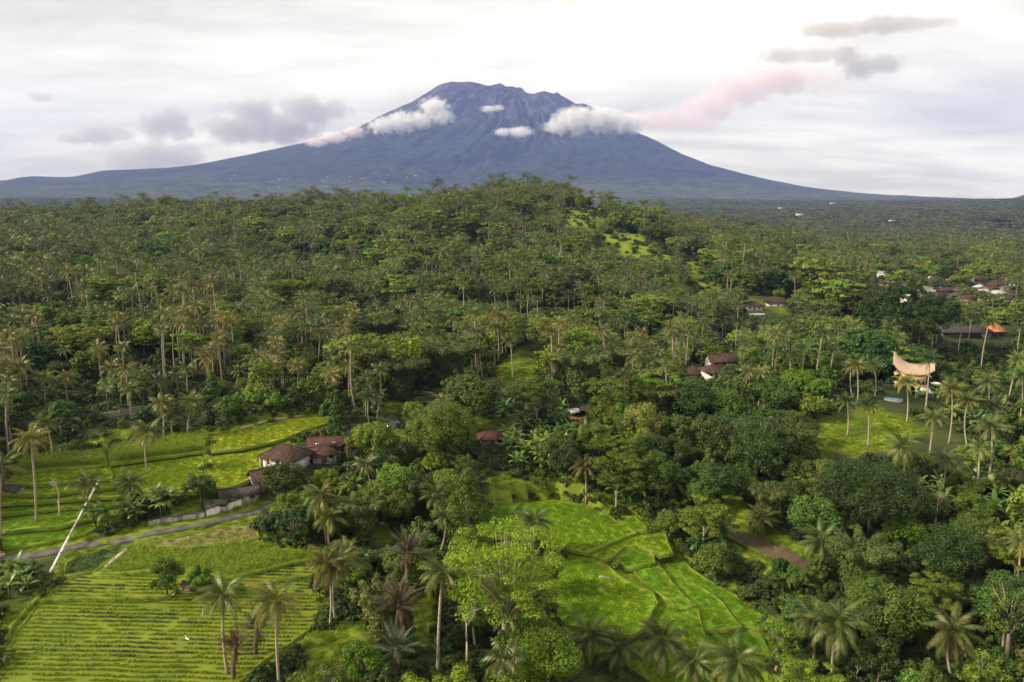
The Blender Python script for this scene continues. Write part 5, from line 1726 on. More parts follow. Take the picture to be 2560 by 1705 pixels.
stuff('palm_forest', np.stack([Xc[msk], Yc[msk], Zc[msk] - .2], -1), np.stack([gs.normal(0, .06, n), gs.normal(0, .06, n), gs.uniform(0, 6.28, n)], -1), np.stack([sc_ * 1.3, sc_ * 1.3, sc_ * 1.05], -1), gs.integers(0, len(PALM_FAR), n), PALM_FAR, 'distant coconut palms spread through the hill forest')

# kilometres away: groves
la, lr_ = np.meshgrid(np.radians(np.arange(-41, 41, .36)), np.arange(math.log(1180), math.log(7200), .0068), indexing='ij')
la = (la + gs.uniform(-.5, .5, la.shape) * rad(.36)).ravel()
lr_ = (lr_ + gs.uniform(-.5, .5, lr_.shape) * .0068).ravel()
rr_ = np.exp(lr_)
Xf, Yf = rr_ * np.sin(la), rr_ * np.cos(la)
Zf = H(Xf, Yf)
fx, fy, fd = project(np.stack([Xf, Yf, Zf + 8], -1))
kf = (fx > -60) & (fx < 2620) & (fbm(Xf / 140, Yf / 140, 3, 19) > .30)
for poly in ALL_OPEN:
    kf &= ~in_poly(fx, fy, poly)
Xf, Yf, Zf, rr_ = Xf[kf], Yf[kf], Zf[kf], rr_[kf]
n = len(Xf)
sw = rr_ * .0085 * gs.uniform(1.0, 1.7, n)
stuff('plain_forest', np.stack([Xf, Yf, Zf - .5], -1), np.stack([np.zeros(n), np.zeros(n), gs.uniform(0, 6.28, n)], -1), np.stack([sw, sw, gs.uniform(9, 17, n) * np.interp(rr_, [1200, 6000], [1, 1.3])], -1), gs.integers(0, 3, n), GROVE, 'hazy tree-covered plain reaching to the foot of the volcano')
print('trees', len(Xc), 'objects', as_object.sum(), 'groves', n)

# undergrowth
Xu, Yu = jitter(1.75, 60, 200)
X2, Y2 = jitter(3.6, 200, 640)
X3, Y3 = jitter(3.4, 640, 1050, 20)
q3x, q3y, _ = project(np.stack([X3, Y3, H(X3, Y3)], -1))
k3 = np.zeros(len(X3), bool)
for poly in CLEAR:
    k3 |= in_poly(q3x, q3y, poly)
Xu, Yu = np.r_[Xu, X2, X3[k3]], np.r_[Yu, Y2, Y3[k3]]
Zu = H(Xu, Yu)
Ru = np.hypot(Xu, Yu)
su = gs.uniform(.4, 1.15, len(Xu)) * np.interp(Ru, [60, 200, 210, 600], [.75, .9, 1.1, 1.5]) * (1 + .8 * (gs.random(len(Xu)) < .12))
badu = np.zeros(len(Xu), bool)
for f_ in (-.2, 1.4, 2.2):
    x_, y_, d_ = project(np.stack([Xu, Yu, Zu + su * f_], -1))
    for poly in ALL_OPEN:
        badu |= in_poly(x_, y_, poly) & ~((d_ > 400) & ((np.mod(Zu / 3.2, 1.0) < .10) | (fbm(Xu / 8, Yu / 8, 2, 12) > .68)))
    for poly, dp in KEEP:
        if dp not in (225, 330):
            badu |= in_poly(x_, y_, poly) & (d_ < dp)
k = ~badu
n = int(k.sum())
stuff('undergrowth', np.stack([Xu[k], Yu[k], Zu[k] - .1], -1), np.stack([np.zeros(n), np.zeros(n), gs.uniform(0, 6.28, n)], -1), np.stack([su[k], su[k], su[k] * gs.uniform(.6, 1.2, n)], -1), gs.integers(0, 4, n), SHRUB, 'tangled green undergrowth between the trees')

# ------------------------------------------------------------------ crops and grass
def blades(seed, n, size, hgt_, w, spread=.25):
    g_ = np.random.default_rng(seed)
    mb = MB()
    P = np.stack([g_.uniform(-size / 2, size / 2, n), g_.uniform(-size / 2, size / 2, n), np.zeros(n)], -1)
    a = g_.uniform(0, 6.28, n)
    d = np.stack([np.cos(a), np.sin(a), np.zeros(n)], -1)
    hh = hgt_ * g_.uniform(.6, 1.25, n)[:, None]
    tip = P + np.array([0, 0, 1]) * hh + g_.normal(0, spread, (n, 3)) * hh * np.array([1, 1, .2])
    wv = d * w
    V = np.stack([P - wv, P + wv, tip], 1).reshape(-1, 3)
    k = np.arange(n) * 3
    mb.add(V, None, np.stack([k, k + 1, k + 2], -1), g_.uniform(.1, .9, n))
    return mb


GR = [blades(k, 70, 1.35, .34, .045, .35).mesh('grass_patch', [M_RICE]) for k in range(3)]
GRY = [blades(10 + k, 70, 1.35, .32, .045, .35).mesh('grass_patch', [M_CROP]) for k in range(3)]
GRT = [blades(20 + k, 60, 1.3, .75, .05, .35).mesh('grass_patch', [M_CROP]) for k in range(2)]
GRD = [blades(30 + k, 60, 1.35, .30, .04, .5).mesh('grass_patch', [M_DRYLEAF]) for k in range(2)]
CROPP = []
for k in range(4):
    mb = MB()
    g_ = np.random.default_rng(800 + k)
    C = np.stack([np.linspace(-.42, .42, 5), g_.normal(0, .05, 5), np.full(5, .16)], -1)
    leaves(mb, C, np.full(5, .20), 9, .20, g_, .8, 0, tb=(.25, .5, .75, .6)[k])
    CROPP.append(mb.mesh('crop_plant', [M_CROP if k > 0 else M_SHRUB]))
MAIZE = []
for k in range(3):
    mb = MB()
    r_ = random.Random(50 + k)
    mb.tube([(0, 0, -.1), (.02, .01, 1.1)], [.02, .012], 4, 0, .7)
    for q in range(8):
        V, Q = banana_leaf(k * 9 + q, .75, .06, 62, 110)
        V = rotz(V, q * 2.4 + r_.uniform(-.4, .4)); V[:, 2] += .15 + .13 * q
        mb.add(V, Q, None, r_.uniform(.2, .8))
    MAIZE.append(mb.mesh('maize_plant', [M_CROP]))
VINE = []
for k in range(2):
    mb = MB()
    g_ = np.random.default_rng(850 + k)
    C = np.stack([g_.uniform(-.7, .7, 12), g_.uniform(-.7, .7, 12), np.full(12, .12)], -1)
    leaves(mb, C, np.full(12, .3), 9, .24, g_, .45, 0, out=.2, up=1.0, tb=.4 + .2 * k)
    VINE.append(mb.mesh('vine_patch', [M_SHRUB]))

gc = np.random.default_rng(404)


def fill(poly, sx_, sy_, ang, jit, edge=.75):
    c = poly.mean(0)
    R_ = np.hypot(*(poly - c).T).max() + 2
    u_, v_ = np.meshgrid(np.arange(-R_, R_, sx_), np.arange(-R_, R_, sy_), indexing='ij')
    row = np.tile(np.arange(v_.shape[1]), (v_.shape[0], 1)).ravel()
    u_ = (u_ + gc.uniform(-.5, .5, u_.shape) * jit * sx_).ravel()
    v_ = (v_ + gc.uniform(-.5, .5, v_.shape) * jit * sy_ * .5).ravel()
    ca, sa = math.cos(ang), math.sin(ang)
    X, Y = c[0] + u_ * ca - v_ * sa, c[1] + u_ * sa + v_ * ca
    k = in_poly(X, Y, [tuple(p) for p in poly])
    X, Y, row = X[k], Y[k], row[k]
    a_, b_ = poly, np.roll(poly, -1, 0)
    ab = b_ - a_
    t_ = np.clip(((X[:, None] - a_[:, 0]) * ab[:, 0] + (Y[:, None] - a_[:, 1]) * ab[:, 1]) / ((ab ** 2).sum(1) + 1e-9), 0, 1)
    dd = np.min(np.hypot(X[:, None] - a_[:, 0] - t_ * ab[:, 0], Y[:, None] - a_[:, 1] - t_ * ab[:, 1]), 1)
    k = dd > edge
    return X[k], Y[k], row[k]


acc = {}


def push(name, meshes, X, Y, Z, rot, scl, vi):
    a = acc.setdefault(name, dict(m=meshes, P=[], R=[], S=[], I=[]))
    n = len(X)
    a['P'].append(np.stack([X, Y, np.broadcast_to(Z, (n,))], -1))
    a['R'].append(np.stack([np.zeros(n), np.zeros(n), rot], -1))
    a['S'].append(scl if np.ndim(scl) == 2 else np.stack([scl] * 3, -1))
    a['I'].append(vi)


bedmb = MB()
for nm, kd, z, poly in FIELD_W:
    if kd in ('rice', 'ricelit', 'grass', 'ricey', 'ripe'):
        X, Y, row = fill(poly, 1.15, 1.15, .3, .9)
        n = len(X)
        patch = fbm(X / 7, Y / 7, 3, 6)
        yel = {'rice': .0, 'grass': .06, 'ricelit': .14, 'ricey': .65, 'ripe': .95}[kd]
        vi = np.where(gc.random(n) < yel + (patch - .5) * .35, 3 + gc.integers(0, 3, n), gc.integers(0, 3, n))
        push('rice_crop', GR + GRY, X, Y, z, gc.uniform(0, 6.28, n), gc.uniform(.85, 1.15, n) * (.8 + .35 * patch), vi)
    elif kd == 'rows':
        for off in (0,):
            X, Y, row = fill(poly, .8, 1.15, rad(-2.0), .35)
            n = len(X)
            band = vnoise(row * .55 + z * 9, X * .03, 3)
            patch = fbm(X / 9, Y / 9, 3, 16)
            keep = (patch > .12) & (fbm(X / 3.0, Y / 1.2, 2, 26) > .27)
            X, Y, row, band, patch = X[keep], Y[keep], row[keep], band[keep], patch[keep]
            n = len(X)
            vi = np.clip((band * 3.4 + patch * 2.2 - .6 + gc.normal(0, .4, n)).astype(int), 0, 3)
            Y = Y + (fbm(X / 6, Y / 30, 2, 61) - .5) * .7
            push('row_crop', CROPP, X, Y, z + .04, rad(-2.0) + gc.normal(0, .06, n) + math.pi * (gc.random(n) < .5), gc.uniform(.8, 1.4, n), vi)
    elif kd == 'maize':
        X, Y, row = fill(poly, .95, .95, rad(8), .45)
        n = len(X)
        push('maize_crop', MAIZE, X, Y, z, gc.uniform(0, 6.28, n), gc.uniform(.7, 1.2, n), gc.integers(0, 3, n))
        X, Y, row = fill(poly, 1.3, 1.3, .2, .9)
        push('rice_crop', GR + GRY, X, Y, z, gc.uniform(0, 6.28, len(X)), gc.uniform(.6, 1.0, len(X)), gc.integers(0, 6, len(X)))
    elif kd == 'tallrow':
        X, Y, row = fill(poly, .55, .85, rad(80), .4)
        n = len(X)
        push('maize_crop', MAIZE, X, Y, z, gc.uniform(0, 6.28, n), gc.uniform(1.0, 1.5, n), gc.integers(0, 3, n))
    elif kd == 'dry':
        X, Y, row = fill(poly, 1.15, 1.15, .3, .9)
        n = len(X)
        push('dry_grass', GRD + GRY, X, Y, z, gc.uniform(0, 6.28, n), gc.uniform(.6, 1.1, n), gc.integers(0, 5, n))
    elif kd == 'vine':
        X, Y, row = fill(poly, 1.15, 1.15, .3, .9)
        n = len(X)
        push('vine_crop', VINE, X, Y, z, gc.uniform(0, 6.28, n), gc.uniform(.8, 1.4, n), gc.integers(0, 2, n))
    elif kd == 'soil':
        P2 = [tuple(p) for p in poly]
        c = poly.mean(0)
        ang = math.atan2(poly[:, 1][-1] - c[1], poly[:, 0][-1] - c[0])
        far_ = poly[np.argmax(np.hypot(*(poly - c).T))] - c
        ang = math.atan2(far_[1], far_[0])
        dx_, dy_ = math.cos(ang), math.sin(ang)
        for v_ in np.arange(-16, 16, .75):
            us = np.arange(-26, 26, .6)
            X, Y = c[0] + us * dx_ - v_ * dy_, c[1] + us * dy_ + v_ * dx_
            k = in_poly(X, Y, P2)
            for i in np.where(k)[0]:
                h_ = .20 + .08 * math.sin(i * 1.7 + v_)
                V = [(X[i] + a_ * .32 * dx_ - b_ * dy_, Y[i] + a_ * .32 * dy_ + b_ * dx_, z + c_) for a_, b_, c_ in ((-1, -.27, -.05), (-1, 0, h_), (-1, .27, -.05), (1, -.27, -.05), (1, 0, h_ * .9), (1, .27, -.05))]
                bedmb.add(V, [(0, 3, 4, 1), (1, 4, 5, 2)], [(0, 1, 2), (3, 5, 4)])
tag(obj('soil_ridges', bedmb.mesh('soil_ridges', [FM['soil']])), 'brown soil ridges of the ploughed field', None, None, 'stuff')
# rough grass on the banks between fields and on the clearings
Xg, Yg = jitter(1.5, 62, 290)
og = OPEN_GRID[np.clip(((np.arctan2(Xg, Yg) - AZ[0]) / (AZ[1] - AZ[0])).astype(int), 0, na - 1), np.clip(((np.log(np.hypot(Xg, Yg)) - LR[0]) / (LR[1] - LR[0])).astype(int), 0, nr - 1)]
inf_ = np.zeros(len(Xg), bool)
for nm, kd, z, poly in FIELD_W:
    inf_ |= in_poly(Xg, Yg, [tuple(p) for p in poly])
rp = np.array([(p.x, p.y) for p in road_pts])
dr = np.min(np.hypot(Xg[:, None] - rp[None, :, 0], Yg[:, None] - rp[None, :, 1]), 1)
k = (og > .25) & ~inf_ & (dr > 1.75)
n = int(k.sum())
push('bank_grass', GRT + GR, Xg[k], Yg[k], H(Xg[k], Yg[k]) - .05, gc.uniform(0, 6.28, n), gc.uniform(.7, 1.3, n), gc.integers(0, 5, n))
# taller grass along every field edge
for nm, kd, z, poly in FIELD_W:
    seg = np.roll(poly, -1, 0) - poly
    for f_ in (.1, .5, .8):
        Pe = poly + seg * f_ + gc.normal(0, .18, poly.shape)
        n = len(Pe)
        push('bank_grass', GRT + GR, Pe[:, 0], Pe[:, 1], z - .1, gc.uniform(0, 6.28, n), gc.uniform(.45, .9, n), gc.integers(0, 5, n))
LABS = {'rice_crop': 'young green rice and grass covering the terraces', 'row_crop': 'low leafy crop planted in straight rows on the striped field', 'maize_crop': 'upright maize plants standing in rows', 'dry_grass': 'dry yellowish grass on the fallow field',
        'vine_crop': 'creeping dark green vines covering the small fields', 'bank_grass': 'rough tall grass along the banks and clearings'}
for nm, a in acc.items():
    stuff(nm, np.concatenate(a['P']), np.concatenate(a['R']), np.concatenate(a['S']), np.concatenate(a['I']), a['m'], LABS[nm])

# ------------------------------------------------------------------ buildings
def roof_mesh(mb, w, d, z, rh, over, typ, thick=.16, m=0, ridge=None):
    x, y = w / 2 + over, d / 2 + over
    if typ == 'hip':
        r_ = ridge if ridge is not None else max(.3, w / 2 - d / 2)
        top = [(-r_, 0, z + rh), (r_, 0, z + rh)]
    else:
        top = [(-x, 0, z + rh), (x, 0, z + rh)]
    ev = [(-x, -y, z), (x, -y, z), (x, y, z), (-x, y, z)]
    V = ev + top + [(a, b, c - thick) for a, b, c in ev] + [(a, b, c - thick) for a, b, c in top]
    Q = [(0, 1, 5, 4), (2, 3, 4, 5), (6, 10, 11, 7), (8, 11, 10, 9), (0, 6, 7, 1), (2, 8, 9, 3), (1, 7, 8, 2), (3, 9, 6, 0)]
    T = [(1, 2, 5), (3, 0, 4), (7, 11, 8), (9, 10, 6)] if typ == 'hip' else []
    mb.add(V, Q, T, m=m)
    return mb


def house(name, label, loc, rz, w, d, wh, rh, typ='hip', over=.7, wall=None, roof=None, wins=2, door=True, group=None, cat='house', posts=0, gables=True, small=False):
    wall, roof = wall or M_WHITE, roof or M_RBROWN
    o = thing(name, label, cat, loc, rz, group)
    mb = MB().box((-w / 2, -d / 2, -1.0), (w / 2, d / 2, wh))
    if typ == 'gable' and gables:
        mb.add([(-w / 2, -d / 2, wh), (-w / 2, d / 2, wh), (-w / 2, 0, wh + rh * .93), (w / 2, -d / 2, wh), (w / 2, d / 2, wh), (w / 2, 0, wh + rh * .93)], None, [(0, 2, 1), (3, 4, 5)])
    obj('wall', mb.mesh('wall', [wall]), o)
    ro = obj('roof', roof_mesh(MB(), w, d, wh + .05, rh, over, typ).mesh('roof', [roof]), o)
    if not small:
        r_ = max(.3, w / 2 - d / 2) if typ == 'hip' else w / 2 + over
        obj('ridge_cap', MB().tube([(-r_, 0, wh + rh + .05), (r_, 0, wh + rh + .05)], .13, 6).mesh('ridge_cap', [roof]), ro)
        if typ == 'hip':
            for sx2 in (-1, 1):
                for sy2 in (-1, 1):
                    obj('hip_cap', MB().tube([(sx2 * r_, 0, wh + rh + .05), (sx2 * (w / 2 + over), sy2 * (d / 2 + over), wh + .1)], .10, 5).mesh('hip_cap', [roof]), ro)
        dx_ = w * .0
        if door:
            dr_ = obj('door', MB().box((dx_ - .5, -d / 2 - .06, 0), (dx_ + .5, -d / 2 - .02, 2.1)).mesh('door', [M_WOOD]), o)
            obj('handle', MB().box((dx_ + .32, -d / 2 - .10, 1.0), (dx_ + .40, -d / 2 - .06, 1.15)).mesh('handle', [M_METAL]), dr_)
        for k in range(wins):
            xx = -w / 2 + w * (k + .5) / wins if not door else (-w * .3 + k * w * .6 / max(1, wins - 1) if wins > 1 else w * .3)
            wd = obj('window', MB().box((xx - .55, -d / 2 - .05, .95), (xx + .55, -d / 2 - .01, 2.05)).mesh('window', [M_WOOD]), o)
            for s_ in (-1, 1):
                obj('pane', MB().box((xx + s_ * .26 - .22, -d / 2 - .07, 1.02), (xx + s_ * .26 + .22, -d / 2 - .052, 1.98)).mesh('pane', [M_GLASS]), wd)
        for k in range(posts):
            xx = -w / 2 - over * .2 + (w + over * .4) * k / max(1, posts - 1)
            obj('post', MB().box((xx - .1, -d / 2 - over + .1, -.5), (xx + .1, -d / 2 - over + .3, wh - .12)).mesh('post', [M_PINK]), o)
    return o


def spot(px, py, sink=0.0):
    p = hit(px, py)
    return Vector((p.x, p.y, p.z - sink))


# the compound by the road
house('brick_house', 'main brown hip-roofed house with pale walls above the road bend', spot(706, 1178) + Vector((0, 3.5, .2)), rad(-22), 8.6, 6.2, 2.7, 2.6, 'hip', 1.0, M_WHITE, M_RBROWN, 3, True, posts=4)
house('brick_house', 'small reddish-roofed house with white-edged ridge right of the main house', spot(800, 1162) + Vector((0, 3, .2)), rad(25), 5.4, 4.6, 1.9, 1.6, 'hip', .7, M_CONC, M_RRED, 1, True)
house('brick_house', 'long russet-roofed house at the back of the main house compound', spot(806, 1130) + Vector((0, 4, -.1)), rad(14), 8.0, 4.6, 1.3, 1.6, 'gable', .7, M_BANK, M_RRED, 2, False)
house('brick_house', 'dark gabled house wedged between the main house and the roadside shed', spot(656, 1232) + Vector((0, 3, .2)), rad(35), 6.4, 4.4, 2.5, 2.0, 'gable', .6, M_CONC, M_RBROWN, 1, True)
house('shed', 'long grey-roofed shed standing on the white roadside wall', spot(592, 1266) + Vector((0, 2.0, .3)), rad(22), 7.6, 3.4, 1.9, 1.4, 'gable', .4, M_CONC, M_RGREY, 3, False, cat='shed')
house('shed', 'low shed with mossy flat-pitched roof left of the long roadside shed', spot(535, 1284) + Vector((0, 1.6, .2)), rad(20), 4.4, 2.4, 1.5, .7, 'gable', .3, M_CONC, M_RGREY, 1, True, cat='shed')
# patio slab and stacked goods in the yard
o = thing('water_tank', 'small white water tank beside the main house', 'tank', spot(768, 1158) + Vector((0, 2, 0)))
obj('tank_body', MB().tube([(0, 0, 0), (0, 0, .15), (0, 0, 1.2), (0, 0, 1.35)], [.5, .55, .55, .3], 12).mesh('tank_body', [M_WHITE]), o)
obj('lid', MB().tube([(0, 0, 1.35), (0, 0, 1.45)], [.22, .2], 10).mesh('lid', [M_METAL]), o)

# white block house with a red hip roof beside it
house('block_house', 'white block house with slanting grey roof and orange end bay', spot(1276, 1100) + Vector((0, 2.2, 0)), rad(-6), 6.2, 3.4, 2.3, .8, 'gable', .35, M_WHITE, M_RGREY, 1, True)
o = bpy.data.objects['block_house']
obj('end_bay', MB().box((1.75, -1.82, .1), (3.05, -1.75, 1.3)).mesh('end_bay', [M_BRICK]), o)
house('tiled_house', 'dark red hip-roofed house beside the white block house', spot(1228, 1112) + Vector((0, 2.6, -.5)), rad(10), 6.2, 5.0, 1.9, 1.8, 'hip', .7, M_CONC, M_RRED, 1, True)
# pavilion with tall bamboo offering pole
o = thing('pavilion', 'low open pavilion with rusty sheet roof by the dark trees', 'pavilion', spot(1446, 1048) + Vector((0, 2, 0)), rad(12))
obj('floor', MB().box((-3.4, -1.8, -.6), (3.4, 1.8, .35)).mesh('floor', [M_BRICK]), o)
for sx2 in (-1, 0, 1):
    for sy2 in (-1, 1):
        obj('post', MB().box((sx2 * 2.9 - .08, sy2 * 1.5 - .08, .35), (sx2 * 2.9 + .08, sy2 * 1.5 + .08, 2.1)).mesh('post', [M_WOOD]), o)
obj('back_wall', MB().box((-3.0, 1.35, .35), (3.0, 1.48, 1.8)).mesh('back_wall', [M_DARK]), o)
obj('roof', roof_mesh(MB(), 3.2, 3.2, 2.1, .7, .3, 'gable').mesh('roof', [M_METAL]), o, (-1.7, 0, 0))
obj('roof', roof_mesh(MB(), 3.4, 3.2, 2.3, .9, .3, 'gable').mesh('roof', [M_RBROWN]), o, (1.8, 0, 0), (0, rad(12), 0))
o = thing('offering_pole', 'slim arched bamboo pole with hanging ornament beside the pavilion', 'pole', spot(1421, 1046))
obj('pole', MB().tube([(0, 0, -.3), (0, 0, 2.2), (-.1, 0, 4.2), (-.45, 0, 5.4), (-.95, 0, 5.75), (-1.25, 0, 5.5)], [.06, .05, .04, .03, .02, .015], 6).mesh('pole', [M_BARK]), o)
obj('ornament', MB().tube([(-1.25, 0, 5.5), (-1.25, 0, 4.6), (-1.25, 0, 4.2), (-1.25, 0, 3.9)], [.01, .02, .2, .03], 6).mesh('ornament', [M_THATCH]), o)

# three houses in the trees
house('tiled_house', 'brown hip-roofed house on the left of the three valley houses', spot(1735, 948) + Vector((0, 3, .3)), rad(-15), 6.5, 6, 1.6, 2.2, 'hip', .9, M_CONC, M_RBROWN, 2, True)
house('tiled_house', 'brown hip-roofed house with white front in the middle of the three valley houses', spot(1788, 948) + Vector((0, 3, .3)), rad(8), 6.2, 6, 2.0, 2.2, 'hip', .9, M_WHITE, M_RBROWN, 2, True)
house('tiled_house', 'rear brown gabled house with lean-to among the three valley houses', spot(1800, 928) + Vector((2, 6, .6)), rad(6), 10, 6, 2.2, 2.6, 'gable', .7, M_CONC, M_RBROWN, 3, True)
# pair on the hillside
house('tiled_house', 'brown hip-roofed house, left of the pair on the open hillside', spot(1886, 778) + Vector((0, 5, .3)), rad(6), 11, 8, 2.8, 3.0, 'hip', 1.0, M_WHITE, M_RGREY, 3, True)
house('tiled_house', 'large purple-brown hip-roofed house, right of the pair on the open hillside', spot(1930, 772) + Vector((6, 8, .5)), rad(-8), 15, 9, 3.2, 3.4, 'hip', 1.1, M_WHITE, M_RBROWN, 3, True)
house('shed', 'white-roofed low shed in front of the hillside pair', spot(1893, 796) + Vector((0, 2, .2)), rad(5), 10, 4, 2.0, .7, 'gable', .3, M_CONC, M_METAL, 2, True, cat='shed')
# big roofs at the right
house('tiled_house', 'long dark-roofed house behind the clove trees at the right', spot(2405, 846) + Vector((0, 4, .3)), rad(-4), 19, 7, 2.6, 3.0, 'gable', .8, M_DARK, M_RDARK, 3, True)
house('tiled_house', 'brown-roofed hall beside the orange roof at the right', spot(2452, 846) + Vector((0, 4, .3)), rad(4), 11, 7, 2.6, 3.8, 'hip', .9, M_CONC, M_RBROWN, 2, True)
house('tiled_house', 'bright orange pyramid-roofed house at the right', spot(2500, 846) + Vector((0, 5, .3)), rad(0), 6.4, 6, 2.8, 3.8, 'hip', 1.0, M_DARK, M_RORANGE, 2, True)
house('tiled_house', 'salmon-roofed house half hidden behind palms above the long dark roof', spot(2452, 776) + Vector((0, 4, .5)), rad(5), 12, 7, 2.6, 2.6, 'hip', .8, M_WHITE, M_RORANGE, 2, True)
# hut at the left edge and the field hut
house('hut', 'small pink-walled hut with dark roof cut by the left edge', spot(22, 1246) + Vector((0, 1.4, .1)), rad(-14), 5.2, 2.6, 1.7, .6, 'gable', .35, M_PINK, M_RDARK, 1, True, cat='hut')
o = thing('field_hut', 'little field hut with weathered plank roof among leafy bushes', 'hut', spot(478, 1490) + Vector((0, .8, 0)), rad(-8))
for sx2 in (-1, 1):
    for sy2 in (-1, 1):
        obj('post', MB().box((sx2 * 1.3 - .07, sy2 * .7 - .07, -.5), (sx2 * 1.3 + .07, sy2 * .7 + .07, 1.7)).mesh('post', [M_WOOD]), o)
obj('platform', MB().box((-1.45, -.85, .55), (1.45, .85, .68)).mesh('platform', [M_WOOD]), o)
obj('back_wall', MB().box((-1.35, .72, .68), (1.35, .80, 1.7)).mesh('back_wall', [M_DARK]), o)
obj('roof', roof_mesh(MB(), 2.9, 1.6, 1.7, .75, .35, 'gable').mesh('roof', [M_RGREY]), o)
obj('tarp', MB().box((-1.75, -1.0, 1.2), (-1.45, -.95, 1.75)).mesh('tarp', [M_CANVAS]), o)

# villa with boat-shaped roof
vb = spot(2296, 990)
o = thing('villa', 'tan thatched villa with upswept boat-shaped roof on the right-hand hill', 'villa', vb + Vector((0, 4.5, .2)), rad(-24))
lw = MB()
for sx2 in (-1, -.33, .33, 1):
    for sy2 in (-1, 1):
        obj('post', MB().box((sx2 * 3.6 - .14, sy2 * 2.4 - .14, -1), (sx2 * 3.6 + .14, sy2 * 2.4 + .14, 2.5)).mesh('post', [M_TAN]), o)
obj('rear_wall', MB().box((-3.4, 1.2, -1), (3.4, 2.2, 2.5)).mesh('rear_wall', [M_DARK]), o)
obj('floor_slab', MB().box((-4.2, -3.0, 2.5), (4.2, 3.0, 2.75)).mesh('floor_slab', [M_TAN]), o)
uw = obj('upper_wall', MB().box((-3.7, -2.5, 2.75), (3.7, 2.5, 6.5)).mesh('upper_wall', [M_TAN]), o)
for k in range(5):
    xx = -2.8 + 1.4 * k
    wn = obj('window', MB().box((xx - .52, -2.58, 3.4), (xx + .52, -2.51, 4.8)).mesh('window', [M_WOOD]), o)
    obj('pane', MB().box((xx - .42, -2.62, 3.5), (xx + .42, -2.59, 4.7)).mesh('pane', [M_GLASS]), wn)
for k in range(2):
    yy = -1.2 + 2.4 * k
    wn = obj('window', MB().box((3.71, yy - .5, 3.4), (3.78, yy + .5, 4.8)).mesh('window', [M_WOOD]), o)
    obj('pane', MB().box((3.79, yy - .4, 3.5), (3.82, yy + .4, 4.7)).mesh('pane', [M_GLASS]), wn)
obj('railing', MB().box((-4.15, -2.98, 2.75), (4.15, -2.90, 3.15)).mesh('railing', [M_TAN]), o)
nu, nv_ = 28, 14
V = []
for off in (0, -.28):
    for i in range(nu + 1):
        s_ = -1 + 2 * i / nu
        x = 5.9 * s_
        zr = 9.1 + (3.6 * s_ * s_ if s_ < 0 else 1.0 * s_ * s_)
        hw = 3.0 * (1 - (.6 if s_ < 0 else .3) * abs(s_) ** 2.4)
        ze = 6.35 + (3.0 if s_ < 0 else 1.8) * abs(s_) ** 3.0
        for j in range(nv_ + 1):
            f_ = -1 + 2 * j / nv_
            y = hw * f_
            z = ze + (zr - ze) * (1 - abs(f_) ** 1.35) ** .92
            V.append((x, y, z + off))
Q = []
st = (nu + 1) * (nv_ + 1)
for i in range(nu):
    for j in range(nv_):
        a = i * (nv_ + 1) + j
        Q.append((a, a + nv_ + 1, a + nv_ + 2, a + 1))
        Q.append((st + a + 1, st + a + nv_ + 2, st + a + nv_ + 1, st + a))
for i in range(nu):
    for j in (0, nv_):
        a = i * (nv_ + 1) + j
        Q.append((a, a + st, a + st + nv_ + 1, a + nv_ + 1))
for j in range(nv_):
    for i in (0, nu):
        a = i * (nv_ + 1) + j
        Q.append((a, a + 1, a + st + 1, a + st))
mb = MB(); mb.add(V, Q)
rf = obj('roof', mb.mesh('roof', [M_THATCH], True), o)
obj('ridge_cap', MB().tube([(5.9 * s_, 0, 9.18 + (3.6 * s_ * s_ if s_ < 0 else 1.0 * s_ * s_)) for s_ in np.linspace(-1, 1, 17)], .16, 6).mesh('ridge_cap', [M_THATCH]), rf)
for sx2 in (-1, 1):
    obj('gable_panel', MB().add([(sx2 * 4.6, -2.2, 6.7), (sx2 * 4.6, 2.2, 6.7), (sx2 * 4.7, 0, 9.2)], None, [(0, 1, 2), (0, 2, 1)]).mesh('gable_panel', [M_WOOD]), o)
    V = [(sx2 * 3.72, -2.9, 6.6), (sx2 * 3.72, 2.9, 6.6), (sx2 * 5.3, 2.7, 5.7), (sx2 * 5.3, -2.7, 5.7)]
    V += [(a, b, c - .2) for a, b, c in V]
    obj('skirt_roof', MB().add(V, [(0, 1, 2, 3), (4, 7, 6, 5), (2, 6, 7, 3), (0, 4, 5, 1), (1, 5, 6, 2), (3, 7, 4, 0)]).mesh('skirt_roof', [M_THATCH]), o)
V = [(.4, -3.0, 2.6), (4.6, -3.0, 2.6), (5.6, -6.2, 1.5), (.9, -6.4, 1.4), (.4, -3.0, 2.54), (4.6, -3.0, 2.54), (5.6, -6.2, 1.44), (.9, -6.4, 1.34)]
o2_ = thing('sun_sail', 'white canvas sun sail stretched before the thatched villa', 'sun sail', vb + Vector((0, 4.5, .2)), rad(-24))
obj('canvas', MB().add(V, [(0, 1, 2, 3), (4, 7, 6, 5), (2, 6, 7, 3), (1, 5, 6, 2), (3, 7, 4, 0), (0, 4, 5, 1)]).mesh('canvas', [M_CANVAS]), o2_)
for x_, y_ in ((5.6, -6.2), (.9, -6.4)):
    obj('pole', MB().tube([(x_, y_, -1.2), (x_, y_, 1.5)], .06, 6).mesh('pole', [M_TAN]), o2_)
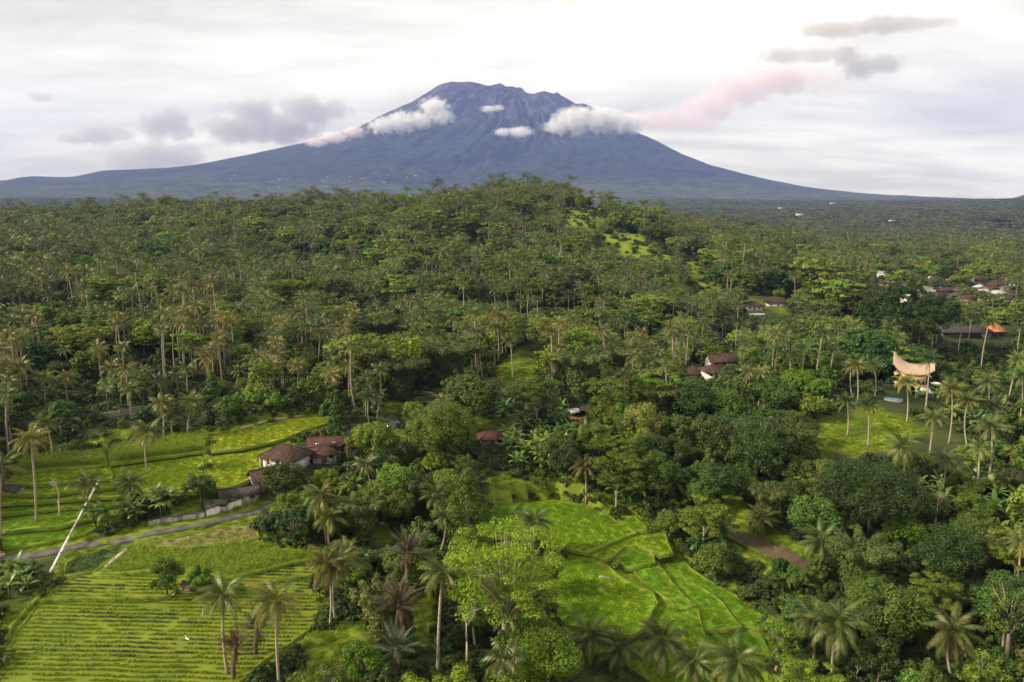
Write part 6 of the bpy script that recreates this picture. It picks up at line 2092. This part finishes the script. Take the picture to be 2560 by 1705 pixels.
for (px_, py_, lab) in ((2252, 974, 'small white-roofed garden shelter left of the thatched villa'), (2346, 978, 'small white-roofed garden shelter right of the thatched villa')):
    o = thing('garden_shelter', lab, 'shelter', spot(px_, py_) + Vector((0, 1.5, 0)), rad(-15))
    for sx2 in (-1, 1):
        for sy2 in (-1, 1):
            obj('post', MB().box((sx2 * 1.1 - .08, sy2 * .9 - .08, -.6), (sx2 * 1.1 + .08, sy2 * .9 + .08, 2.2)).mesh('post', [M_TAN]), o)
    obj('roof', roof_mesh(MB(), 2.4, 2.0, 2.2, .5, .3, 'hip').mesh('roof', [M_CANVAS]), o)
    obj('counter', MB().box((-1.0, .2, -.4), (1.0, .8, .9)).mesh('counter', [M_WOOD]), o)
pb = spot(2236, 1004)
o = thing('swimming_pool', 'pale blue oval swimming pool on the lawn left of the villa', 'pool', pb + Vector((0, 1.5, .25)), rad(-12))
rim, wat = [], []
for k in range(28):
    a = 2 * math.pi * k / 28
    rim.append((3.1 * math.cos(a), 2.1 * math.sin(a)))
mb = MB()
V = [(x, y, .35) for x, y in rim] + [(x * .88, y * .86, .35) for x, y in rim] + [(x * 1.02, y * 1.02, -1.5) for x, y in rim]
mb.add(V, [(k, (k + 1) % 28, 28 + (k + 1) % 28, 28 + k) for k in range(28)] + [(56 + k, 56 + (k + 1) % 28, (k + 1) % 28, k) for k in range(28)])
obj('coping', mb.mesh('coping', [M_STONE]), o)
mb = MB()
mb.add([(x * .88, y * .86, .24) for x, y in rim] + [(0, 0, .24)], None, [(k, (k + 1) % 28, 28) for k in range(28)])
obj('water', mb.mesh('water', [mp_]), o)

# village at the right
gvv = np.random.default_rng(31)
VH = []
tries = 0
while len(VH) < 92 and tries < 1500:
    tries += 1
    px_, py_ = gvv.uniform(2170, 2580), gvv.uniform(700, 756)
    b = hit(px_, py_)
    if all((b - q[0]).length > 8.5 for q in VH):
        VH.append((b, px_, py_))
ORD = ['', 'first', 'second', 'third', 'fourth', 'fifth', 'sixth', 'seventh', 'eighth', 'ninth', 'tenth', 'eleventh', 'twelfth', 'thirteenth', 'fourteenth', 'fifteenth', 'sixteenth', 'seventeenth', 'eighteenth', 'nineteenth', 'twentieth']
_TENS = {2: 'twenty', 3: 'thirty', 4: 'forty', 5: 'fifty', 6: 'sixty', 7: 'seventy', 8: 'eighty', 9: 'ninety'}


def ordinal(n):
    if n <= 20:
        return ORD[n]
    if n % 10 == 0:
        return _TENS[n // 10][:-1] + 'ieth'
    return _TENS[n // 10] + '-' + ORD[n % 10]


rows3 = [('front', lambda y: y > 738), ('middle', lambda y: 722 < y <= 738), ('back', lambda y: y <= 722)]
for rn, fn in rows3:
    for k, (b, px_, py_) in enumerate(sorted([q for q in VH if fn(q[2])], key=lambda q: q[1])):
        j = int(gvv.integers(0, 10))
        rm, rc = [(M_RBROWN, 'brown'), (M_RRED, 'red'), (M_RGREY, 'grey'), (M_RDARK, 'dark'), (M_RBROWN, 'brown'), (M_RRED, 'red'), (M_METAL, 'pale metal'), (M_RDARK, 'dark'), (M_RBROWN, 'brown'), (M_RGREY, 'grey')][j]
        house('village_house', '%s-roofed village house, %s from the left in the %s row' % (rc, ordinal(k + 1), rn), b + Vector((0, 0, .4)), gvv.normal(0, .35), gvv.uniform(7, 12), gvv.uniform(5, 7), gvv.uniform(1.8, 2.8), gvv.uniform(1.5, 2.5), 'hip' if gvv.random() < .6 else 'gable', .6, M_WALLD if gvv.random() < .96 else M_WHITE, rm, 0, False, 'houses of the right-hand village', small=True)
for k, (px_, py_, D, w_, lab) in enumerate([(1998, 536, 2600, 22, 'long white far-off building on the hazy plain at the right'), (2080, 508, 4200, 24, 'pale far-off roof near the horizon at the right'), (1950, 520, 3400, 16, 'small pale far-off house left of the long white building'), (2170, 552, 2300, 20, 'brown-walled far-off shed on the hazy plain'), (2230, 552, 2250, 18, 'low pale far-off shed right of the brown-walled one'), (2208, 694, 690, 16, 'white hall just left of the village rows'), (2330, 700, 660, 9, 'house with bright blue-white sheet roof at the village back')]):
    a, b_, c = ray(px_, py_)
    X, Y = D * float(a), D * float(b_)
    z = float(H(X, Y))
    house('far_building', lab, (X, Y, max(z, CZ + D * float(c) - 3) if D > 1000 else z + .5), rad(5 * k - 10), w_, w_ * .45, 4, 1.6, 'gable', .8, M_WHITE if k != 3 else M_BANK, M_METAL if k != 3 else M_RBROWN, 0, False, None, 'building', small=True)

# roadside wall
def wall_run(name, pix, hgt_, thick, mat, label, lift=0.0, caps=True):
    pts = ribbon_pts(pix)
    o = thing(name, label, 'wall', pts[0])
    mb, cb = MB(), MB()
    V, V2 = [], []
    for i, p in enumerate(pts):
        d = pts[min(i + 1, len(pts) - 1)] - pts[max(i - 1, 0)]
        s = Vector((-d.y, d.x, 0)).normalized() * thick / 2
        q = p - pts[0]
        zt = hgt_ + .05 * math.sin(i * 2.1) + lift
        for a, z in ((-1, -1.2), (-1, zt), (1, zt), (1, -1.2)):
            V.append((q.x + s.x * a, q.y + s.y * a, q.z + z))
        for a, z in ((-1.5, zt + .003), (-1.5, zt + .10), (1.5, zt + .10), (1.5, zt + .003)):
            V2.append((q.x + s.x * a, q.y + s.y * a, q.z + z))
    n = len(pts)
    Q = [(i * 4 + k, i * 4 + k + 1, i * 4 + 5 + k, i * 4 + 4 + k) for i in range(n - 1) for k in range(3)] + [(0, 1, 2, 3), ((n - 1) * 4 + 3, (n - 1) * 4 + 2, (n - 1) * 4 + 1, (n - 1) * 4)]
    mb.add(V, Q)
    obj('wall_face', mb.mesh('wall_face', [mat]), o)
    if caps:
        cb.add(V2, Q)
        obj('coping', cb.mesh('coping', [M_RGREY]), o)
    return o


wall_run('garden_wall', [(372, 1314), (420, 1305), (470, 1298), (512, 1292)], 1.1, .35, M_CONC, 'stained low concrete wall along the upper side of the road')
wall_run('garden_wall', [(516, 1292), (545, 1282), (575, 1274), (600, 1264), (628, 1249), (648, 1240)], 1.3, .35, M_WHITE, 'curved whitewashed wall below the long roadside shed', .3)
wall_run('garden_wall', [(870, 1170), (920, 1150), (975, 1128), (1010, 1116)], .9, .3, M_CONC, 'broken garden wall beyond the road bend below the small olive tree')

# four-rail fence through the wood above the maize
pts = ribbon_pts([(212, 1062), (250, 1054), (300, 1046), (350, 1036), (400, 1030), (436, 1024)])
o = thing('rail_fence', 'pale four-rail fence running through the dark wood above the maize', 'fence', pts[0])
for r_ in range(4):
    obj('rail', MB().tube([(p - pts[0]) + Vector((0, 0, .9 + .42 * r_)) for p in pts], .075, 5).mesh('rail', [M_STONE]), o)
for i in range(0, len(pts), 4):
    q = pts[i] - pts[0]
    obj('post', MB().box((q.x - .1, q.y + .14, q.z - .5), (q.x + .1, q.y + .34, q.z + 2.4)).mesh('post', [M_WOOD]), o)

# white water pipe carried over the road
pa, pe = hit(128, 1446), hit(248, 1214)
A, B = pa + Vector((0, 0, 1.3)), pe + Vector((0, 0, 1.2))
o = thing('water_pipe', 'long straight white water pipe carried slanting over the road on posts', 'pipe', pa)
for k in range(6):
    s0, s1 = A.lerp(B, k / 6) - pa, A.lerp(B, (k + .97) / 6) - pa
    obj('pipe_section', MB().tube([s0, s1], .21, 10).mesh('pipe_section', [M_PIPEB if k in (2,) else M_PIPE], True), o)
    if k:
        c0 = A.lerp(B, (k - .02) / 6) - pa
        c1 = A.lerp(B, (k + .01) / 6) - pa
        obj('coupling', MB().tube([c0, c1], .27, 10).mesh('coupling', [M_PIPEB]), o)
for f_ in (.10, .22, .29, .55, .72, .93):
    c0 = A.lerp(B, f_)
    gz = float(H(c0.x, c0.y))
    q = c0 - pa
    for s_ in (-1, 1):
        obj('support_post', MB().tube([(q.x + s_ * .55, q.y, gz - pa.z - .4), (q.x + s_ * .22, q.y, q.z - .15)], .09, 6).mesh('support_post', [M_STONE if f_ < .5 else M_WOOD]), o)

# plank on the paddies, scarecrow, egrets
pk = spot(1511, 1450)
o = tag(obj('stone_slab', MB().box((-1.0, -.35, -.5), (1.0, .35, .55)).add([(-1.05, -.4, .55), (1.05, -.4, .55), (1.05, .4, .56), (-1.05, .4, .56), (-.95, -.3, .72), (.95, -.3, .70), (.97, .32, .71), (-.9, .3, .72)], [(0, 1, 5, 4), (1, 2, 6, 5), (2, 3, 7, 6), (3, 0, 4, 7), (4, 5, 6, 7)]).mesh('stone_slab', [M_STONE]), None, pk, (0, 0, rad(-20))), 'pale grey slab lying on the bank between rice paddies', 'slab')
sp = spot(527, 1176) + Vector((0, 0, .35))
o = thing('scarecrow', 'small dark scarecrow at the edge of the yellow rice terrace', 'scarecrow', sp)
obj('stake', MB().tube([(0, 0, -.4), (0, 0, 1.5)], .04, 6).mesh('stake', [M_WOOD]), o)
obj('coat', MB().tube([(0, 0, .35), (0, 0, .8), (0, 0, 1.15), (0, 0, 1.3)], [.32, .26, .30, .08], 8).mesh('coat', [M_CLOTHD], True), o)
for s_ in (-1, 1):
    obj('sleeve', MB().tube([(s_ * .22, 0, 1.15), (s_ * .55, 0, .85), (s_ * .7, 0, .6)], [.11, .09, .08], 6).mesh('sleeve', [M_CLOTHD]), o)
obj('head', MB().tube([(0, 0, 1.28), (0, 0, 1.38), (0, 0, 1.5), (0, 0, 1.58)], [.07, .13, .13, .05], 8).mesh('head', [M_THATCH], True), o)
obj('hat', MB().tube([(0, 0, 1.52), (0, 0, 1.62), (0, 0, 1.74)], [.30, .18, .02], 10).mesh('hat', [M_WOOD]), o)
for k, (px_, py_, lab) in enumerate(((434, 1500, 'white egret standing by the field hut'), (469, 1612, 'white egret standing among the crop rows of the striped field'))):
    p = spot(px_, py_) + Vector((0, 0, .3))
    o = thing('egret', lab, 'bird', p, rad(40 + 120 * k))
    s_ = 1.25
    obj('body', MB().tube([(x * s_, 0, z * s_) for x, z in ((-.32, .50), (-.20, .54), (0, .58), (.14, .62), (.20, .72), (.17, .84), (.21, .94), (.29, .96))], [.02 * s_, .08 * s_, .115 * s_, .08 * s_, .04 * s_, .028 * s_, .03 * s_, .03 * s_], 8).mesh('body', [M_FEATHER], True), o)
    obj('beak', MB().tube([(.30 * s_, 0, .96 * s_), (.42 * s_, 0, .93 * s_)], [.015 * s_, .003], 5).mesh('beak', [M_NUT]), o)
    for y_ in (-.04, .04):
        obj('leg', MB().tube([(0, y_, .55 * s_), (.03, y_, .28 * s_), (0, y_, -.1)], .012, 5).mesh('leg', [M_BLACK]), o)

# scooter and rider entering at the left edge of the road
rp_ = spot(3, 1397) + Vector((0, 0, .12))
o = thing('motor_scooter', 'motor scooter on the road cut by the left edge', 'scooter', rp_, rad(8))
for x_ in (-.62, .62):
    wh = obj('wheel', MB().tube([(x_, -.05, .27), (x_, .05, .27)], .20, 12).mesh('wheel', [M_METAL]), o)
    ring = [(x_ + .25 * math.cos(a), 0, .27 + .25 * math.sin(a)) for a in np.linspace(0, 2 * math.pi, 15)]
    obj('tyre', MB().tube(ring, .055, 6, cap=False).mesh('tyre', [M_BLACK], True), wh)
obj('body', MB().tube([(-.80, 0, .62), (-.45, 0, .60), (-.1, 0, .42), (.25, 0, .38), (.42, 0, .65), (.48, 0, .92)], [.08, .15, .13, .11, .12, .08], 8).mesh('body', [M_WHITE], True), o)
obj('seat', MB().tube([(-.75, 0, .78), (-.3, 0, .76), (-.05, 0, .70)], [.08, .13, .07], 8).mesh('seat', [M_BLACK], True), o)
obj('handlebar', MB().tube([(.42, -.32, 1.02), (.50, 0, .98), (.42, .32, 1.02)], .022, 6).mesh('handlebar', [M_METAL]), o)
obj('headlight', MB().tube([(.54, 0, .86), (.62, 0, .85)], [.09, .06], 8).mesh('headlight', [M_CANVAS]), o)
for y_ in (-.06,):
    obj('fork', MB().tube([(.62, y_, .27), (.50, y_, .85)], .03, 6).mesh('fork', [M_METAL]), o)
pm = bpy.data.meshes.new('body')
vv = [(-.30, 0, .92), (-.28, 0, 1.15), (-.22, 0, 1.38), (-.18, 0, 1.50), (-.15, 0, 1.64), (-.20, .19, 1.36), (.05, .27, 1.16), (.38, .30, 1.06), (-.20, -.19, 1.36), (.05, -.27, 1.16), (.38, -.30, 1.06), (.10, .13, .84), (.16, .14, .48), (.26, .14, .42), (.10, -.13, .84), (.16, -.14, .48), (.26, -.14, .42)]
pm.from_pydata(vv, [(0, 1), (1, 2), (2, 3), (3, 4), (2, 5), (5, 6), (6, 7), (2, 8), (8, 9), (9, 10), (0, 11), (11, 12), (12, 13), (0, 14), (14, 15), (15, 16)], [])
po = thing('person', 'person in orange top riding the scooter at the left edge', 'person', rp_, rad(8))
bo = obj('body', pm, po)
pm.materials.append(M_CLOTHO)
sk = bo.modifiers.new('skin', 'SKIN')
rad_ = [.15, .14, .16, .06, .10, .075, .05, .035, .075, .05, .035, .085, .06, .045, .085, .06, .045]
if not pm.skin_vertices:
    pass
sv = pm.attributes.get('skin') if False else None
try:
    for i, d_ in enumerate(pm.skin_vertices[0].data):
        d_.radius = (rad_[i], rad_[i])
        d_.use_root = (i == 0)
except Exception as ex:
    print('skin', ex)
bo.modifiers.new('sub', 'SUBSURF').levels = 1
obj('helmet', MB().tube([(-.15, 0, 1.55), (-.14, 0, 1.62), (-.14, 0, 1.72), (-.16, 0, 1.80)], [.11, .145, .14, .06], 10).mesh('helmet', [M_CANVAS], True), po)
# orange flower spray in the sunlit clearing
p = spot(1251, 952)
mb = MB()
leaves(mb, np.array([(0, 0, .9), (.6, .2, 1.1), (-.5, .3, .8), (.1, -.3, 1.3)]), np.full(4, .7), 40, .35, np.random.default_rng(3), 1.0)
o = thing('flowering_shrub', 'bright orange flowering shrub at the foot of the sunlit clearing', 'shrub', p)
obj('blossom', mb.mesh('blossom', [M_FLAME]), o)
obj('stem', MB().tube([(0, 0, -.3), (0, 0, .9)], [.08, .04], 5).mesh('stem', [M_BARKD]), o)

# bright specks of far villages on the lower volcano slopes
gsp = np.random.default_rng(64)
mb = MB()
for k in range(22):
    px_ = gsp.uniform(560, 1180)
    py_ = 452 + gsp.normal(0, 7) - (px_ - 620) * .012
    Dm = np.linspace(7500, 13600, 240)
    a, b_, c = ray(px_, py_)
    below = CZ + Dm * c < volcano_z(Dm * a, Dm * b_)
    if not below.any():
        continue
    D = Dm[np.argmax(below)]
    X, Y = D * float(a), D * float(b_)
    z = float(volcano_z(np.array([X]), np.array([Y]))[0])
    w_ = gsp.uniform(5, 12) if gsp.random() < .85 else gsp.uniform(16, 34)
    mb.box((X - w_ / 2, Y - 8, z - 5), (X + w_ / 2, Y + 6, z + gsp.uniform(3, 6)))
tag(obj('far_village', mb.mesh('far_village', [M_WHITE])), 'tiny white roofs of far villages on the lower volcano slopes', None, None, 'stuff')

# ------------------------------------------------------------------ clouds
def cloud(label, blobs, D, dens, col, seed, nsc=1.0, thick=.8, edge=.6, aniso=.2, group=None, grow=1.22, noff=.55):
    if D > 19000:
        grow, noff, edge = 1.28, .51, .5
    """blobs: picture centre and half sizes of its billows"""
    c0 = Vector(at_depth(np.mean([b[0] for b in blobs]), np.mean([b[1] for b in blobs]), D))
    E = []
    for k, (px_, py_, hx_, hy_) in enumerate(blobs):
        c = Vector(at_depth(px_, py_, D)) - c0
        rx, rz = grow * hx_ * D / FPX, grow * hy_ * D / FPX
        E.append((c, Vector((rx, max(rz * thick, rx * .45), rz))))
    bm = bmesh.new()
    for c, r in E:
        bmesh.ops.create_icosphere(bm, subdivisions=2, radius=1.0, matrix=Matrix.Translation(c) @ Matrix.Diagonal((*(r * 1.08), 1)))
    res = bmesh.ops.convex_hull(bm, input=bm.verts)
    dele = [g_ for g_ in res['geom_interior'] + res['geom_unused'] if isinstance(g_, bmesh.types.BMVert)]
    bmesh.ops.delete(bm, geom=dele, context='VERTS')
    # drop the old sphere faces that are not on the hull
    hull = set(g_ for g_ in res['geom'] if isinstance(g_, bmesh.types.BMFace))
    bmesh.ops.delete(bm, geom=[f for f in bm.faces if f not in hull], context='FACES')
    bmesh.ops.recalc_face_normals(bm, faces=bm.faces)
    me = bpy.data.meshes.new('cloud')
    bm.to_mesh(me)
    bm.free()
    m, t = newmat('cloud_vapour')
    tcn = N(t, 'ShaderNodeTexCoord')
    P = tcn.outputs['Object']
    best = None
    for c, r in E:
        s1 = N(t, 'ShaderNodeVectorMath', operation='SUBTRACT'); L(t, P, s1.inputs[0]); s1.inputs[1].default_value = c
        s2 = N(t, 'ShaderNodeVectorMath', operation='DIVIDE'); L(t, s1.outputs[0], s2.inputs[0]); s2.inputs[1].default_value = r
        s3 = N(t, 'ShaderNodeVectorMath', operation='LENGTH'); L(t, s2.outputs[0], s3.inputs[0])
        v = mth(t, 'SUBTRACT', 1.0, s3.outputs['Value'])
        best = v if best is None else mth(t, 'MAXIMUM', best, v)
    rm = float(np.mean([max(r.x, r.z) for c, r in E]))
    nz_ = N(t, 'ShaderNodeTexNoise')
    nz_.inputs['Scale'].default_value = (3.6 if D < 19000 else 2.6) * nsc / rm
    nz_.inputs['Detail'].default_value = 8.0
    nz_.inputs['Roughness'].default_value = .62
    mp = N(t, 'ShaderNodeMapping'); mp.inputs['Location'].default_value = (seed * 531.0, seed * 77.0, seed * 19.0); L(t, P, mp.inputs[0]); L(t, mp.outputs[0], nz_.inputs['Vector'])
    f = mth(t, 'ADD', best, mth(t, 'MULTIPLY', mth(t, 'SUBTRACT', nz_.outputs[0], noff), 1.7))
    f = sstep(t, f, 0.02, edge)
    pv = N(t, 'ShaderNodeVolumePrincipled')
    pv.inputs['Color'].default_value = (*col, 1)
    pv.inputs['Anisotropy'].default_value = aniso
    L(t, mth(t, 'MULTIPLY', f, dens), pv.inputs['Density'])
    o_ = N(t, 'ShaderNodeOutputMaterial')
    L(t, pv.outputs[0], o_.inputs['Volume'])
    try:
        m.cycles.volume_step_rate = .28
    except Exception:
        pass
    me.materials.append(m)
    o = obj('cloud', me, None, c0)
    return tag(o, label, 'cloud', group)


WHT, PNK, GRY_ = (1., 1., 1.), (1.0, .93, .92), (.64, .60, .53)
cloud('white cloud bank on the left shoulder of the volcano', [(960, 314, 46, 22), (1005, 305, 48, 28), (1050, 300, 40, 24), (1085, 268, 40, 26), (1105, 290, 34, 22)], 11200, .016, WHT, 1, 1.3)
cloud('thin pinkish cloud lying along the left slope of the volcano', [(790, 356, 34, 12), (835, 344, 44, 15), (885, 330, 34, 16)], 11800, .014, PNK, 2, 1.2)
cloud('tiny cloud wisp below the volcano summit', [(1222, 272, 24, 9), (1245, 270, 18, 9)], 11500, .015, WHT, 3, 1.4)
cloud('small white cloud on the middle of the volcano face', [(1258, 330, 26, 11), (1300, 330, 36, 15)], 11000, .016, WHT, 4, 1.4)
cloud('large white cloud hugging the right shoulder of the volcano', [(1395, 318, 40, 20), (1440, 302, 62, 36), (1500, 300, 70, 36), (1560, 308, 60, 26)], 11000, .015, WHT, 5, 1.1)
cloud('pink trailing cloud plume right of the volcano', [(1590, 306, 60, 24), (1650, 300, 70, 26), (1720, 300, 60, 26), (1770, 270, 70, 34), (1760, 310, 40, 18), (1850, 226, 80, 40), (1930, 205, 80, 36)], 19800, 0.0030, (.95, .84, .82), 6, 1.3)
cloud('pink cloud tail at the far end of the plume', [(1990, 190, 70, 34), (2060, 205, 50, 30), (2110, 218, 40, 16)], 19800, 0.0016, (.95, .86, .83), 7, 1.3)
cloud('small dark grey cloud above the pink plume', [(1960, 142, 60, 18), (2040, 140, 50, 18)], 20200, 0.0026, GRY_, 8, 1.4)
cloud('dark grey hooked cloud above the right end of the plume', [(2115, 140, 34, 26), (2150, 168, 44, 28), (2210, 160, 50, 22)], 20400, 0.0035, GRY_, 9, 1.3)
cloud('long thin grey cloud streak at the upper right', [(2090, 76, 90, 18), (2220, 62, 100, 20), (2330, 56, 70, 12)], 20600, 0.0022, GRY_, 10, 1.3)
cloud('grey cumulus bank left of the volcano', [(580, 325, 80, 34), (640, 290, 64, 42), (700, 325, 100, 38), (770, 280, 74, 42), (830, 275, 50, 26)], 19900, 0.0029, GRY_, 11, 1.1)
cloud('rounded grey cloud at the left of the cumulus bank', [(390, 315, 44, 34), (430, 305, 46, 34), (450, 330, 40, 22)], 20100, 0.0031, GRY_, 12, 1.2)
cloud('flat grey cloud low over the left horizon', [(190, 345, 50, 16), (240, 338, 60, 22), (300, 335, 40, 16)], 20300, 0.0031, GRY_, 13, 1.2)
cloud('broad lilac-grey cloud resting on the left ridge', [(310, 405, 60, 34), (380, 395, 80, 40), (450, 395, 60, 34)], 19700, 0.0031, (.66, .63, .58), 14, 1.1)
cloud('tiny grey cloud puff at the far left of the sky', [(100, 242, 34, 13)], 20500, 0.0031, GRY_, 15, 1.2)

# ------------------------------------------------------------------ haze
x0, x1, y0, y1, z0, z1 = -17200, 17200, -300, 19300, min(float(GZ.min()), float(Vv[:, 2].min())) - 5, 2680
hm, t = newmat('haze_air')
pv = N(t, 'ShaderNodeVolumePrincipled')
pv.inputs['Color'].default_value = (.33, .44, 1.0, 1)
pv.inputs['Density'].default_value = 3.1e-5
pv.inputs['Anisotropy'].default_value = 0.0
o_ = N(t, 'ShaderNodeOutputMaterial')
L(t, pv.outputs[0], o_.inputs['Volume'])
hme = MB().box((x0, y0, z0), (x1, y1, z1)).mesh('haze', [hm])
tag(obj('haze', hme), 'thin bluish haze over the whole valley', None, None, 'stuff')

# ------------------------------------------------------------------ labels of the plants
MARKS = [('thatched villa', 2290, 940), ('white water pipe', 185, 1320), ('main hip-roofed house', 706, 1140), ('long roadside shed', 590, 1245), ('field hut', 475, 1462), ('big rice paddy', 1450, 1310), ('ploughed field', 1920, 1370), ('bright yellow-green tree', 1340, 1430), ('rail fence', 320, 1035),
         ('white block house', 1275, 1085), ('open pavilion', 1445, 1030), ('three valley houses', 1785, 925), ('hillside house pair', 1915, 765), ('orange pyramid roof', 2500, 825), ('giant dark tree', 2250, 790), ('village', 2380, 722), ('sunlit clearing', 1290, 920), ('upper hill terraces', 1465, 545), ('pale hill terraces', 1590, 612),
         ('upper rice terrace', 690, 1080), ('left hut', 25, 1235), ('bare white tree', 146, 1230), ('villa meadow', 2190, 1085), ('broad olive tree', 1110, 1080), ('grey-green feathery tree', 1605, 1060), ('centre foreground palm', 1106, 1520), ('striped field', 300, 1590), ('crossing palms', 2065, 1600), ('flat-topped spreading tree', 215, 850),
         ('grassy hill lane', 1760, 700), ('very broad dark tree', 2172, 1230), ('bamboo thicket', 1060, 900), ('yellow-leaved tree', 750, 920), ('conical tree', 1173, 1240)]
groups = {}
for d in PLACED:
    if d['label']:
        tag(d['o'], d['label'], d['cat'] or ('palm' if 'palm' in d['kind'] else 'tree'), d['group'])
        continue
    best = min(MARKS, key=lambda m_: math.hypot(m_[1] - d['px'], (m_[2] - d['py']) * 1.3))
    dx, dy = d['px'] - best[1], d['py'] - best[2]
    if abs(dx) > abs(dy) * 1.1:
        where = 'left of' if dx < 0 else 'right of'
    else:
        where = 'above' if dy < 0 else 'below'
    d['dist'] = math.hypot(dx, dy)
    groups.setdefault((d['kind'], where, best[0]), []).append(d)
CATS = {'banana plant': 'banana plant', 'bamboo clump': 'bamboo', 'coconut palm': 'palm'}
for (kind, where, mark), lst in groups.items():
    lst.sort(key=lambda d: d['dist'])
    for i, d in enumerate(lst):
        n_ = ordinal(i + 1)
        near_ = 'nearest to it' if i == 0 else n_ + ' nearest to it'
        if len(lst) == 1:
            lab = '%s %s %s the %s' % (d['adj'], kind, where, mark)
        else:
            lab = '%s %s %s the %s, %s' % (d['adj'], kind, where, mark, near_)
        tag(d['o'], lab, CATS.get(kind, 'tree'), {'coconut palm': 'coconut palms of the valley and slopes', 'banana plant': 'banana plants of the valley', 'bamboo clump': 'bamboo clumps'}.get(kind, 'trees of the valley and slopes'))
